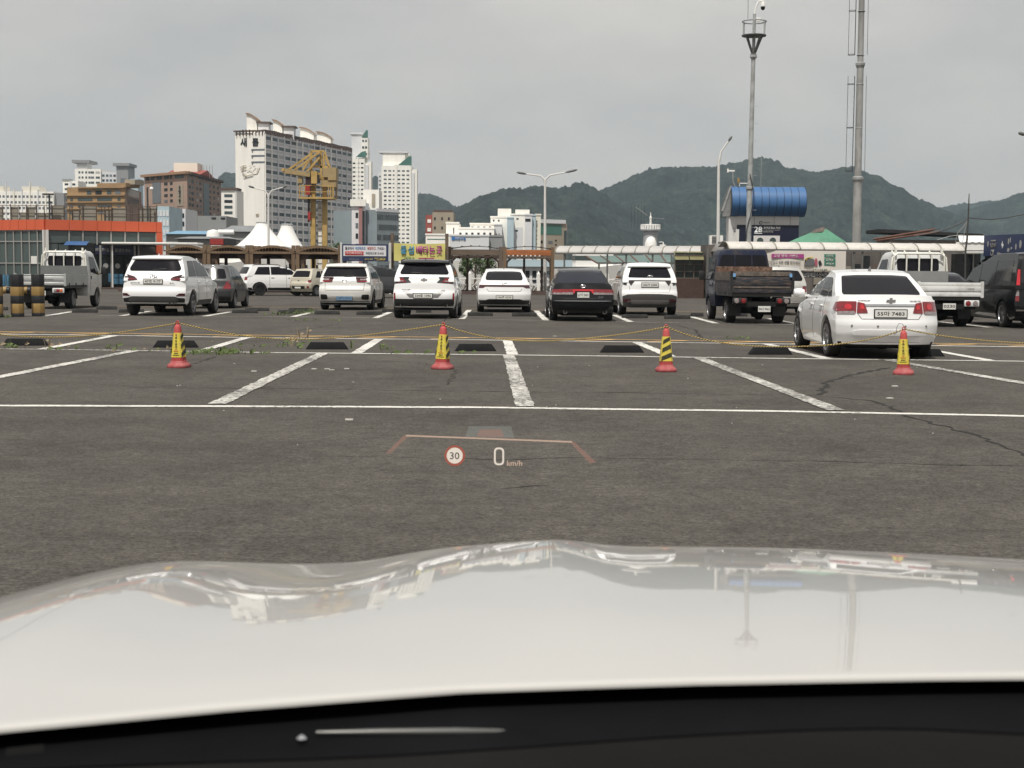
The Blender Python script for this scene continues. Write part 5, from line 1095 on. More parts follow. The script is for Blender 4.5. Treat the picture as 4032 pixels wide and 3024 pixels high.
# ------------------------------------------------------------------ pergolas
def pergola(px0, px1, Y, label, style):
    A_, B_ = at(px0, 1000, Y), at(px1, 1000, Y); wd = B_.x - A_.x; dp = 2.6; o = empty('pergola', ((A_.x + B_.x) / 2, Y, 0), 0, label, 'pergola', 'wooden pergolas along the quay'); zt_ = at(1000, 992, Y).z; wm = {'arch': 'wood', 'grey': 'wood_grey', 'orange': 'wood'}[style]
    zp = zt_ + .42
    for s in (-1, 1):
        for y in (0, dp): piece('post', wm, o, (s * (wd / 2 - .1), y, zp / 2), (.22, .22, zp))
    if style == 'arch':
        rise = .34
        for y in (-.08, dp + .08):
            b = MB(); n = 14
            for i in range(n):
                u0, u1 = -1 + 2 * i / n, -1 + 2 * (i + 1) / n; z0, z1 = zt_ + .06 + rise * (1 - u0 * u0), zt_ + .06 + rise * (1 - u1 * u1)
                b.add([(u0 * wd / 2, y - .06, z0 - .13), (u1 * wd / 2, y - .06, z1 - .13), (u1 * wd / 2, y - .06, z1), (u0 * wd / 2, y - .06, z0), (u0 * wd / 2, y + .06, z0 - .13), (u1 * wd / 2, y + .06, z1 - .13), (u1 * wd / 2, y + .06, z1), (u0 * wd / 2, y + .06, z0)], [(0, 1, 2, 3), (7, 6, 5, 4), (3, 2, 6, 7), (0, 4, 5, 1)])
            b.build('arched_beam', M['wood'], o); piece('tie_beam', 'wood', o, (0, y, zt_ - .04), (wd - .2, .1, .14))
        MB().grid(14, 1, lambda u, v: ((u * 2 - 1) * wd / 2, v * dp, zt_ + .08 + rise * (1 - (u * 2 - 1) ** 2))).build('roof_sheet', M['roof_film'], o)
        n = 15
        for i in range(n):
            u = -1 + 2 * (i + .5) / n; h = rise * (1 - u * u) + .02; piece('slat', 'wood', o, (u * wd / 2, dp / 2, zt_ - .02 + h / 2 + .03), (.06, dp - .1, max(.08, h)), R(-12))
        for s in (-1, 1): MB().add([(s * (wd / 2 - .2), .05, zt_ - .1), (s * (wd / 2 - .2), .05, zt_ - .75), (s * (wd / 2 - .32), .05, zt_ - .75), (s * (wd / 2 - .9), .05, zt_ - .1), (s * (wd / 2 - .2), .13, zt_ - .1), (s * (wd / 2 - .2), .13, zt_ - .75), (s * (wd / 2 - .32), .13, zt_ - .75), (s * (wd / 2 - .9), .13, zt_ - .1)], [(0, 1, 2, 3), (7, 6, 5, 4), (0, 4, 5, 1), (1, 5, 6, 2), (2, 6, 7, 3), (3, 7, 4, 0)]).build('bracket', M['wood_dark'], o)
        piece('back_beam', 'wood_dark', o, (0, dp - .2, zt_ - .25), (wd - .3, .1, .3))
        for x in (-.25, .25): piece('inner_post', 'wood_dark', o, (x * wd, dp, zt_ / 2), (.18, .18, zt_))
    else:
        fm = 'wood_grey' if style == 'grey' else 'wood_orange'
        for y in (-.06, dp): piece('front_beam', fm, o, (0, y, zt_ + .08), (wd - .25, .1, .34)); piece('lower_beam', 'wood_dark' if style == 'grey' else 'wood_grey', o, (0, y + .02, zt_ - .2), (wd - .25, .09, .14))
        MB().grid(12, 4, lambda u, v: ((u * 2 - 1) * wd / 2, v * dp, zt_ + .27 + .2 * (1 - (u * 2 - 1) ** 2))).build('roof_sheet', M['roof_film'], o)
        for i in range(6): 
            u = -1 + 2 * (i + .5) / 6; MB().tube([(u * wd / 2, 0, zt_ + .29 + .2 * (1 - u * u)), (u * wd / 2 * .9, dp, zt_ + .31 + .2 * (1 - u * u))], .03, 5).build('roof_rib', M['wood_dark'], o)
        for x in (-.16, .22) if style == 'grey' else (-.08, .28): piece('inner_post', 'wood_grey', o, (x * wd, dp, zt_ / 2), (.14, .14, zt_))
        for s in (-1, 1): MB().tube([(s * (wd / 2 - .2), 0, zt_ - .9), (s * (wd / 2 - .24), 0, zt_ - .5), (s * (wd / 2 - .5), 0, zt_ - .24)], .08, 6).build('bracket', M['wood_dark'], o)
        if style == 'orange':
            for i in range(8): MB().lathe([(.001, -.05), (.05, -.03), (.05, .03), (.001, .05)], 8, (-wd / 2 + .35 + i * .27, -.1, zt_ - .12)).build('lamp_bulb', M['tent_white'], o, True)
        else:
            for x in (-.3, .12, .3): piece('beam_block', 'wood_grey', o, (x * wd, -.09, zt_ - .1), (.14, .14, .14))
    return o
pergola(655, 812, 90, 'arched wooden pergola nearest the terminal building', 'arch'); pergola(816, 980, 89, 'arched wooden pergola behind the grey hatchback', 'arch'); pergola(984, 1162, 88, 'arched wooden pergola behind the side-on white SUV', 'arch'); pergola(1166, 1345, 87.5, 'arched wooden pergola beside the blue billboard', 'arch')
pergola(1762, 1978, 87.5, 'weathered brown pergola beside the yellow banner', 'grey'); pergola(1981, 2182, 87.5, 'pergola with orange front beam and a row of bulbs', 'orange')
# ------------------------------------------------------------------ billboard and banner
dm('bill_navy', (.018, .03, .085), .45, var=.06); dm('bill_white', (.60, .60, .615), .5, var=.03); dm('ink_blue', (.03, .16, .42), .6, var=.1); dm('ink_red', (.42, .03, .03), .6, var=.1); dm('ink_yellow', (.62, .47, .08), .6, var=.08); dm('banner_yellow', (.58, .53, .17), .65, var=.06, scale=2); dm('ink_purple', (.33, .045, .20), .6, var=.15); dm('ink_teal', (.05, .22, .36), .6, var=.25, scale=3); dm('ink_green', (.03, .17, .12), .6, var=.1); dm('ink_maroon', (.35, .08, .12), .6, var=.1)
Y = 86.5; A_, B_ = at(1347, 961, Y), at(1532, 1029, Y); c = (A_ + B_) / 2; wd, hg = B_.x - A_.x, A_.z - B_.z
bb = empty('billboard', (c.x, Y, 0), 0, 'blue framed billboard with phone number above white crossover', 'billboard'); bc = c.z
MB().box((0, .06, bc), (wd, .1, hg)).build('board', M['bill_navy'], bb); MB().box((-.05, .0, bc + .11), (wd * .91, .03, hg * .62)).build('white_field', M['bill_white'], bb)
for s in (-1, 1): MB().tube([(s * (wd / 2 + .06), .1, 0), (s * (wd / 2 + .06), .1, bc + hg / 2 + .1)], .07, 8).build('board_post', M['pole_white'], bb)
MB().box((wd / 2 + .0, .02, bc), (.06, .08, hg)).build('board_edge', M['pole_white'], bb)
def bt(s, x, z, w_, h_, m): text(s, M[m], bb, (x, -.02, bc + z), w_, h_, depth=.006, bold=.012)
bt('돝섬에서', -.98, .26, .52, .20, 'ink_blue' if False else 'navy_sign'); bt('해양레포츠', -.31, .26, .62, .20, 'ink_blue'); bt('체험하고', .36, .26, .52, .20, 'ink_red'); bt('가세요~', .95, .26, .46, .20, 'navy_sign')
smooth_angle(MB().box((-.68, -.02, bc - .04), (1.12, .02, .24)).build('red_badge', M['ink_red'], bb), 30, .008); text('카약·바나나보트', M['ink_white'], bb, (-.68, -.035, bc - .04), .98, .14, depth=.005, bold=.01); bt('체험장으로 오세요', .56, -.03, 1.1, .16, 'ink_grey')
bt('해양레저스포츠', -.7, -.40, .62, .07, 'mullion'); bt('문의 및 예약', .20, -.40, .50, .10, 'ink_yellow'); bt('712-0454', .86, -.39, .66, .17, 'ink_yellow')
Y = 86.8; A_, B_ = at(1551, 957, Y), at(1753, 1028, Y); c = (A_ + B_) / 2; wd, hg = B_.x - A_.x, A_.z - B_.z
bn = empty('yellow_banner', (c.x, Y, 0), 0, 'yellow cloth banner with blue and purple lettering', 'banner')
MB().grid(24, 8, lambda u, v: ((u - .5) * wd, .04 * math.sin(u * 9 + v * 3) * .6, c.z + (v - .5) * hg - .04 * math.sin(u * 3.14))).build('banner_cloth', M['banner_yellow'], bn, True)
for s_, x, m in (('돝', -.97, 'ink_teal'), ('섬', -.52, 'ink_teal'), ('배', -.03, 'ink_purple'), ('타', .37, 'ink_purple'), ('는', .76, 'ink_purple'), ('곳', 1.2, 'ink_purple')): text(s_, M[m], bn, (x, -.06, c.z + .12), .36, .52, depth=.01, bold=.03)
text('매표소', M['ink_green'], bn, (-.6, -.06, c.z - .37), .62, .17, depth=.01, bold=.02); MB().box((.42, -.06, c.z - .40), (.95, .012, .11)).build('banner_stroke', M['ink_maroon'], bn)
for px in (1544, 1759): p = at(px, 1000, 87); MB().box((p.x - c.x, .25, 1.85), (.20, .2, 3.7)).build('banner_post', M['wood_grey'], bn)
# ------------------------------------------------------------------ arcade of curved canopy
def vault(px0, px1, Y0, Y1, n, rb, rt, m, name, label, posts):
    A_, B_ = Vector(P2(px0, Y0) + (0,)), Vector(P2(px1, Y1) + (0,)); d = (B_ - A_); L_ = d.length; d.normalize(); rz = math.atan2(d.y, d.x); o = empty(name, A_, rz, label, 'canopy', 'curved walkway canopies')
    z0 = at((px0 + px1) / 2, rb, (Y0 + Y1) / 2).z; z1 = at((px0 + px1) / 2, rt, (Y0 + Y1) / 2 + .9).z; h = (z1 - z0) * .92; dp = 1.1
    def arc(t): a = t * math.pi * .56; return (dp * (1 - math.cos(a)), z0 + h * min(1, math.sin(a) * 1.02))
    st = L_ / n; pm = MB().grid(2, 9, lambda u, v: (u * (st - .07), arc(v)[0], arc(v)[1])).mesh('vault_panel', M[m], True)
    rm = MB(); rp = [arc(i / 9) for i in range(10)]
    rm.tube([(0, y - .008, z + .006) for y, z in rp], .026, 6)
    rmm = rm.mesh('vault_rib', M['vault_rib'], True)
    for i in range(n): put('vault_panel', pm, o, (i * st + .035, 0, 0))
    for i in range(n + 1): put('vault_rib', rmm, o, (i * st, 0, 0))
    MB().box((L_ / 2, -.02, z0 - .05), (L_, .12, .10)).build('gutter', M['gutter'], o)
    MB().box((L_ / 2, 2.1, z0 + h - .05), (L_, .08, .12)).build('ridge_beam', M['gutter'], o)
    MB().grid(2, 2, lambda u, v: (u * L_, 1.25 + v * .9, z0 + h - .02 - .25 * v)).build('rear_sheet', M[m], o)
    for px in posts:
        r_ = ray(px, 1080); u = ((A_.x * r_.y - A_.y * r_.x) / (d.y * r_.x - d.x * r_.y)); MB().tube([(u, .03, 0), (u, .03, z0)], .055, 8).build('canopy_post', M['gutter'], o)
    return o
vault(2186, 2770, 86, 83, 11, 995, 966, 'vault_grey', 'curved_canopy', 'grey curved walkway canopy beside the orange-beam pergola', (2221, 2390, 2464, 2568, 2643))
vault(2868, 3800, 74, 75.5, 10, 983, 953, 'vault_white', 'curved_canopy', 'cream curved walkway canopy in front of the tide station', (3295, 3362, 3395, 3620, 3668))
mid = empty('canopy_corner', (at(2800, 1000, 79).x, 79, 0), 0, 'grey dusty corner piece joining the two curved canopies', 'canopy')
A_, B_, C_, D_ = at(2760, 993, 83), at(2872, 985, 74), at(2900, 951, 75), at(2775, 966, 84)
bx = mid.location; MB().grid(6, 4, lambda u, v: tuple((A_.lerp(B_, u).lerp(D_.lerp(C_, u), v) + Vector((0, 0, .12 * math.sin(v * 3.14)))) - bx)).build('corner_sheet', M['roof_film'], mid, True)
for u in (0, .5, 1): p = A_.lerp(B_, u) - bx; MB().tube([(p.x, p.y, -bx.z), (p.x, p.y, p.z)], .05, 6).build('canopy_post', M['gutter'], mid)
# ------------------------------------------------------------------ tide station with blue roof
dm('station_blue', (.05, .135, .30), .55, var=.06, scale=.8); dm('station_white', (.62, .60, .585), .7, var=.06, scale=.6); dm('station_navy', (.006, .008, .028), .4, var=.1); dm('soffit', (.12, .115, .11), .8, var=.2)
Y = 98.0; px0, px1 = 2900, 3144
A_, B_ = at(px0, 950, Y), at(px1, 950, Y); wd = B_.x - A_.x; zc = at(3000, 853, Y).z; zn = at(3000, 886, Y).z; cx = (A_.x + B_.x) / 2
ts = empty('tide_station', (cx, Y, 0), 0, 'small white and navy station with curved blue metal roof', 'building')
MB().box2((-wd / 2, 0, 0), (wd / 2, 4.2, zc + .1)).build('wall', M['station_white'], ts); MB().box((0, -.02, zn / 2), (wd - .01, .08, zn)).build('navy_band', M['station_navy'], ts)
for x in (-.22, .1, .36): MB().box((x * wd, -.004, (zc + zn) / 2), (.02, .02, zc - zn)).build('wall_joint', M['soffit'], ts)
MB().box((-wd / 2 - .28, .6, zc / 2), (.55, 1.2, zc)).build('side_wing', M['station_white'], ts)
MB().box((-wd / 2 - .02, -.03, (zn - .3) / 2), (.34, .12, zn - .3)).build('side_sign', M['pole_white'], ts)
# roof: curled blue sheet, eight seams
zr = at(3000, 735, Y).z; r1 = (zr - zc) / 2; xl, xr_ = at(2880, 800, Y - .5).x - cx, at(3173, 800, Y - .5).x - cx; zm = (zr + zc) / 2
arc = [(-.9 + 1.15 - 1.15 * math.cos(R(a)) * 1.0, zm + r1 * math.sin(R(a))) for a in range(-84, 91, 6)]
n = 10; st = (xr_ - xl) / n
def sheet(x0, x1): return MB().grid(1, len(arc) - 1, lambda u, v: (lerp(x0, x1, u), arc[round(v * (len(arc) - 1))][0], arc[round(v * (len(arc) - 1))][1]))
pm = sheet(0, st - .015).mesh('roof_panel', M['station_blue'], True)
for i in range(n): put('roof_panel', pm, ts, (xl + i * st, 0, 0))
sm_ = MB().tube([(0, y - .004, z) for y, z in arc], .016, 5).mesh('roof_seam', M['station_navy'], True)
for i in range(n + 1): put('roof_seam', sm_, ts, (xl + i * st - .007, 0, 0))
yb = 4.6; zb_ = zc + .1; ytop = arc[-1][0]
MB().add([(xl, ytop, zr), (xr_, ytop, zr), (xr_, yb, zb_), (xl, yb, zb_)], [(0, 1, 2, 3)]).build('rear_slope', M['station_blue'], ts)
for x, nm in ((xl + .02, 'gable'), (xr_ - .02, 'gable')): MB().add([(x, y, z) for y, z in arc] + [(x, yb, zb_)], [tuple(range(len(arc) + 1))]).build(nm, M['soffit'], ts)
# folded gable wing on the left
xw = at(2846, 800, Y).x - cx
gb = MB(); gb.add([(xl + .02, -.1, zr), (xl + .02, 1.3, zr), (xw, 1.5, zc + .35), (xw, .1, zc + .35)], [(0, 1, 2, 3)]); gb.add([(xl + .02, -.08, zr - .1), (xw, .12, zc + .25), (xw, .12, zc), (xl + .02, -.08, zc - .02)], [(0, 1, 2, 3)]); gb.build('roof_wing', M['soffit'], ts)
MB().bar((xl + .02, -.12, zr + .02), (xw, .08, zc + .37), .1, .12).build('verge_board', M['galv'], ts)
for i in range(8): t = (i + .5) / 8; x = lerp(xl, xw, t); z1_ = lerp(zr, zc + .3, t) - .12; MB().box((x, lerp(-.08, .12, t) - .02, (z1_ + zc) / 2), (.035, .03, z1_ - zc)).build('slat', M['galv'], ts)
def tt(s, px, row, w_, h_, m, b_=.02): p = at(px, row, Y); text(s, M[m], ts, (p.x - cx, -.075, p.z), w_, h_, depth=.012, bold=b_)
tt('28', 2985, 904, .56, .44, 'ink_white', .04); p = at(2985, 919, Y); MB().box((p.x - cx, -.07, p.z), (.54, .02, .05)).build('underline', M['ink_white'], ts)
tt('조위관측소 마산', 3039, 897, 1.16, .17, 'ink_white'); tt('Tide Station Masan', 3039, 906, 1.1, .06, 'mullion'); tt('국립해양조사원', 3022, 913, .75, .14, 'mullion')
p = at(2996, 877, Y); MB().tube([(p.x - cx + .1 * math.cos(t), -.03, p.z + .1 * math.sin(t)) for t in [i * math.pi / 8 for i in range(15)]], .022, 5).build('round_emblem', M['ink'], ts); tt('해양수산부', 3018, 876, .42, .08, 'ink_grey')
p = at(3018, 940, Y); MB().box((p.x - cx, -.06, p.z), (1.8, .04, .42)).build('window_frame', M['station_white'], ts)
for px in (2992, 3042): p = at(px, 948, Y); MB().lathe([(.001, -.02), (.22, -.02), (.22, .02), (.001, .02)], 20, (p.x - cx, -.09, p.z), axis='y').build('porthole', M['teal_glass'], ts)
p = at(2891, 905, Y); text('28', M['ink_grey'], ts, (p.x - cx, -.10, p.z), .17, .34, depth=.01, bold=.03)
# weather instruments
wi = empty('weather_mast', (at(2893, 735, Y).x, Y - .2, zr), 0, 'white wind vane and lamp on the blue station roof', 'instrument')
MB().tube([(0, 0, 0), (-.15, 0, .3), (-.18, 0, 1.0)], .03, 6).build('mast_pole', M['galv'], wi); MB().box((-.3, 0, 1.05), (.5, .05, .1)).box((-.52, 0, 1.06), (.1, .03, .26)).build('wind_vane', M['tent_white'], wi); MB().tube([(.3, 0, 0), (.3, 0, .2), (.9, 0, .2)], .03, 6).build('cross_arm', M['tent_white'], wi); MB().lathe([(.08, 0), (.09, .15), (.07, .32), (.001, .36)], 10, (.22, 0, .22)).build('beacon_lamp', M['post_yellow'], wi)
MB().tube([(1.75, 0, 0), (1.75, 0, 2.1)], .015, 5).build('whip_antenna', M['galv'], wi)
# ------------------------------------------------------------------ tall poles
cp = empty('camera_pole', (at(2945, 950, 88).x, 88, 0), 0, 'tall grey pole carrying a dome camera and round cage', 'pole'); x0 = cp.location.x
def on_pole(row, px=2960, Y=88): return at(px, row, Y)
zA, zB, zC = at(2955, 740, 88).z, at(2965, 223, 88).z, at(2968, 55, 88).z
xT = at(2971, 60, 88).x - x0
def xp(z): return xT * z / zC
MB().tube([(xp(0), 0, 0), (xp(zA), 0, zA)], [.185, .165], 20).build('pole_base', M['galv'], cp, True); MB().tube([(xp(zA), 0, zA), (xp(zB), 0, zB)], [.155, .125], 20).build('pole_shaft', M['galv'], cp, True); MB().tube([(xp(zB), 0, zB), (xp(zC), 0, zC)], [.105, .095], 16).build('pole_top', M['galv'], cp, True)
for z, r_ in ((zA, .205), (zB, .19)): 
    MB().lathe([(r_ * .8, -.12), (r_ * 1.15, -.06), (r_ * 1.15, .06), (r_ * .75, .1)], 20, (xp(z), 0, z)).build('flange', M['galv'], cp)
    for i in range(10): a = i * .628; MB().add([(xp(z) + r_ * .6 * math.cos(a), r_ * .6 * math.sin(a), z + .3), (xp(z) + r_ * 1.1 * math.cos(a), r_ * 1.1 * math.sin(a), z + .06), (xp(z) + r_ * .6 * math.cos(a), r_ * .6 * math.sin(a), z + .06), (xp(z) + r_ * .6 * math.cos(a + .1), r_ * .6 * math.sin(a + .1), z + .06)], [(0, 1, 2), (0, 3, 1)]).build('gusset', M['galv'], cp)
zq, zq1 = at(2968, 141, 88).z, at(2968, 85, 88).z; rc = .72
MB().lathe([(.2, -.06), (rc * 1.02, -.03), (rc * 1.05, .03), (.2, .05)], 24, (xp(zq), 0, zq)).build('cage_floor', M['gutter'], cp)
MB().tube([(xp(zq1) + rc * math.cos(t), rc * math.sin(t), zq1) for t in [i * math.pi / 12 for i in range(25)]], .04, 6, False).build('cage_ring', M['galv'], cp, True)
for i in range(6): a = i * math.pi / 3 + .3; MB().tube([(xp(zq) + rc * math.cos(a), rc * math.sin(a), zq), (xp(zq1) + rc * math.cos(a), rc * math.sin(a), zq1)], .04, 6).build('cage_bar', M['galv'], cp)
for i in range(4): a = i * math.pi / 2 + .5; MB().bar((xp(zq) + rc * .85 * math.cos(a), rc * .85 * math.sin(a), zq), (xp(zq - 1) + .14 * math.cos(a), .14 * math.sin(a), zq - 1.0), .08).build('brace', M['gutter'], cp)
p = at(3004, 30, 88); px_ = p.x - x0; zz = zC
MB().tube([(xp(zz), 0, zz - .1), (xp(zz) + .05, 0, zz + .35), (xp(zz) + .22, 0, zz + .75), (px_ - .08, 0, p.z + .42), (px_, 0, p.z + .38)], .045, 8).build('camera_arm', M['tent_white'], cp, True)
MB().lathe([(.03, .36), (.1, .34), (.14, .2), (.14, .06)], 16, (px_, 0, p.z)).build('camera_hood', M['tent_white'], cp, True); MB().lathe([(.135, .05), (.13, -.05), (.08, -.14), (.001, -.16)], 16, (px_, 0, p.z)).build('camera_dome', M['black_paint'], cp, True)
p = at(2983, 79, 88); MB().box((p.x - x0, -.2, p.z), (.26, .15, .26)).build('junction_box', M['tent_white'], cp); MB().tube([(at(2942, 70, 88).x - x0, -.3, zq1), (at(2944, -60, 88).x - x0, -.3, zq1 + 2.4)], .025, 6).build('whip_antenna', M['galv'], cp)
MB().tube([(xp(z) + .2 * math.sin(z * 1.3), -.26, z) for z in [i * .3 for i in range(8, 26)]], .025, 6).build('cable', M['wire'], cp, True)
for i in range(9): z = 3.2 + i * 1.05; MB().tube([(xp(z) + .17, -.05, z), (xp(z) + .42, -.1, z)], .012, 5).build('step_bolt', M['galv'], cp)
lp = empty('ladder_pole', (at(3373, 950, 82).x, 82, 0), 0, 'thick stained grey pole with a caged ladder', 'pole'); x0 = lp.location.x
dm('pole_stain', (.31, .31, .30), .7, spec=.15, var=.2, scale=1.2, dirt=(.19, .185, .175), dscale=1.4, stretch=(1, 1, .35))
z1, z2, z3 = at(3382, 702, 82).z, at(3391, 252, 82).z, at(3398, -220, 82).z; xe = at(3398, -220, 82).x - x0
def xq(z): return xe * z / z3
for a, b_, r0, r1_ in ((0, z1, .265, .235), (z1, z2, .205, .19), (z2, z3, .17, .155)): MB().tube([(xq(a), 0, a), (xq(b_), 0, b_)], [r0, r1_], 24).build('pole_section', M['pole_stain'], lp, True)
for z, r_ in ((z1, .285), (z2, .235)): MB().lathe([(r_ * .8, -.25), (r_ * 1.12, -.08), (r_ * 1.15, .05), (r_ * .85, .1)], 20, (xq(z), 0, z)).build('flange', M['galv'], lp)
for a, b_ in ((z1 + .4, z2 - .7), (z2 + .5, z3)):
    for s in (-.09, .09): MB().tube([(xq(a) - .36 + s * .3, -.12 + s, a), (xq(b_) - .33 + s * .3, -.12 + s, b_)], .018, 5).build('ladder_stile', M['dark_metal'], lp)
    MB().tube([(xq(a) - .72, -.1, a), (xq(b_) - .70, -.1, b_)], .014, 5).build('cage_bar', M['dark_metal'], lp); MB().tube([(xq(a) + .36, -.1, a), (xq(b_) + .34, -.1, b_)], .014, 5).build('cage_bar', M['dark_metal'], lp)
    k = 0; z = a
    while z < b_: MB().tube([(xq(z) - .39, -.21, z), (xq(z) - .33, -.03, z)], .012, 5).build('rung', M['dark_metal'], lp); z += .35
    z = a
    while z < b_: MB().tube([(xq(z) - .54 + .19 * math.cos(t), -.1 + .22 * math.sin(t), z) for t in [i * math.pi / 6 for i in range(13)]], .018, 5, False).build('cage_hoop', M['dark_metal'], lp); MB().lathe([(.2, -.03), (.215, 0), (.2, .03)], 16, (xq(z), 0, z)).build('pole_band', M['galv'], lp); z += 2.45
# ------------------------------------------------------------------ street lamps
dm('lamp_head', (.10, .105, .10), .5, var=.1)
def street_lamp(px, rb, rt, Y, arms, label, r_=.09):
    p = at(px, rb, Y); o = empty('street_lamp', (p.x, Y, 0), 0, label, 'street lamp', 'street lamps around the lot'); zt_ = at(px, rt, Y).z; xt = at(px, rt, Y).x - p.x
    MB().tube([(0, 0, 0), (xt, 0, zt_ * .99)], [r_ * 1.3, r_ * .75], 12).build('lamp_post', M['pole_white'], o, True)
    for ax, ar, hl in arms:
        e = at(ax, ar, Y); ex, ez = e.x - p.x, e.z; s = 1 if ex > xt else -1
        MB().tube([(xt, 0, zt_ - .35), (xt + .06 * s, 0, zt_ - .08), (lerp(xt, ex, .25), 0, lerp(zt_, ez, .35) + .04), (ex, 0, ez)], [r_ * .75, r_ * .7, r_ * .55, r_ * .45], 10).build('lamp_arm', M['pole_white'], o, True)
        t = Vector((ex - lerp(xt, ex, .25), 0, ez - lerp(zt_, ez, .35))).normalized(); q = Vector((ex, 0, ez)); MB().tube([q, q + t * hl * .3, q + t * hl * .8, q + t * hl], [.035, .075, .07, .02], 8).build('lamp_head', M['lamp_head'], o, True)
street_lamp(2146, 1165, 700, 91, [(2072, 685, .62), (2226, 679, .8)], 'white two-armed street lamp behind the orange-beam pergola')
street_lamp(2830, 960, 620, 86, [(2868, 557, .38)], 'white single-arm street lamp left of the tide station', .1)
street_lamp(1057, 1100, 760, 100, [(1002, 740, .45), (1114, 738, .3)], 'grey two-armed street lamp rising in front of the white tents', .085)
street_lamp(4082, 1150, 548, 60, [(4036, 531, .3)], 'street lamp head poking in at the frame edge above the van', .08)
# ------------------------------------------------------------------ yellow jib crane
dm('crane_yellow', (.44, .295, .10), .5, var=.14, scale=1, dirt=(.30, .19, .05), dscale=.9); dm('crane_tan', (.33, .24, .115), .6, var=.12); dm('crane_dark', (.035, .012, .014), .6, var=.3); dm('crane_red', (.30, .03, .025), .5, var=.2)
Y = 128.0; c0 = at(1258, 960, Y); cr_ = empty('yellow_crane', (c0.x, Y, 0), 0, 'yellow quayside jib crane on two thick legs', 'crane')
def C(px, row, dy=0): p = at(px, row, Y); return Vector((p.x - c0.x, dy, p.z))
def cb(a, b_, w_, nm='crane_strut', m='crane_yellow', h=None): MB().bar(a, b_, w_, h).build(nm, M[m], cr_)
for a in (1234, 1278): 
    b = C(a, 960); MB().box((b.x, 0 if a < 1250 else .3, C(a, 780).z / 2), (.42, .6, C(a, 780).z)).build('crane_leg', M['crane_yellow'], cr_)
    cb(C(a, 790, .1), C(a, 720, .1), .4, 'upper_leg')
MB().box((C(1257, 870).x, .35, C(1257, 870).z / 2 + .2), (.36, .06, C(1257, 735).z)).build('ladder_back', M['tent_white'], cr_)
for i in range(14): z = .8 + i * .62; MB().tube([(C(1246, 900).x, .3, z), (C(1268, 900).x, .3, z)], .03, 5).build('ladder_rung', M['dark_metal'], cr_)
MB().box2((C(1188, 785).x, -1.2, C(1188, 785).z), (C(1318, 785).x, 1.2, C(1188, 778).z)).build('platform', M['crane_yellow'], cr_)
for i, a in enumerate((1186, 1196, 1208, 1300, 1308, 1316, 1320)):
    for dy in (-1.15,) if i < 3 else (-1.15, 1.1): cb(C(a, 782, dy), C(a, 733, dy), .07, 'rail_post', 'crane_yellow')
for rw_ in (733, 758): cb(C(1186, rw_, -1.15), C(1320, rw_, -1.15), .06, 'guard_rail')
cb(C(1120, 674, -.5), C(1225, 690, -.5), .3, 'jib_beam', 'crane_tan', .4); cb(C(1120, 674, .6), C(1225, 690, .6), .3, 'jib_beam', 'crane_tan', .4); cb(C(1118, 670, -.7), C(1135, 670, .8), .25, 'jib_head')
MB().add([C(1122, 668, -.6), C(1230, 681, -.6), C(1230, 681, .6), C(1122, 668, .6)], [(0, 1, 2, 3)]).build('jib_deck', M['crane_tan'], cr_)
for a, b_, dy in (((1128, 668), (1226, 600), .7), ((1165, 670), (1264, 600), -.6), ((1212, 678), (1262, 622), -.6), ((1188, 668), (1226, 606), .7)): cb(C(*a, dy), C(*b_, dy), .17)
for a, b_ in (((1226, 598), (1228, 690)), ((1265, 598), (1268, 712)), ((1278, 610), (1277, 655)), ((1252, 620), (1262, 648)), ((1280, 600), (1298, 656)), ((1298, 656), (1320, 704)), ((1226, 597), (1280, 597)), ((1232, 656), (1298, 660)), ((1302, 660), (1300, 700))): cb(C(*a, -.3), C(*b_, -.3), .2)
cb(C(1265, 700, -.3), C(1328, 708, -.3), .35, 'tail_beam'); cb(C(1236, 684, -.3), C(1270, 688, -.3), .25, 'deck_beam')
MB().box2(C(1296, 712, -.9) , C(1328, 662, 1.0)).build('counterweight', M['crane_tan'], cr_); MB().box2(C(1268, 738, -.8), C(1326, 712, .9)).build('turret', M['crane_tan'], cr_); MB().box2(C(1277, 700, -.9), C(1296, 665, 0)).build('machine_house', M['crane_tan'], cr_)
MB().box2(C(1233, 726, -1.3), C(1256, 678, -.6)).build('operator_cab', M['crane_yellow'], cr_); MB().box2(C(1256, 724, -1.25), C(1264, 692, -.6)).build('cab_window', M['shop_dark'], cr_); MB().box2(C(1175, 722, -.5), C(1193, 698, .3)).build('hook_block', M['crane_tan'], cr_)
MB().box2(C(1206, 768, -.6), C(1224, 730, 0)).build('hoist_motor', M['crane_red'], cr_); MB().box2(C(1206, 730, -.5), C(1240, 696, .5)).build('trolley', M['crane_dark'], cr_); cb(C(1218, 875, -.4), C(1219, 770, -.4), .16, 'hook_cable', 'crane_dark'); MB().box2(C(1216, 868, -.6), C(1226, 835, -.2)).build('hook', M['crane_red'], cr_)
# ------------------------------------------------------------------ watch tower
dm('tower_grey', (.34, .355, .37), .7, var=.05)
Y = 125; A_, B_ = at(2532, 950, Y), at(2589, 950, Y); c0 = (A_ + B_) / 2; r_ = (B_.x - A_.x) / 2; wt = empty('harbour_tower', (c0.x, Y, 0), 0, 'round grey harbour tower with railed top behind canopy', 'tower')
zt_ = at(2560, 908, Y).z; MB().lathe([(r_, 0), (r_, zt_ - .1), (r_ * 1.2, zt_), (r_ * 1.36, zt_), (r_ * 1.36, zt_ + .12), (.01, zt_ + .12)], 28).build('tower_body', M['tower_grey'], wt, False)
for i in range(22): a = i * 2 * math.pi / 22; MB().tube([(r_ * 1.3 * math.cos(a), r_ * 1.3 * math.sin(a), zt_ + .1), (r_ * 1.3 * math.cos(a), r_ * 1.3 * math.sin(a), zt_ + .5)], .05, 5).build('rail_post', M['tent_white'], wt)
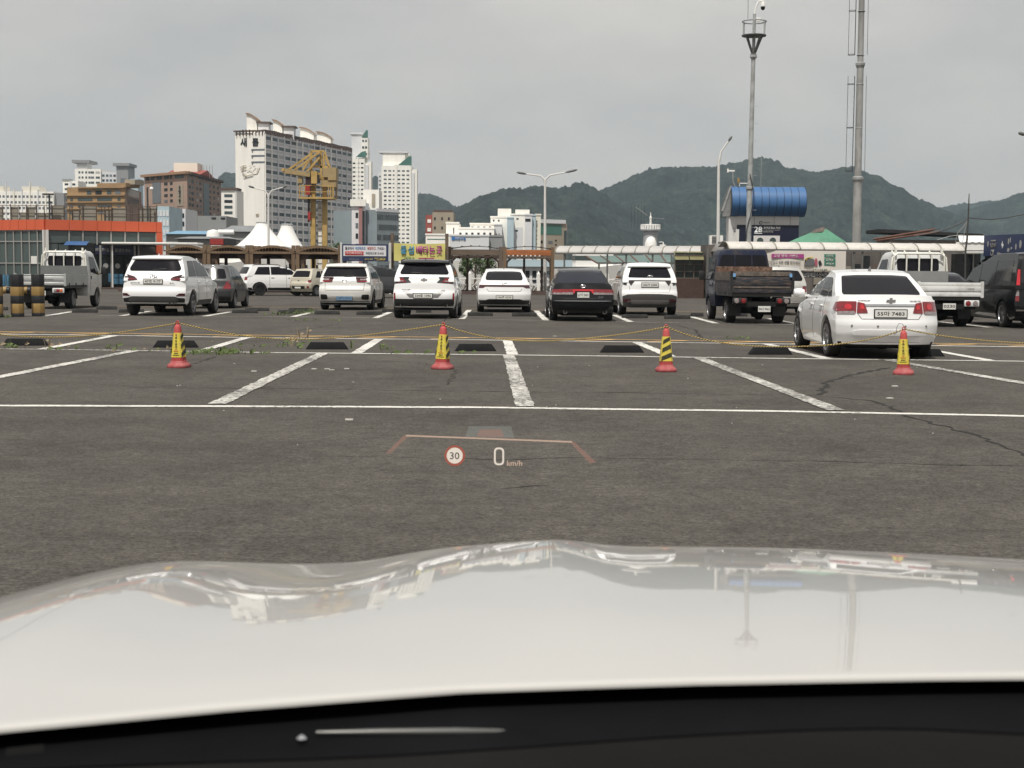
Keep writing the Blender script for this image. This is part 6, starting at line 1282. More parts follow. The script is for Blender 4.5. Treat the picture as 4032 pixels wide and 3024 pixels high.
MB().tube([(r_ * 1.3 * math.cos(i * math.pi / 14), r_ * 1.3 * math.sin(i * math.pi / 14), zt_ + .5) for i in range(29)], .04, 5, False).build('rail_ring', M['tent_white'], wt)
MB().lathe([(.11, 0), (.09, .9), (.13, 1.05), (.04, 1.15), (.02, 1.5)], 10, (0, 0, zt_ + .1)).build('lamp_column', M['tent_white'], wt, True); MB().bar((.1, 0, zt_ + 1.1), (1.2, 0, zt_ + 1.05), .03).build('signal_arm', M['galv'], wt)
for i in range(5): MB().bar((-1.7 + i * .3, -.3 + i * .2, zt_ + .2), (-1.7 + i * .3, -.3 + i * .2, zt_ + 2.2), .025).build('antenna_rod', M['dark_metal'], wt)
MB().tube([(-1.4, 0, zt_ + 2.1), (-.3, 0, zt_ + 1.3)], .025, 5).build('antenna_boom', M['galv'], wt)
MB().lathe([(r_ * .86, -.4), (r_ * .8, .2), (r_ * .6, .62), (r_ * .3, .85), (.01, .92)], 20, (0, -r_ * .6, at(2560, 958, Y).z - .2)).build('white_dome', M['tent_white'], wt, True)
MB().tube([(r_ + .1, 0, zt_ - 1.0), (r_ + .5, 0, zt_ - 1.0), (r_ + .6, 0, zt_ - 2.8)], .06, 6).box((r_ + .45, 0, zt_ - 1.3), (.5, .2, .2)).build('loudspeaker', M['tent_white'], wt)
# ------------------------------------------------------------------ stalls and shops right of centre
dm('tarp_green', (.085, .24, .155), .7, var=.15, scale=.6, dirt=(.07, .17, .12), dscale=.8); dm('green_glaze', (.075, .15, .13), .35, var=.3, scale=.7); dm('brick_dark', (.062, .035, .028), .9, var=.25, scale=5); dm('glass_stall', (.02, .032, .025), .15, var=.4, scale=1.2); dm('yellow_glaze', (.17, .16, .075), .4, var=.3, scale=.8); dm('banner_cream', (.62, .58, .52), .6, var=.06, scale=.8); dm('stall_wall', (.12, .105, .095), .8, var=.4, scale=.7); dm('roof_black', (.014, .014, .015), .7, var=.2); dm('rust_pipe', (.14, .065, .045), .8, var=.3); dm('frame_brown', (.11, .085, .07), .7, var=.2)
# green awning roofs under the grey canopy
ga = empty('green_lean_to', (at(2480, 1030, 96).x, 96, 0), 0, 'long green glazed lean-to roof beneath the grey canopy', 'canopy')
A_, B_ = at(2305, 1008, 99), at(2660, 1003, 99); C_, D_ = at(2680, 1036, 93), at(2352, 1036, 93); n = 6
for i in range(n):
    a, b_, c, d = A_.lerp(B_, i / n), A_.lerp(B_, (i + .96) / n), D_.lerp(C_, (i + .96) / n), D_.lerp(C_, i / n); MB().add([p - ga.location for p in (a, b_, c, d)], [(0, 1, 2, 3)]).build('roof_pane', M['green_glaze'], ga); MB().bar(a - ga.location, d - ga.location, .08).build('roof_bar', M['rust_pipe'], ga)
MB().bar(D_ - ga.location, C_ - ga.location, .12).build('eave_bar', M['gutter'], ga)
for u in (.02, .5, .98): p = D_.lerp(C_, u) - ga.location; MB().tube([(p.x, p.y, -ga.location.z), p], .06, 6).build('roof_post', M['gutter'], ga)
# kiosk with brick base
Y = 80; kx0, kx1 = at(2655, 1100, Y).x, at(2772, 1100, Y).x; ks = empty('glass_kiosk', ((kx0 + kx1) / 2, Y, 0), 0, 'dark glazed kiosk with brick base behind claw-lamp SUV', 'kiosk'); wd = kx1 - kx0
MB().box((0, 1, .55), (wd, 2, 1.1)).build('brick_base', M['brick_dark'], ks); MB().box((0, 1.1, 1.8), (wd - .1, 1.8, 1.5)).build('stall_body', M['glass_stall'], ks)
for i in range(4): x = -wd / 2 + .05 + i * (wd - .1) / 3; piece('glazing_bar', 'frame_brown', ks, (x, .12, 1.75), (.06, .08, 1.4)); 
for z in (1.12, 1.5, 1.9, 2.4): piece('glazing_rail', 'frame_brown', ks, (0, .1, z), (wd, .08, .05))
for i in range(2): MB().add([(-wd / 2 + i * wd / 2, -.3, 2.15), (-wd / 2 + (i + 1) * wd / 2 - .05, -.3, 2.15), (-wd / 2 + (i + 1) * wd / 2 - .05, .6, 2.62), (-wd / 2 + i * wd / 2, .6, 2.62)], [(0, 1, 2, 3)]).build('awning_sheet', M['yellow_glaze'], ks)
# stall row behind the cream canopy
Y = 79; sx0, sx1 = at(2790, 1080, Y).x, at(3790, 1080, Y).x; st_ = empty('market_stalls', ((sx0 + sx1) / 2, Y, 0), R(1), 'row of shaded stall fronts beneath the cream canopy', 'building')
MB().box((0, 2, 1.5), (sx1 - sx0, 2.5, 3.0)).build('wall', M['stall_wall'], st_); wd = sx1 - sx0
rr = random.Random(5); cols_ = ['shop_dark', 'stall_wall', 'roof_beige', 'frame_brown', 'white_wall', 'shop_dark', 'teal_glass']
for i in range(26):
    x = -wd / 2 + (i + .5) * wd / 26; w_ = wd / 26 * rr.uniform(.6, .92); z0_ = rr.uniform(.1, .9); z1_ = rr.uniform(1.5, 2.5); piece('stall_panel', cols_[rr.randrange(7)], st_, (x, .7, (z0_ + z1_) / 2), (w_, .06, z1_ - z0_))
    if i % 3 == 0: piece('stall_post', 'gutter', st_, (x - wd / 52, .6, 1.4), (.12, .12, 2.8))
# cream banner
Y = 74.2; A_, B_ = at(2985, 986, Y), at(3330, 1066, Y); c = (A_ + B_) / 2; wd, hg = B_.x - A_.x, A_.z - B_.z; cb_ = empty('event_banner', (c.x, Y, 0), 0, 'cream event banner with purple heading beneath the cream canopy', 'banner')
MB().grid(16, 4, lambda u, v: ((u - .5) * wd, .03 * math.sin(u * 14), c.z + (v - .5) * hg)).build('banner_cloth', M['banner_cream'], cb_, True)
def ct(s, px, row, wpx, hpx, m): p = at(px, row, Y - .06); text(s, M[m], cb_, (p.x - c.x, -.05, p.z), wpx / F * Y, hpx / F * Y, depth=.008, bold=.01)
p = at(3060, 1008, Y); q = at(3142, 1008, Y); MB().box(((p.x + q.x) / 2 - c.x, -.04, p.z), (q.x - p.x + .6, .02, .22)).build('purple_strip', M['ink_purple'], cb_); ct('고향 행복 이벤트', 3095, 1008, 96, 11, 'banner_cream')
ct('기부하고 귀한 선물 받으세요!', 3088, 1033, 130, 14, 'ink_grey'); ct('누구나 간편하게 우리 함께해요', 3088, 1058, 128, 10, 'ink'); ct('온라인 홈페이지 접속 등록', 3217, 1061, 80, 6, 'ink')
for i, (row, s_) in enumerate(((1007, '고향사랑'), (1024, '답례품'), (1039, '세액공제'))): p = at(3267, row, Y); MB().box((p.x - c.x, -.04, p.z), (.58, .02, .17)).build('green_tab', M['ink_green'], cb_); ct(s_, 3267, row, 30, 8, 'banner_cream')
for pl_, m in (([(3166, 1046), (3170, 1022), (3186, 1014), (3206, 1022), (3208, 1040), (3202, 1046)], 'ink_grey'), ([(3166, 1040), (3172, 1016), (3204, 1010), (3196, 1016), (3178, 1022)], 'ink_yellow'), ([(3207, 1026), (3213, 1014), (3219, 1024), (3219, 1046), (3209, 1046)], 'ink_maroon'), ([(3222, 1030), (3230, 1024), (3237, 1040), (3226, 1048)], 'ink')):
    MB().prism(pl_, lambda p: tuple(at(p[0], p[1], Y - .06) - Vector((c.x, Y, 0))), lambda p: tuple(at(p[0], p[1], Y - .03) - Vector((c.x, Y, 0)))).build('gift_picture', M[m], cb_)
Y = 74.4; A_, B_ = at(3150, 1071, Y), at(3262, 1093, Y); lbn = empty('lower_banner', ((A_.x + B_.x) / 2, Y, 0), 0, 'black banner with tall white lettering below cream event banner', 'banner'); MB().box((0, 0, (A_.z + B_.z) / 2), (B_.x - A_.x, .04, A_.z - B_.z)).build('banner_cloth', M['ink'], lbn); text('마산항제일수산시장', M['ink_white'], lbn, (0, -.03, (A_.z + B_.z) / 2), (B_.x - A_.x) * .92, (A_.z - B_.z) * .8, depth=.006)
# green tent peak, black roof, awning, signboard
Y = 90; gt = empty('green_tent', (at(3205, 945, Y).x, Y, 0), 0, 'green tarpaulin tent peak with torn brown top', 'tent'); gx = gt.location.x
def G(px, row, dy): p = at(px, row, Y); return (p.x - gx, dy, p.z)
MB().add([G(3100, 955, 0), G(3253, 892, .8), G(3335, 955, 0), G(3253, 955, -.6)], [(0, 3, 1), (3, 2, 1)]).build('tent_slope', M['tarp_green'], gt); MB().add([G(3195, 917, .5), G(3212, 905, .5), G(3253, 891, .75), G(3268, 908, .6), G(3240, 912, .3)], [(0, 1, 2, 3, 4)]).build('torn_top', M['frame_brown'], gt); MB().add([G(3100, 955, .0), G(3253, 892, .85), G(3335, 955, .1), G(3218, 955, 3)], [(0, 1, 3), (1, 2, 3)]).build('tent_back', M['tarp_green'], gt); MB().tube([(0.7, 0, 0), (.7, .4, 3.6)], .05, 6).build('tent_pole', M['galv'], gt)
Y = 92; A_, B_ = at(3455, 903, Y), at(3860, 922, Y); br = empty('flat_roof_shed', ((A_.x + B_.x) / 2, Y, 0), 0, 'flat black roofed shed behind the cream canopy', 'building'); w_ = B_.x - A_.x; MB().add([(-w_ / 2, -.6, A_.z), (w_ / 2, -.6, B_.z), (w_ / 2, 3, B_.z), (-w_ / 2, 3, A_.z), (-w_ / 2, -.6, A_.z - .22), (w_ / 2, -.6, B_.z - .18), (w_ / 2, 3, B_.z - .18), (-w_ / 2, 3, A_.z - .22)], [(0, 1, 2, 3), (7, 6, 5, 4), (0, 4, 5, 1), (1, 5, 6, 2), (3, 7, 4, 0), (2, 6, 7, 3)]).build('roof', M['roof_black'], br); MB().box((.2, 1.2, B_.z / 2 - .2), (w_ - 1, 3, B_.z - .4)).build('wall', M['stall_wall'], br)
for a, b_ in (((3440, 942), (3680, 903)), ((3450, 948), (3700, 912))): p, q = at(*a, 84), at(*b_, 84); tag(MB().tube([p, q], .06, 8).build('rusty_pole', M['rust_pipe']), ('upper' if a[1] == 942 else 'lower') + ' of two rusty poles slanting over the cream canopy', 'pole', 'rusty slanting poles')
Y = 76; A_, B_ = at(3778, 927, Y), at(3879, 985, Y); wa = empty('white_awning', ((A_.x + B_.x) / 2, Y, 0), 0, 'white scalloped shop awning beside the navy signboard', 'awning'); w_ = B_.x - A_.x; z0_, z1_ = B_.z, A_.z
MB().box((0, .3, lerp(z0_, z1_, .28)), (w_, .5, (z1_ - z0_) * .55)).build('awning_box', M['tent_white'], wa); MB().grid(20, 3, lambda u, v: ((u - .5) * w_, -.02 + .25 * v, lerp(lerp(z0_, z1_, .58) - .05 * abs(math.sin(u * 12.5)), z1_, v))).build('awning_sheet', M['tent_white'], wa); MB().box((0, .2, z0_ - .1), (w_, .4, .12)).build('awning_rail', M['pole_white'], wa)
MB().box((0, 1.0, (z0_ - .2) / 2), (w_, .6, z0_ - .2)).build('shop_front', M['shop_dark'], wa); MB().box((.3, .68, (z0_ - .2) / 2), (.07, .05, z0_ - .2)).build('door_post', M['mullion'], wa)
Y0, Y1 = 75.5, 71.0; fN = Face(P2(3880, Y0, 960), P2(4110, Y1, 960)); nv = empty('navy_signboard', fN.p(0, 0), 0, 'navy shop signboard with white icons above the black van', 'signboard'); zt_, zb_ = fN.z_at(3880, 927), fN.z_at(3880, 1009)
fN.panel('sign_panel', 'bill_navy', nv, 0, fN.L, zb_, zt_, .1, .2); fN.panel('shop_front', 'shop_dark', nv, 0, fN.L, 0, zb_, 0, .2)
def nt_(s, px, row, w_, h_, m): text(s, M[m], nv, fN.p(fN.u_at(px, row), fN.z_at(px, row), .115) - nv.location, w_, h_, (math.pi / 2, 0, fN.rz), .01, .02)
nt_('PREMIUM', 3919, 948, .42, .08, 'mullion'); nt_('낚시', 3917, 967, .42, .26, 'wood_grey' if False else 'roof_beige'); nt_('CK', 3915, 996, .32, .34, 'mullion'); nt_('fishing', 3942, 1001, .36, .22, 'mullion')
for px, row, w_, h_ in ((3897, 961, .1, .28), (3978, 951, .08, .3), (3985, 946, .08, .28), (4007, 972, .1, .3), (4025, 962, .16, .42), (3977, 985, .18, .2), (3989, 978, .1, .14)): 
    q = fN.p(fN.u_at(px, row), fN.z_at(px, row), .11) - nv.location; MB().lathe([(.001, -.01), (.5, -.01), (.5, .01), (.001, .01)], 16, axis='y').build('sign_icon', M['mullion'], nv, False, q, fN.rz).scale = (w_, 1, h_)
q = nv.location; MB().add([fN.p(fN.u_at(x, y), fN.z_at(x, y), .115) - q for x, y in ((3955, 947), (3949, 967), (3953, 968), (3953, 980), (3960, 962), (3956, 961))], [(0, 1, 2, 3, 4, 5)]).build('bolt_icon', M['ink_white'], nv)
# utility pole with wires
Y = 73; up = empty('wire_pole', (at(3802, 1095, Y).x, Y, 0), 0, 'thin dark pole carrying wires in front of the white awning', 'pole'); ux = up.location.x
def U(px, row, y=0): p = at(px, row, Y + y); return (p.x - ux, y, p.z)
MB().tube([U(3800, 1110), U(3802, 985), U(3808, 940), U(3814, 820), U(3816, 762)], [.05, .05, .05, .04, .02], 8).build('pole_shaft', M['dark_metal'], up, True)
for pl_ in ([(3814, 858), (3860, 862), (3900, 864), (3960, 858), (4010, 848), (4100, 832)], [(3814, 862), (3780, 880), (3720, 905), (3680, 916), (3600, 930)], [(3812, 865), (3795, 890), (3770, 918), (3762, 955)], [(3814, 860), (3800, 900), (3790, 955)]): MB().tube([U(*q) for q in pl_], .03 if len(pl_) > 4 else .015, 6).build('cable', M['dark_metal'] if len(pl_) > 4 else M['mullion'], up, True)
MB().tube([U(3690, 945, .5), U(3740, 930, .5), U(3790, 925, .5)], .02, 5).build('cable', M['mullion'], up)
# air-conditioner box and small white box on the canopy roof
Y = 96; p = at(2821, 945, Y); ac = empty('roof_air_conditioner', (p.x, Y, 0), 0, 'white air conditioning unit behind the single-arm street lamp', 'air conditioner'); MB().box((0, .3, p.z), (.88, .6, .62)).build('unit_case', M['tent_white'], ac); MB().box((-.1, -.01, p.z), (.42, .02, .5)).build('unit_grille', M['shop_dark'], ac)
for i in range(4): MB().box((-.1, -.03, p.z - .2 + i * .13), (.44, .02, .02)).build('grille_bar', M['tent_white'], ac)
for s in (-.35, .35): MB().tube([(s, .3, 0), (s, .3, p.z - .3)], .04, 6).build('unit_leg', M['galv'], ac)
# ------------------------------------------------------------------ town behind
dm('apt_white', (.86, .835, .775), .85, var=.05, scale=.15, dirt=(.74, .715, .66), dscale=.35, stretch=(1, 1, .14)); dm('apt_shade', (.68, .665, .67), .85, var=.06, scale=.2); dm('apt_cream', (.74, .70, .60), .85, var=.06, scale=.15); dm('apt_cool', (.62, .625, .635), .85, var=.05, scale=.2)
dm('win_teal', (.055, .075, .08), .25, var=.6, scale=.35, ior=1.25); dm('win_dark', (.022, .025, .028), .25, ior=1.25, var=.4, scale=.35); dm('win_grey', (.12, .135, .145), .2, var=.3, scale=.3); dm('brick_tan', (.37, .265, .21), .9, var=.08, scale=.3); dm('brick_brown_shade', (.27, .19, .155), .9, var=.08, scale=.3); dm('ochre', (.36, .235, .115), .85, var=.12, scale=.3, dirt=(.22, .14, .08), dscale=.4); dm('tile_brown', (.10, .065, .05), .85, var=.2, scale=1); dm('tile_tan', (.30, .18, .11), .8, var=.12, scale=1); dm('tile_red', (.30, .075, .055), .8, var=.15, scale=1); dm('roof_green', (.055, .15, .12), .5, var=.2, scale=.4); dm('block_grey', (.25, .255, .255), .85, var=.08, scale=.3); dm('pale_blue', (.40, .50, .55), .7, var=.1, scale=.4); dm('beige_wall', (.33, .28, .215), .85, var=.08, scale=.3); dm('office_blue', (.24, .28, .30), .6, var=.1, scale=.3); dm('slate_roof', (.20, .21, .215), .8, var=.15, scale=.5); dm('blue_roof', (.16, .30, .42), .6, var=.12, scale=.6); dm('pink_col', (.30, .15, .14), .8, var=.1)
def block(name, label, L, C, Rr, rt, wall, wall2=None, cat='building', z0=0, parent=None, group=None):
    a, c, b_ = Vector(P2(*L) + (0,)), Vector(P2(*C) + (0,)), Vector(P2(*Rr) + (0,)); d = a + b_ - c; h = at(C[0], rt, C[1]).z
    o = empty(name, c, 0, label, cat, group) if parent is None else parent; q = o.location
    b = MB(); pl_ = [a, c, b_, d]; b.add([(p.x - q.x, p.y - q.y, z0) for p in pl_] + [(p.x - q.x, p.y - q.y, h) for p in pl_], [(0, 1, 5, 4), (1, 2, 6, 5), (2, 3, 7, 6), (3, 0, 4, 7), (4, 5, 6, 7)])
    w_ = b.build('wall', M[wall], o)
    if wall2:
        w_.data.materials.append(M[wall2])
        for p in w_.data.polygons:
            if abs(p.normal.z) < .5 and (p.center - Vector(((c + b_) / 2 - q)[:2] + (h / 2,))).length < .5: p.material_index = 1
    return o, Face(a, c), Face(c, b_), h
def front(name, label, px0, px1, Y, rt, wall, depth=12, cat='building', group=None, skew=0):
    return block(name, label, (px0, Y), (px0 + .01, Y) if False else (px0, Y), (px1, Y + skew), rt, wall, cat=cat, group=group) if False else _front(name, label, px0, px1, Y, rt, wall, depth, cat, group, skew)
def _front(name, label, px0, px1, Y, rt, wall, depth, cat, group, skew):
    a, b_ = Vector(P2(px0, Y) + (0,)), Vector(P2(px1, Y + skew) + (0,)); f = Face(a, b_); h = at((px0 + px1) / 2, rt, Y + skew / 2).z; o = empty(name, a, 0, label, cat, group)
    n = -f.n * depth; pl_ = [Vector((0, 0, 0)), b_ - a, b_ - a + n, n]
    MB().add([(p.x, p.y, 0) for p in pl_] + [(p.x, p.y, h) for p in pl_], [(0, 1, 5, 4), (1, 2, 6, 5), (2, 3, 7, 6), (3, 0, 4, 7), (4, 5, 6, 7)]).build('wall', M[wall], o)
    return o, f, h
wr = random.Random(21); dm('curtain', (.34, .34, .32), .6, var=.3, scale=.6)
def wins(o, f, us, zs, m, name='window', off=.06, th=.1):
    for z0, z1 in zs:
        for u0, u1 in us:
            k = wr.random(); mm = m if (k < .62 or m not in ('win_teal', 'win_dark', 'win_grey')) else ('win_grey' if k < .76 else 'win_dark' if k < .9 else 'win_teal' if k < .96 else 'curtain')
            f.panel(name, mm, o, u0, u1, z0, z1, off, th)
def even(n, L_, frac=.6, a=0.0, b=1.0): st = L_ * (b - a) / n; return [(L_ * a + st * (i + .5 - frac / 2), L_ * a + st * (i + .5 + frac / 2)) for i in range(n)]
def floors(z0, z1, n, lo=.3, hi=.8): st = (z1 - z0) / n; return [(z0 + st * (i + lo), z0 + st * (i + hi)) for i in range(n)]
# the lettered apartment slab
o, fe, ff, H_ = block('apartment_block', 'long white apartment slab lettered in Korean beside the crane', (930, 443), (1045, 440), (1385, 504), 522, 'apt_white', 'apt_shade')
z_ = floors(2, H_ - .6, 16, .44, .84); NB = 15; st = ff.L / NB
for k, (z0, z1) in enumerate(z_):
    wins(o, ff, [(i * st + .45, (i + 1) * st - .35) for i in range(NB)], [(z0, z1)], 'win_teal', off=.05)
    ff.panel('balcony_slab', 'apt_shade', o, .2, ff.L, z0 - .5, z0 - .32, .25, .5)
for i in range(NB + 1): ff.panel('pier', 'apt_white' if i % 5 in (0, 1) else 'apt_cool', o, max(0, i * st - .3), min(ff.L, i * st + .3), 0, H_, .28, .5)
fe.panel('pier', 'apt_white', o, fe.L - 3.8, fe.L, 0, H_, .3, .5)
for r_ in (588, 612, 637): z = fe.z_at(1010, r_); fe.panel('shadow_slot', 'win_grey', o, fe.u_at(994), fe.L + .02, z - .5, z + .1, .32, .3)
q = fe.p(fe.u_at(963), fe.z_at(963, 560), .1) - o.location; text('새', M['win_dark'], o, q, 2.2, 2.6, (math.pi / 2, 0, fe.rz), .1, .03); q = fe.p(fe.u_at(1011), fe.z_at(1011, 560), .4) - o.location; text('롬', M['win_dark'], o, q, 2.2, 2.4, (math.pi / 2, 0, fe.rz), .1, .03)
dm('mural', (.46, .40, .31), .8, var=.1)
def stroke(pl_, w_): MB().tube([fe.p(fe.u_at(x), fe.z_at(x, y), .35) - o.location for x, y in pl_], w_ * .7, 5).build('mural_stroke', M['mural'], o)
for pl_, w_ in (([(950, 660), (962, 652), (974, 652)], .18), ([(952, 668), (972, 664)], .18), ([(962, 654), (958, 680), (974, 690)], .22), ([(975, 672), (985, 668), (1000, 675), (1012, 662)], .12), ([(985, 656), (994, 652)], .1), ([(1002, 655), (1008, 654)], .1), ([(962, 697), (990, 689), (1018, 684), (1027, 660)], .2), ([(1018, 662), (1016, 680)], .12)): stroke(pl_, w_)
for r_ in (843, 848, 853): stroke([(1011, r_), (1023, r_ - 1)], .16)
stroke([(1011, 843), (1011, 853)], .12)
rc_ = H_
for i in range(42):                         # tiled eaves pergola along the roof edge
    u = ff.L * (i + .5) / 42; hgt = .7 + .4 * abs(math.sin(i * .45)); ff.panel('eave_bracket', 'tile_brown', o, u - .22, u + .22, H_ - .4, H_ + hgt, .5, .7)
ff.panel('eave_beam', 'tile_brown', o, 0, ff.L, H_ + .6, H_ + .95, .2, 1.2)
for i in range(9): u = fe.L * (i + .5) / 9; fe.panel('eave_bracket', 'tile_brown', o, u - .15, u + .15, H_ - .8, H_ + .6 + .4 * math.sin(i * .5), .5, .6)
fe.panel('eave_beam', 'tile_brown', o, -.4, fe.L + .3, H_ + .4, H_ + .8, .5, 1.4)
# stair towers with curved tile roofs
for px0, px1, r0, dp, kk in ((971, 1012, 448, 6, 0), (1075, 1112, 473, 6, 12), (1182, 1235, 503, 7, 34), (1248, 1302, 520, 7, 46)):
    YY = 446 + kk; A_, B_ = at(px0, r0, YY), at(px1, r0, YY); w_ = B_.x - A_.x; zt_ = A_.z
    tb = MB(); n = 10
    prof = [(i / n, zt_ - 1.7 * (i / n) ** 2) for i in range(n + 1)]
    tb.add([(A_.x + u * w_, YY, z) for u, z in prof] + [(A_.x + w_, YY, H_ - 1), (A_.x, YY, H_ - 1)], [tuple(range(n + 3))]); tb.add([(A_.x, YY, H_ - 1), (A_.x, YY, zt_), (A_.x, YY + dp, zt_), (A_.x, YY + dp, H_ - 1)], [(0, 1, 2, 3)]); tb.add([(B_.x, YY, H_ - 1), (B_.x, YY, zt_ - 1.7), (B_.x, YY + dp, zt_ - 1.7), (B_.x, YY + dp, H_ - 1)], [(0, 1, 2, 3)])
    for i in range(len(tb.v)): tb.v[i] = (tb.v[i][0] - o.location.x, tb.v[i][1] - o.location.y, tb.v[i][2])
    tb.build('stair_tower', M['apt_white'], o)
    MB().grid(n, 1, lambda u, v: (A_.x + (u * 1.22 - .08) * w_ - o.location.x, YY - .5 + v * (dp + 1) - o.location.y, zt_ + .25 - 1.7 * max(0, u * 1.2 - .06) ** 2)).build('curved_roof', M['tile_tan'], o); MB().grid(n, 1, lambda u, v: (A_.x + (u * 1.22 - .08) * w_ - o.location.x, YY - .5 - o.location.y, zt_ + .25 - .4 * v - 1.7 * max(0, u * 1.2 - .06) ** 2)).build('roof_edge', M['tile_tan'], o)
    if kk < 20: ax = at(px1 + 4, 500, YY).x; MB().box2((ax - o.location.x, YY - o.location.y, H_ - .5), (ax + 3.3 - o.location.x, YY + 4 - o.location.y, H_ + 3.4)).build('lift_house', M['apt_shade'], o); MB().box2((ax - .5 - o.location.x, YY - .6 - o.location.y, H_ + 3.4), (ax + 3.9 - o.location.x, YY + 4.4 - o.location.y, H_ + 3.9)).build('lift_roof', M['tile_brown'], o)
# white towers right of it
def tower(px0, px1, pxs, Y, rt, label, ncol, nfl):
    o, f, h = _front('apartment_tower', label, px0, px1, Y, rt, 'apt_white', 16, 'building', 'white apartment towers', 0)
    us = even(ncol, f.L, .62, .05, .97); wins(o, f, us, floors(4, h - 1.5, nfl, .38, .72), 'win_teal')
    f.panel('side_pier', 'apt_white', o, f.L - .1, f.L + (at(pxs, 800, Y).x - at(px1, 800, Y).x), 0, h - 1.5, -1.0, 6); f.panel('side_pier', 'apt_cool', o, f.L + .1, f.L + (at(pxs, 800, Y).x - at(px1, 800, Y).x) * .55, 0, h - 3, -.4, 3)
    f.panel('pier', 'apt_white', o, f.L * .44, f.L * .54, 0, h + .4, .35, .6)
    return o, f, h
o, f, h = tower(1384, 1436, 1461, 640, 622, 'white apartment tower directly behind the lettered slab', 3, 24)
MB().add([p - o.location for p in (f.p(f.L * .3, h + .2, .3), f.p(f.L + .6, h + .2, .3), f.p(f.L + .6, h + 3.2, .3), f.p(f.L * .75, h + 2.6, .3))], [(0, 1, 2, 3)]).build('green_gable', M['roof_green'], o)
ub = f.L; MB().box((f.L * .97, 5, h + 4.6), (f.L * .5, 8, 9.2)).build('upper_block', M['apt_white'], o); MB().box((f.L * .35, 9, h + 5.5), (f.L * .9, 6, 11)).build('upper_block', M['apt_cool'], o); wins(o, f, [(f.L * .8, f.L * .95), (f.L * 1.02, f.L * 1.16)], floors(h + .3, h + 9, 3, .38, .72), 'win_teal', off=-.9)
MB().add([(f.L * .75, .8, h + 9.2), (f.L * 1.24, .8, h + 9.2), (f.L * 1.24, .8, h + 12.4), (f.L * 1.1, .8, h + 12.4)], [(0, 1, 2, 3)]).build('green_gable', M['roof_green'], o); MB().box((f.L * .3, 9, h + 11.4), (f.L * 1.0, 7, .8)).build('roof_slab', M['apt_cool'], o)
o, f, h = tower(1502, 1618, 1641, 640, 652, 'white apartment tower with green gable standing apart on the skyline', 6, 23)
MB().add([(f.L * .55, -.1, h + .1), (f.L * 1.02, -.1, h + .1), (f.L * 1.02, -.1, h + 4.2), (f.L * .93, -.1, h + 4.2)], [(0, 1, 2, 3)]).build('green_gable', M['roof_green'], o); MB().box((f.L * .4, 7, h + 2.5), (10, 8, 7)).build('upper_block', M['apt_white'], o); MB().box((f.L * .7, 7, h + 3), (6, 6, 5.5)).build('upper_block', M['apt_white'], o); MB().box((f.L * .38, 7, h + 6.2), (13, 9, .7)).build('roof_slab', M['apt_cool'], o); f.panel('side_wing', 'apt_cool', o, -1.6, .1, 0, h - 3, -1, 6)
wins(o, Face((f.A.x - 1.5, f.A.y), (f.A.x, f.A.y)), [(.3, 1.2)], floors(4, h - 4, 22, .38, .72), 'win_grey', off=1.1 - 2.0)
# mid-rise row under them
o, f, h = _front('mid_rise_block', 'grey mid-rise with pink corner column below the lettered slab', 1385, 1436, 330, 795, 'apt_shade', 10, 'building', None, 0)
f.panel('corner_column', 'pink_col', o, f.L * .55, f.L * .82, 0, h, .25, .4); f.panel('glass_strip', 'win_dark', o, f.L * .84, f.L, 0, h - 2, .1, .2); f.panel('roof_cap', 'apt_white', o, -.3, f.L + .3, h - 1, h + .6, .5, 1); wins(o, f, [(f.L * .3, f.L * .5)], floors(1, h - 2, 6), 'win_dark')
o, f, h = _front('mid_rise_block', 'pale blue blank-walled building beside the pink column', 1434, 1484, 340, 838, 'pale_blue', 10, 'building', None, 0)
f.panel('upper_storey', 'apt_white', o, f.L * -.1, f.L * 1.15, h - .2, h + 5.5, -.4, 8); f.panel('lower_wall', 'apt_white', o, 0, f.L * .55, 0, h - 6, .3, .6); wins(o, f, [(f.L * .6, f.L * .85)], [(h + 1.5, h + 4.5)], 'beige_wall', off=-.2)
o, f, h = _front('office_block', 'grey-blue office block with a grid of dark windows', 1484, 1570, 330, 828, 'office_blue', 14, 'building', None, 6)
wins(o, f, even(11, f.L, .5), floors(1, h - .5, 6, .25, .78), 'win_dark'); f.panel('parapet', 'apt_cool', o, -.1, f.L + .1, h - .4, h + .3, .1, .4)
o, f, h = _front('beige_block', 'beige brick block with red stair side behind yellow banner', 1702, 1785, 320, 836, 'beige_wall', 10, 'building', None, 0)
wins(o, f, [(f.L * .08, f.L * .16), (f.L * .42, f.L * .50), (f.L * .74, f.L * .82)], floors(2, h - .4, 6, .35, .65), 'win_dark'); f.panel('stair_side', 'tile_red', o, -1.5, -.02, 0, h - .6, -.1, 4); f.panel('parapet', 'tile_brown', o, f.L * .05, f.L * .95, h, h + .5, 0, .5); f.panel('red_balcony', 'brick_brown_shade', o, f.L * .38, f.L * .66, h - 8.4, h - 7.2, .4, .6); f.panel('red_balcony', 'brick_brown_shade', o, f.L * .38, f.L * .66, h - 11.4, h - 10.2, .4, .6); wins(o, Face((f.A.x - 1.4, f.A.y), (f.A.x, f.A.y)), [(.3, 1.1)], floors(2, h - 1, 6, .3, .7), 'apt_white', 'stair_window', .05 - .05)
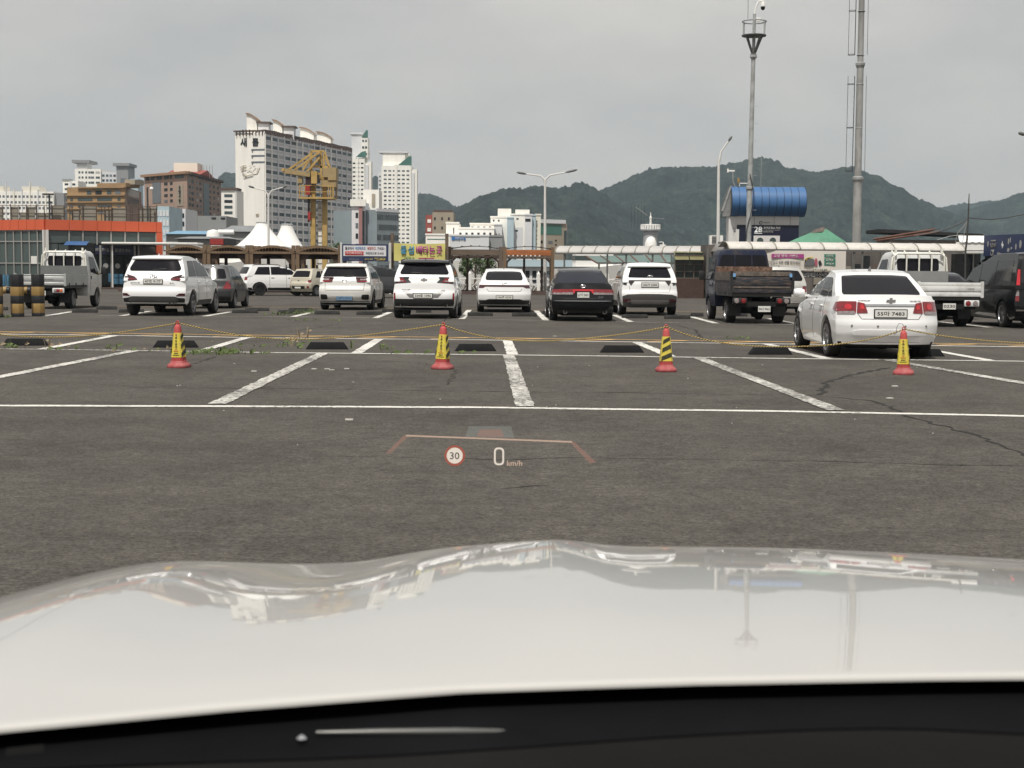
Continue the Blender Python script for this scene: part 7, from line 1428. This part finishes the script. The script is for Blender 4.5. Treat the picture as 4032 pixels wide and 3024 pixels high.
# white warehouse group
def ware(px0, px1, rt, Y, label, wall='apt_white', cols=None, zrow=None, sk=0, wm='win_dark', dp=10):
    o, f, h = _front('white_warehouse', label, px0, px1, Y, rt, wall, dp, 'building', 'white warehouse buildings', sk)
    if cols:
        for (r0, r1) in zrow:
            for c0, c1 in cols: f.panel('window', wm, o, f.u_at(c0), f.u_at(c1), f.z_at(c0, r1), f.z_at(c0, r0), .05, .1)
    f.panel('parapet', wall, o, -.1, f.L + .1, h - .1, h + .2, .12, .5); return o, f, h
ware(1676, 1800, 924, 270, 'low white shed with green stripe left of the warehouses', cols=[(1682, 1760)], zrow=[(940, 943)], wm='roof_green')
ware(1756, 1806, 878, 272, 'white warehouse block with one tall dark slit window', cols=[(1784, 1788)], zrow=[(897, 924)])
ware(1850, 1945, 882, 275, 'white warehouse with four small upper windows', cols=[(1855, 1864), (1879, 1888), (1902, 1911), (1924, 1933)], zrow=[(892, 897)])
ware(1806, 1945, 899, 272, 'white warehouse with six square lower windows', cols=[(1808, 1817), (1832, 1841), (1855, 1864), (1879, 1888), (1902, 1911), (1926, 1934)], zrow=[(916, 926)])
o, f, h = ware(1772, 1925, 928, 262, 'pale grey warehouse front with blue company lettering', 'apt_cool')
q = f.p(f.u_at(1808), f.z_at(1808, 940), .1) - o.location; text('대성수협', M['ink_blue'], o, q + Vector((.2, 0, 0)), 1.9, .55, (math.pi / 2, 0, 0), .05, .03); MB().lathe([(.001, -.03), (.35, -.03), (.35, .03), (.001, .03)], 16, axis='y').build('round_logo', M['ink_blue'], o, False, f.p(f.u_at(1785), f.z_at(1785, 939), .1) - o.location)
f.panel('wall_stripe', 'block_grey', o, f.u_at(1812), f.u_at(1888), f.z_at(1850, 933), f.z_at(1850, 931), .1, .1); ware(1925, 1978, 930, 263, 'slate grey loading bay beside the lettered warehouse', 'block_grey')
ware(1944, 1976, 885, 276, 'narrow grey-white warehouse bay with slit windows', 'apt_cool', cols=[(1948, 1950), (1954, 1956), (1960, 1962), (1966, 1968)], zrow=[(919, 930)])
o, f, h = ware(1931, 2010, 855, 282, 'tall white warehouse with two small top windows', cols=[(1940, 1946), (1960, 1966)], zrow=[(865, 872), (893, 897)])
f.panel('upper_storey', 'apt_white', o, f.L * .35, f.L * 1.02, h, h + 1.7, -.5, 8)
o, f, h = ware(1996, 2022, 858, 279, 'pale blue shaded warehouse return wall', 'pale_blue')
o, f, h = ware(2008, 2068, 845, 281, 'white warehouse tower with grey loading recess', cols=[(2016, 2021), (2017, 2022)], zrow=[(924, 931), (947, 952)]); f.panel('recess', 'apt_cool', o, f.u_at(2026), f.u_at(2058), 0, f.z_at(2040, 895), .06, .1); f.panel('upper_storey', 'apt_white', o, f.u_at(2028), f.u_at(2084), h - .2, h + 1.0, -.4, 6); f.panel('window', 'win_dark', o, f.u_at(2032), f.u_at(2041), f.z_at(2036, 864), f.z_at(2036, 859), .05, .1); f.panel('window', 'win_dark', o, f.u_at(2028), f.u_at(2038), f.z_at(2030, 912), f.z_at(2030, 905), .1, .1)
o, f, h = ware(2066, 2094, 846, 278, 'grey-white warehouse tower with a black top opening', 'apt_cool'); f.panel('loading_opening', 'shop_dark', o, f.u_at(2067), f.u_at(2088), f.z_at(2080, 872), f.z_at(2080, 861), .06, .1); ware(2094, 2108, 848, 279, 'narrow pale blue warehouse strip', 'pale_blue')
ware(2106, 2128, 846, 280, 'narrow white warehouse end with a column of tiny windows', 'apt_cream', cols=[(2112, 2115)], zrow=[(869, 872), (889, 892), (907, 910), (925, 928), (941, 944), (958, 961)])
o, f, h = _front('stone_block', 'pinkish stone block with green glass upper floor', 2126, 2232, 300, 878, 'beige_wall', 12, 'building', None, 4)
wins(o, f, even(5, f.L * .8, .92), [(f.z_at(2180, 924), f.z_at(2180, 884))], 'roof_green'); f.panel('curved_cornice', 'apt_cool', o, 0, f.L * .92, h - .1, h + .7, .3, 1.2); wins(o, f, [(f.u_at(2158), f.u_at(2175)), (f.u_at(2128), f.u_at(2136))], [(f.z_at(2165, 958), f.z_at(2165, 948))], 'win_dark'); wins(o, f, [(f.u_at(2185), f.u_at(2191))], [(f.z_at(2188, 950), f.z_at(2188, 944)), (f.z_at(2188, 966), f.z_at(2188, 961))], 'win_dark'); f.panel('glass_slot', 'win_teal', o, f.u_at(2220), f.u_at(2230), 0, f.z_at(2225, 908), .06, .1)
# left: brown hotel
o, f1, f2, h = block('brown_hotel', 'brown brick hotel with tan cornice and white penthouse', (572, 352), (740, 338), (872, 372), 683, 'brick_tan', 'brick_brown_shade')  # right face: same brick in darker brown, its shade put into the colour
wins(o, f1, [(f1.u_at(a), f1.u_at(b_)) for a, b_ in ((578, 592), (598, 612), (621, 641), (650, 668), (672, 681), (692, 726))], [(f1.z_at(650, 706), f1.z_at(650, 692))], 'win_dark')
wins(o, f1, [(f1.u_at(a), f1.u_at(b_)) for a, b_ in ((650, 663), (673, 683))], [(f1.z_at(660, r + 11), f1.z_at(660, r)) for r in (718, 741, 764, 786)], 'win_dark')
f1.panel('arched_window', 'win_grey', o, f1.u_at(604), f1.u_at(637), f1.z_at(620, 800), f1.z_at(620, 716), .08, .12); f1.panel('cornice', 'tile_tan', o, -.5, f1.L + .5, h - .1, h + .5, .8, 1.6); f2.panel('cornice', 'tile_brown', o, -.3, f2.L + .3, h - .1, h + .5, .6, 1.2); f1.panel('sign_column', 'beige_wall', o, f1.u_at(700), f1.u_at(725), f1.z_at(710, 812), f1.z_at(710, 726), .1, .2)
for s_, r_ in (('호', 738), ('텔', 756), ('사', 772), ('랑', 790)): q = f1.p(f1.u_at(713), f1.z_at(713, r_), .22) - o.location; text(s_, M['win_dark'], o, q, .8, .9, (math.pi / 2, 0, f1.rz), .05, .02)
wins(o, f2, [(f2.u_at(a), f2.u_at(b_)) for a, b_ in ((746, 753), (757, 765), (776, 782), (788, 795), (827, 832), (842, 848), (858, 864))], [(f2.z_at(790, r + 11), f2.z_at(790, r)) for r in (718, 740, 763, 786, 808, 831)], 'win_dark'); wins(o, f2, [(f2.u_at(a), f2.u_at(b_)) for a, b_ in ((752, 760), (766, 772), (784, 792), (797, 804), (809, 817), (822, 830), (838, 844), (850, 856))], [(f2.z_at(800, 708), f2.z_at(800, 693))], 'win_dark'); f2.panel('glass_bay', 'win_grey', o, f2.u_at(802), f2.u_at(824), f2.z_at(810, 850), f2.z_at(810, 722), .1, .15)
MB().add([p - o.location for p in (f2.p(f2.u_at(778), h + .4, .8), f2.p(f2.u_at(835), h + .4, .8), f2.p(f2.u_at(808), h + 1.9, .8), f2.p(f2.u_at(778), h + .4, -8), f2.p(f2.u_at(835), h + .4, -8), f2.p(f2.u_at(808), h + 1.9, -8))], [(0, 1, 2), (0, 2, 5, 3), (1, 4, 5, 2)]).build('gable_roof', M['tile_red'], o)
A_, B_ = at(684, 640, 352), at(777, 640, 352); MB().box2((A_.x - o.location.x, 352 - o.location.y, h), (B_.x - o.location.x, 358 - o.location.y, at(700, 641, 352).z)).build('penthouse', M['apt_cream'], o); A_, B_ = at(780, 650, 356), at(836, 650, 356)
for i in range(6): MB().tube([(lerp(A_.x, B_.x, i / 5) - o.location.x, 356 - o.location.y, h), (lerp(A_.x, B_.x, i / 5) - o.location.x, 356 - o.location.y, at(700, 650, 356).z)], .08, 5).build('roof_mast', M['galv'], o)
# ochre building
o, f1, f2, h = block('ochre_building', 'ochre office building with stepped roof and dark glass corner', (268, 322), (495, 318), (560, 340), 735, 'ochre', 'brick_brown_shade')  # right face darker than the ochre front, shade painted in as wall colour
for (r0, r1), cs in (((750, 765), ((346, 364), (380, 404), (425, 442), (457, 478))), ((779, 791), ((280, 291), (310, 368), (386, 444), (466, 478))), ((806, 816), ((280, 292), (310, 340), (388, 440), (466, 478))), ((833, 843), ((280, 292), (310, 368), (388, 440), (466, 478)))): wins(o, f1, [(f1.u_at(a), f1.u_at(b_)) for a, b_ in cs], [(f1.z_at(400, r1), f1.z_at(400, r0))], 'win_teal')
for r_ in (769, 796, 822): f1.panel('ledge', 'ochre', o, -.2, f1.L, f1.z_at(400, r_ + 2), f1.z_at(400, r_ - 2), .4, .6)
wins(o, f2, [(f2.u_at(506), f2.u_at(550))], [(f2.z_at(525, 776), f2.z_at(525, 750)), (f2.z_at(525, 812), f2.z_at(525, 782))], 'win_dark'); f1.panel('upper_storey', 'ochre', o, f1.u_at(384), f1.u_at(497), h, h + .85, -.2, 6); f1.panel('cornice', 'ochre', o, f1.u_at(312), f1.L + .2, h - .3, h, .5, .8); f1.panel('stair_house', 'beige_wall', o, f1.u_at(476), f1.u_at(516), h + .6, h + 1.7, -2, 4)
q = f1.p(f1.u_at(440), f1.z_at(440, 741), .1) - o.location; text('CAPITAL', M['wood_grey'], o, q, 3.6, .5, (math.pi / 2, 0, f1.rz), .05, .02); q = f1.p(f1.u_at(392), f1.z_at(392, 741), .1) - o.location; MB().lathe([(.001, -.04), (.5, -.04), (.5, .04), (.001, .04)], 16, axis='y').build('green_sign', M['tarp_green'], o, False, q).scale = (1.1, 1, .6)
# far left apartments
o, f, h = _front('far_apartments', 'cream apartment row at the far edge beyond terminal roof', -160, 215, 620, 753, 'apt_white', 14, 'building', None, 0)
cs = [c for i in range(12) for c in ((f.L * (i + .12) / 12, f.L * (i + .38) / 12), (f.L * (i + .58) / 12, f.L * (i + .86) / 12))]
wins(o, f, cs, floors(14, h - 1, 8, .3, .7), 'win_grey')
for i in range(12): f.panel('pier', 'apt_cream' if i % 2 else 'apt_cool', o, f.L * i / 12, f.L * (i + .1) / 12, 0, h + (1 if i % 3 else 4), .3, 1)
f.panel('roof_house', 'apt_cream', o, f.u_at(90), f.u_at(158), h, h + 2.2, -.3, 8); f.panel('roof_house', 'apt_cream', o, f.u_at(-40), f.u_at(18), h, h + 2.2, -.3, 8); f.panel('end_wing', 'block_grey', o, f.u_at(213), f.u_at(250), 0, h - .5, -2, 8)
o, f, h = _front('slim_apartments', 'slim white apartment stack left of the pagoda-roofed towers', 252, 312, 640, 712, 'apt_white', 12, 'building', None, 0); wins(o, f, [(f.L * .12, f.L * .36), (f.L * .62, f.L * .82)], floors(10, h - .5, 14, .3, .72), 'win_teal'); f.panel('shade_strip', 'apt_cool', o, f.L * .44, f.L * .58, 0, h, .2, .4); f.panel('roof_cap', 'block_grey', o, -.2, f.L * .5, h, h + .8, .3, 4)
o, f, h = _front('pagoda_towers', 'apartment towers topped by wide pagoda-like roof slabs', 300, 402, 700, 665, 'apt_white', 16, 'building', None, 0); wins(o, f, [(f.L * a, f.L * (a + .07)) for a in (.14, .26, .40, .52)] + [(f.L * .6, f.L * .74), (f.L * .80, f.L * .96)], floors(20, h - .5, 12, .3, .72), 'win_teal'); f.panel('roof_house', 'apt_cool', o, f.u_at(306), f.u_at(346), h, h + 3.8, -1, 8); f.panel('roof_slab', 'block_grey', o, f.u_at(290), f.u_at(358), at(320, 634, 700).z - .9, at(320, 630, 700).z, .5, 14)
f.panel('side_block', 'apt_cool', o, f.L, f.u_at(462), 0, h - 1.2, -1, 12); wins(o, f, [(f.u_at(a), f.u_at(a + 9)) for a in (405, 420, 434, 449)], floors(20, h - 2, 12, .3, .75), 'win_teal', off=-.9); f.panel('right_tower', 'block_grey', o, f.u_at(462), f.u_at(508), 0, h + 2.4, -.5, 12); f.panel('roof_slab', 'block_grey', o, f.u_at(450), f.u_at(515), at(480, 646, 700).z - .9, at(480, 642, 700).z, .5, 14); wins(o, f, [(f.u_at(478), f.u_at(500))], floors(20, h - 4, 6, .1, .9), 'win_grey', off=-.3); f.panel('low_block', 'pale_blue', o, f.u_at(508), f.u_at(542), 0, h - 4.5, -2, 10)
# small things between terminal and slab
o, f, h = _front('pale_blue_shed', 'pale blue scaffolded building just right of the terminal', 616, 668, 200, 812, 'pale_blue', 8, 'building', None, 0); wins(o, f, even(4, f.L, .7), floors(.5, h - .3, 7, .2, .8), 'apt_cool')
o, f, h = _front('white_low_rise', 'white low-rise with wide dark windows below brown hotel', 664, 732, 210, 822, 'apt_cool', 8, 'building', None, 0); wins(o, f, [(f.L * .18, f.L * .58), (f.L * .66, f.L * .92)], [(f.z_at(700, 857), f.z_at(700, 840)), (f.z_at(700, 890), f.z_at(700, 872))], 'win_dark')
o, f, h = _front('grey_blank_building', 'plain grey building with two small vents below the hotel', 780, 892, 240, 850, 'block_grey', 10, 'building', None, 0); wins(o, f, [(f.u_at(834), f.u_at(852)), (f.u_at(871), f.u_at(888))], [(f.z_at(850, 863), f.z_at(850, 856))], 'win_dark')
o, f, h = _front('narrow_apartments', 'narrow white apartment house just left of the lettered slab', 873, 934, 400, 748, 'apt_white', 10, 'building', None, 0); wins(o, f, [(f.L * .2, f.L * .72)], floors(4, h - .8, 12, .25, .75), 'win_teal'); f.panel('roof_edge', 'tile_brown', o, -.3, f.L + .3, h, h + .6, .4, 6); f.panel('pier', 'apt_cool', o, f.L * .9, f.L * .96, 0, h, .2, .4)
def shed(px0, px1, r0, r1, Y, roofm, wallm, label, ridge=None):
    o, f, h = _front('low_shed', label, px0, px1, Y, r1, wallm, 6, 'building', 'low harbour sheds', 0); zt_ = at(px0, r0, Y).z
    MB().add([(-.3, -.4, h), (f.L + .3, -.4, h), (f.L * .9, 3, zt_), (f.L * .1, 3, zt_), (-.3, 6.4, h), (f.L + .3, 6.4, h)], [(0, 1, 2, 3), (3, 2, 5, 4), (0, 3, 4), (1, 5, 2)]).build('roof', M[roofm], o); wins(o, f, even(5, f.L, .6), [(h * .3, h * .6)], 'win_dark'); return o, f, h
shed(655, 815, 905, 922, 150, 'blue_roof', 'block_grey', 'low shed with light blue roof right of the terminal'); shed(700, 900, 928, 940, 140, 'slate_roof', 'block_grey', 'low shed with slate roof behind the first pergola'); shed(880, 1010, 885, 912, 170, 'slate_roof', 'block_grey', 'grey roofed shed left of the white tents'); 
o, f, h = _front('red_kiosk', 'small red sign box on the sheds left of tents', 828, 898, 135, 938, 'roof_black', 4, 'kiosk', None, 0); f.panel('red_panel', 'crane_red', o, 0, f.L * .75, h - .6, h - .05, .1, .1)
tk = empty('water_tank', (at(840, 930, 145).x, 145, 0), 0, 'white rooftop water tank and duct on the slate roofed shed', 'tank'); z_ = at(840, 925, 145).z; MB().lathe([(.7, z_ - 1.2), (.7, z_ + .1), (.6, z_ + .4), (.1, z_ + .55)], 16).build('tank_body', M['tent_white'], tk, True); MB().tube([(.5, 0, z_ + .3), (2.1, 0, z_ + .3)], .25, 10).build('duct', M['tent_white'], tk, True); MB().box((0, 0, (z_ - 1.2) / 2), (1.2, 1.2, z_ - 1.2)).build('tank_stand', M['block_grey'], tk)
# low building, railing, boats and trees seen through the pergolas
o, f, h = _front('long_low_building', 'long low white building with dark openings beyond the railing', 1985, 2410, 150, 1024, 'apt_cool', 8, 'building', None, 0); wins(o, f, even(16, f.L, .6), [(.3, f.z_at(2100, 1066))], 'win_dark'); f.panel('roof_edge', 'pale_blue', o, -.3, f.L + .3, f.z_at(2100, 1050), h, .5, 1)
o, f, h = _front('long_low_building', 'white wall building seen through the weathered pergola', 1765, 1985, 160, 1028, 'white_wall', 8, 'building', None, 0)
o, f, h = _front('long_low_building', 'pale wall building seen through the arched pergolas', 780, 1345, 150, 1016, 'white_wall', 8, 'building', None, 0); wins(o, f, even(14, f.L, .35), [(.5, h - .7)], 'win_grey')
rl = empty('white_railing', (at(1760, 1140, 93).x, 93, 0), 0, 'white ornamental quay railing behind the light-bar sedan', 'railing'); x0 = rl.location.x; xe = at(2480, 1140, 93).x - x0; n = 8; stp = xe / n
for i in range(n + 1):
    piece('rail_post', 'tent_white', rl, (i * stp, 0, .62), (.2, .2, 1.24)); MB().lathe([(.12, 0), (.12, .05), (.05, .14), (.001, .24)], 8, (i * stp, 0, 1.24)).build('finial', M['tent_white'], rl, True)
for i in range(n):
    for z in (.15, .95): piece('rail_bar', 'tent_white', rl, (i * stp + stp / 2, 0, z), (stp - .2, .06, .06))
    for k in range(9): piece('baluster', 'tent_white', rl, (i * stp + stp * (k + 1) / 10, 0, .98), (.035, .035, .16))
    for k, r_ in enumerate((.16, .26, .36)): MB().tube([(i * stp + stp / 2 + r_ * math.cos(t), 0, .5 + r_ * math.sin(t)) for t in [j * math.pi / 8 for j in range(17)]], .02, 5, False).build('scroll', M['tent_white'], rl)
    for s in (-1, 1): MB().tube([(i * stp + stp / 2 + s * (.4 + .1 * j), 0, .18 + .075 * j + .12 * math.sin(j * .8)) for j in range(9)], .02, 5).build('scroll', M['tent_white'], rl)
dk = MB().box((at(1300, 1165, 90).x, 91, .1), (26, 5, .2)).build('quay_kerb', M['deck_brown']); struct(dk); dk2 = MB().box((at(2080, 1162, 90).x, 91.2, .1), (11.5, 6, .2)).build('quay_kerb', M['deck_brown']); struct(dk2)
def boat(px, Y, L_, label, m):
    p = at(px, 1100, Y); o = empty('moored_boat', (p.x, Y, 0), R(8), label, 'boat', 'boats beyond the pergolas'); b = MB()
    rings = []
    for i in range(9):
        u = i / 8; w_ = 1.1 * (1 - max(0, u - .5) ** 2 * 3.6); rings.append((u * L_ - L_ / 2, w_, 1.7 + .9 * u * u, .3 + .3 * u))
    vs_ = []; fs = []
    for x, w_, zt_, zb_ in rings: vs_ += [(x, -w_, zt_), (x, -w_ * .6, zb_), (x, w_ * .6, zb_), (x, w_, zt_)]
    for i in range(8): fs += [(i * 4 + j, i * 4 + j + 1, i * 4 + j + 5, i * 4 + j + 4) for j in range(3)] + [(i * 4 + 3, i * 4, i * 4 + 4, i * 4 + 7)]
    fs.append((0, 1, 2, 3)); b.add(vs_, fs).build('hull', M[m], o); MB().box((-L_ * .1, 0, 2.5), (L_ * .4, 1.5, 1.2)).build('wheelhouse', M['tent_white'], o); MB().box((-L_ * .1, 0, 2.6), (L_ * .41, 1.52, .4)).build('cabin_window', M['teal_glass'], o)
boat(925, 100, 7, 'white boat with green trim seen through the second pergola', 'tent_white'); boat(2370, 120, 8, 'white boat seen left of the claw-lamp SUV', 'tent_white')
# trees behind the weathered pergola and shrubs
dm('bark', (.08, .06, .045), .9, var=.3, scale=6); dm('leaf', (.06, .095, .03), .75, var=.5, scale=2.5)
tr = random.Random(11)
def tree(px, Y, h, r_, label):
    p = at(px, 1100, Y); o = empty('small_tree', (p.x, Y, 0), 0, label, 'tree', 'small trees on the quay'); b = MB(); b.tube([(0, 0, 0), (.04, .02, h * .4), (.0, 0, h * .75)], [.12, .08, .03], 7)
    cl = []
    for i in range(9):
        a = tr.uniform(0, 6.28); q = Vector((math.cos(a) * r_ * tr.uniform(.3, .9), math.sin(a) * r_ * .7 * tr.uniform(.3, .9), h * tr.uniform(.5, .98))); b.tube([(0, 0, h * .42), q], [.04, .012], 5); cl.append(q)
    b.build('trunk', M['bark'], o); c = MB()
    for q in cl:
        for _ in range(120):
            d = Vector((tr.gauss(0, 1), tr.gauss(0, 1), tr.gauss(0, .8))) * r_ * .22; n = Vector((tr.gauss(0, 1), tr.gauss(0, 1), tr.gauss(0, 1))).normalized(); u = n.orthogonal().normalized() * .09; v = n.cross(u); s = q + d; c.add([s - u, s - v * .5, s + u, s + v * .5], [(0, 1, 2, 3)])
    c.build('crown', M['leaf'], o, fix=False)
tree(1870, 112, 3.0, 1.0, 'small leafy tree seen through the weathered pergola'); tree(1908, 118, 2.8, .9, 'small leafy tree right of another through the weathered pergola'); tree(1835, 108, 2.2, .5, 'short shrub-like tree left in the weathered pergola gap'); tree(1310, 98, 3.2, .8, 'small tree half hidden behind the blue billboard')
# ------------------------------------------------------------------ hills
def forest_mat(name, c):
    m = mat(name, c, .95, var=.75, scale=.02); t = m.node_tree; b = t.nodes['Principled BSDF']; sock(b, 'Specular IOR Level').default_value = .1
    rp_ = [n for n in t.nodes if n.type == 'VALTORGB'][0]; old = b.inputs['Base Color'].links[0].from_socket; tcn = [n for n in t.nodes if n.type == 'TEX_COORD'][0]
    v = t.nodes.new('ShaderNodeTexNoise'); v.inputs['Scale'].default_value = .11; v.inputs['Detail'].default_value = 6; v.inputs['Roughness'].default_value = .75; r_ = t.nodes.new('ShaderNodeValToRGB'); r_.color_ramp.elements[0].position = .36; r_.color_ramp.elements[1].position = .66; r_.color_ramp.elements[0].color = (.1, .1, .1, 1); r_.color_ramp.elements[1].color = (2.3, 2.3, 2.1, 1)
    x = t.nodes.new('ShaderNodeMix'); x.data_type = 'RGBA'; x.blend_type = 'MULTIPLY'; x.inputs[0].default_value = 1; t.links.new(tcn.outputs['Object'], v.inputs['Vector']); t.links.new(v.outputs['Fac'], r_.inputs[0]); t.links.new(old, x.inputs[6]); t.links.new(r_.outputs[0], x.inputs[7]); t.links.new(x.outputs[2], b.inputs['Base Color'])
    bn_ = t.nodes.new('ShaderNodeBump'); bn_.inputs['Strength'].default_value = 1; bn_.inputs['Distance'].default_value = 6; t.links.new(v.outputs['Fac'], bn_.inputs['Height']); t.links.new(bn_.outputs[0], b.inputs['Normal']); return m
M['forest'] = forest_mat('forest', (.020, .028, .022)); M['forest_far'] = forest_mat('forest_far', (.026, .034, .03))
from mathutils import noise as mn
def hill(ridge, Y, dpt, m, seed, nx=220, ny=26, spur=.3):
    nx = int(nx * 1.3); ny = ny * 2 + 10
    x0, x1 = ridge[0][0], ridge[-1][0]
    def f(u, v):
        px = lerp(x0, x1, u); row = interp(ridge, px); r_ = at(px, row, Y); zr_ = r_.z; X = r_.x
        t = v * 2 - 1                       # -1 near foot, 0 ridge, 1 far foot
        y = Y + dpt * t * (1 if t < 0 else .5)
        prof = 1 - abs(t) ** 1.25
        s_ = mn.fractal(Vector((X * .0045 + seed, y * .0030, seed)), 1.0, 2.0, 5) * spur
        z = zr_ * max(0, prof * (1 + s_ * abs(t) * 2.2))
        k_ = min(1, zr_ / 60); z += (mn.noise(Vector((X * .012, y * .007, seed))) * 9 * min(1, abs(t) * 3) + mn.noise(Vector((X * .04, y * .03, seed))) * 4.0 + mn.noise(Vector((X * .13, y * .09, seed))) * 2.8 + mn.noise(Vector((X * .31, y * .2, seed))) * (1.5 + 2.6 * max(0, 1 - abs(t) * 5))) * k_
        # columns widen with distance so that slopes keep their place
        return (X * (y / Y), y, z - (2 if abs(t) > .99 else 0))
    o = MB().grid(nx, ny, f).build('hill', M[m], None, True); struct(o); return o
hill([(1200, 1070), (1400, 900), (1440, 760), (1475, 690), (1490, 695), (1560, 730), (1640, 762), (1690, 766), (1745, 785), (1790, 812), (1850, 850), (1900, 900), (2000, 1050)], 2300, 600, 'forest', 3.1, 160, 24)
hill([(700, 1070), (800, 800), (865, 692), (890, 682), (935, 690), (960, 720), (1050, 800), (1150, 1070)], 2350, 600, 'forest', 9.3, 90, 24)
hill([(1560, 1070), (1700, 905), (1780, 835), (1850, 808), (1920, 780), (1960, 764), (1985, 756), (2020, 757), (2045, 754), (2099, 738), (2168, 743), (2225, 737), (2262, 727), (2289, 717), (2312, 726), (2334, 739), (2366, 756), (2420, 790), (2500, 840), (2600, 900), (2750, 1000), (2850, 1070)], 1750, 520, 'forest', 1.7, 300, 34, .45)
hill([(1900, 1070), (2100, 900), (2250, 815), (2330, 770), (2366, 752), (2406, 734), (2442, 721), (2500, 696), (2551, 672), (2605, 666), (2677, 670), (2760, 668), (2869, 663), (2911, 650), (2960, 640), (3007, 636), (3037, 632), (3068, 648), (3092, 669), (3140, 673), (3182, 675), (3224, 680), (3270, 671), (3309, 662), (3340, 674), (3363, 684), (3405, 705), (3500, 738), (3570, 765), (3640, 795), (3700, 822), (3800, 865), (3900, 920), (4100, 1070)], 2150, 620, 'forest', 5.5, 420, 36, .4)
hill([(3500, 1070), (3640, 850), (3700, 820), (3780, 802), (3850, 797), (3900, 790), (3950, 792), (4050, 780), (4200, 790), (4400, 1070)], 3050, 500, 'forest_far', 7.7, 120, 20)
hill([(3600, 1070), (3700, 890), (3780, 840), (3850, 815), (3900, 800), (3960, 785), (4000, 765), (4032, 757), (4150, 735), (4400, 700), (4700, 760), (5000, 1070)], 2500, 600, 'forest', 2.2, 200, 24)
# ------------------------------------------------------------------ haze
hz = bpy.data.materials.new('haze'); hz.use_nodes = True; t = hz.node_tree; t.nodes.clear(); ho = t.nodes.new('ShaderNodeOutputMaterial'); pv = t.nodes.new('ShaderNodeVolumePrincipled'); pv.inputs['Color'].default_value = (.68, .86, 1, 1); pv.inputs['Density'].default_value = .000145; pv.inputs['Anisotropy'].default_value = .2
t.links.new(pv.outputs[0], ho.inputs['Volume'])
o = MB().box2((-2300, -200, -1.5), (2300, 3600, 360)).build('haze', hz); tag(o, None, None, None, 'stuff')
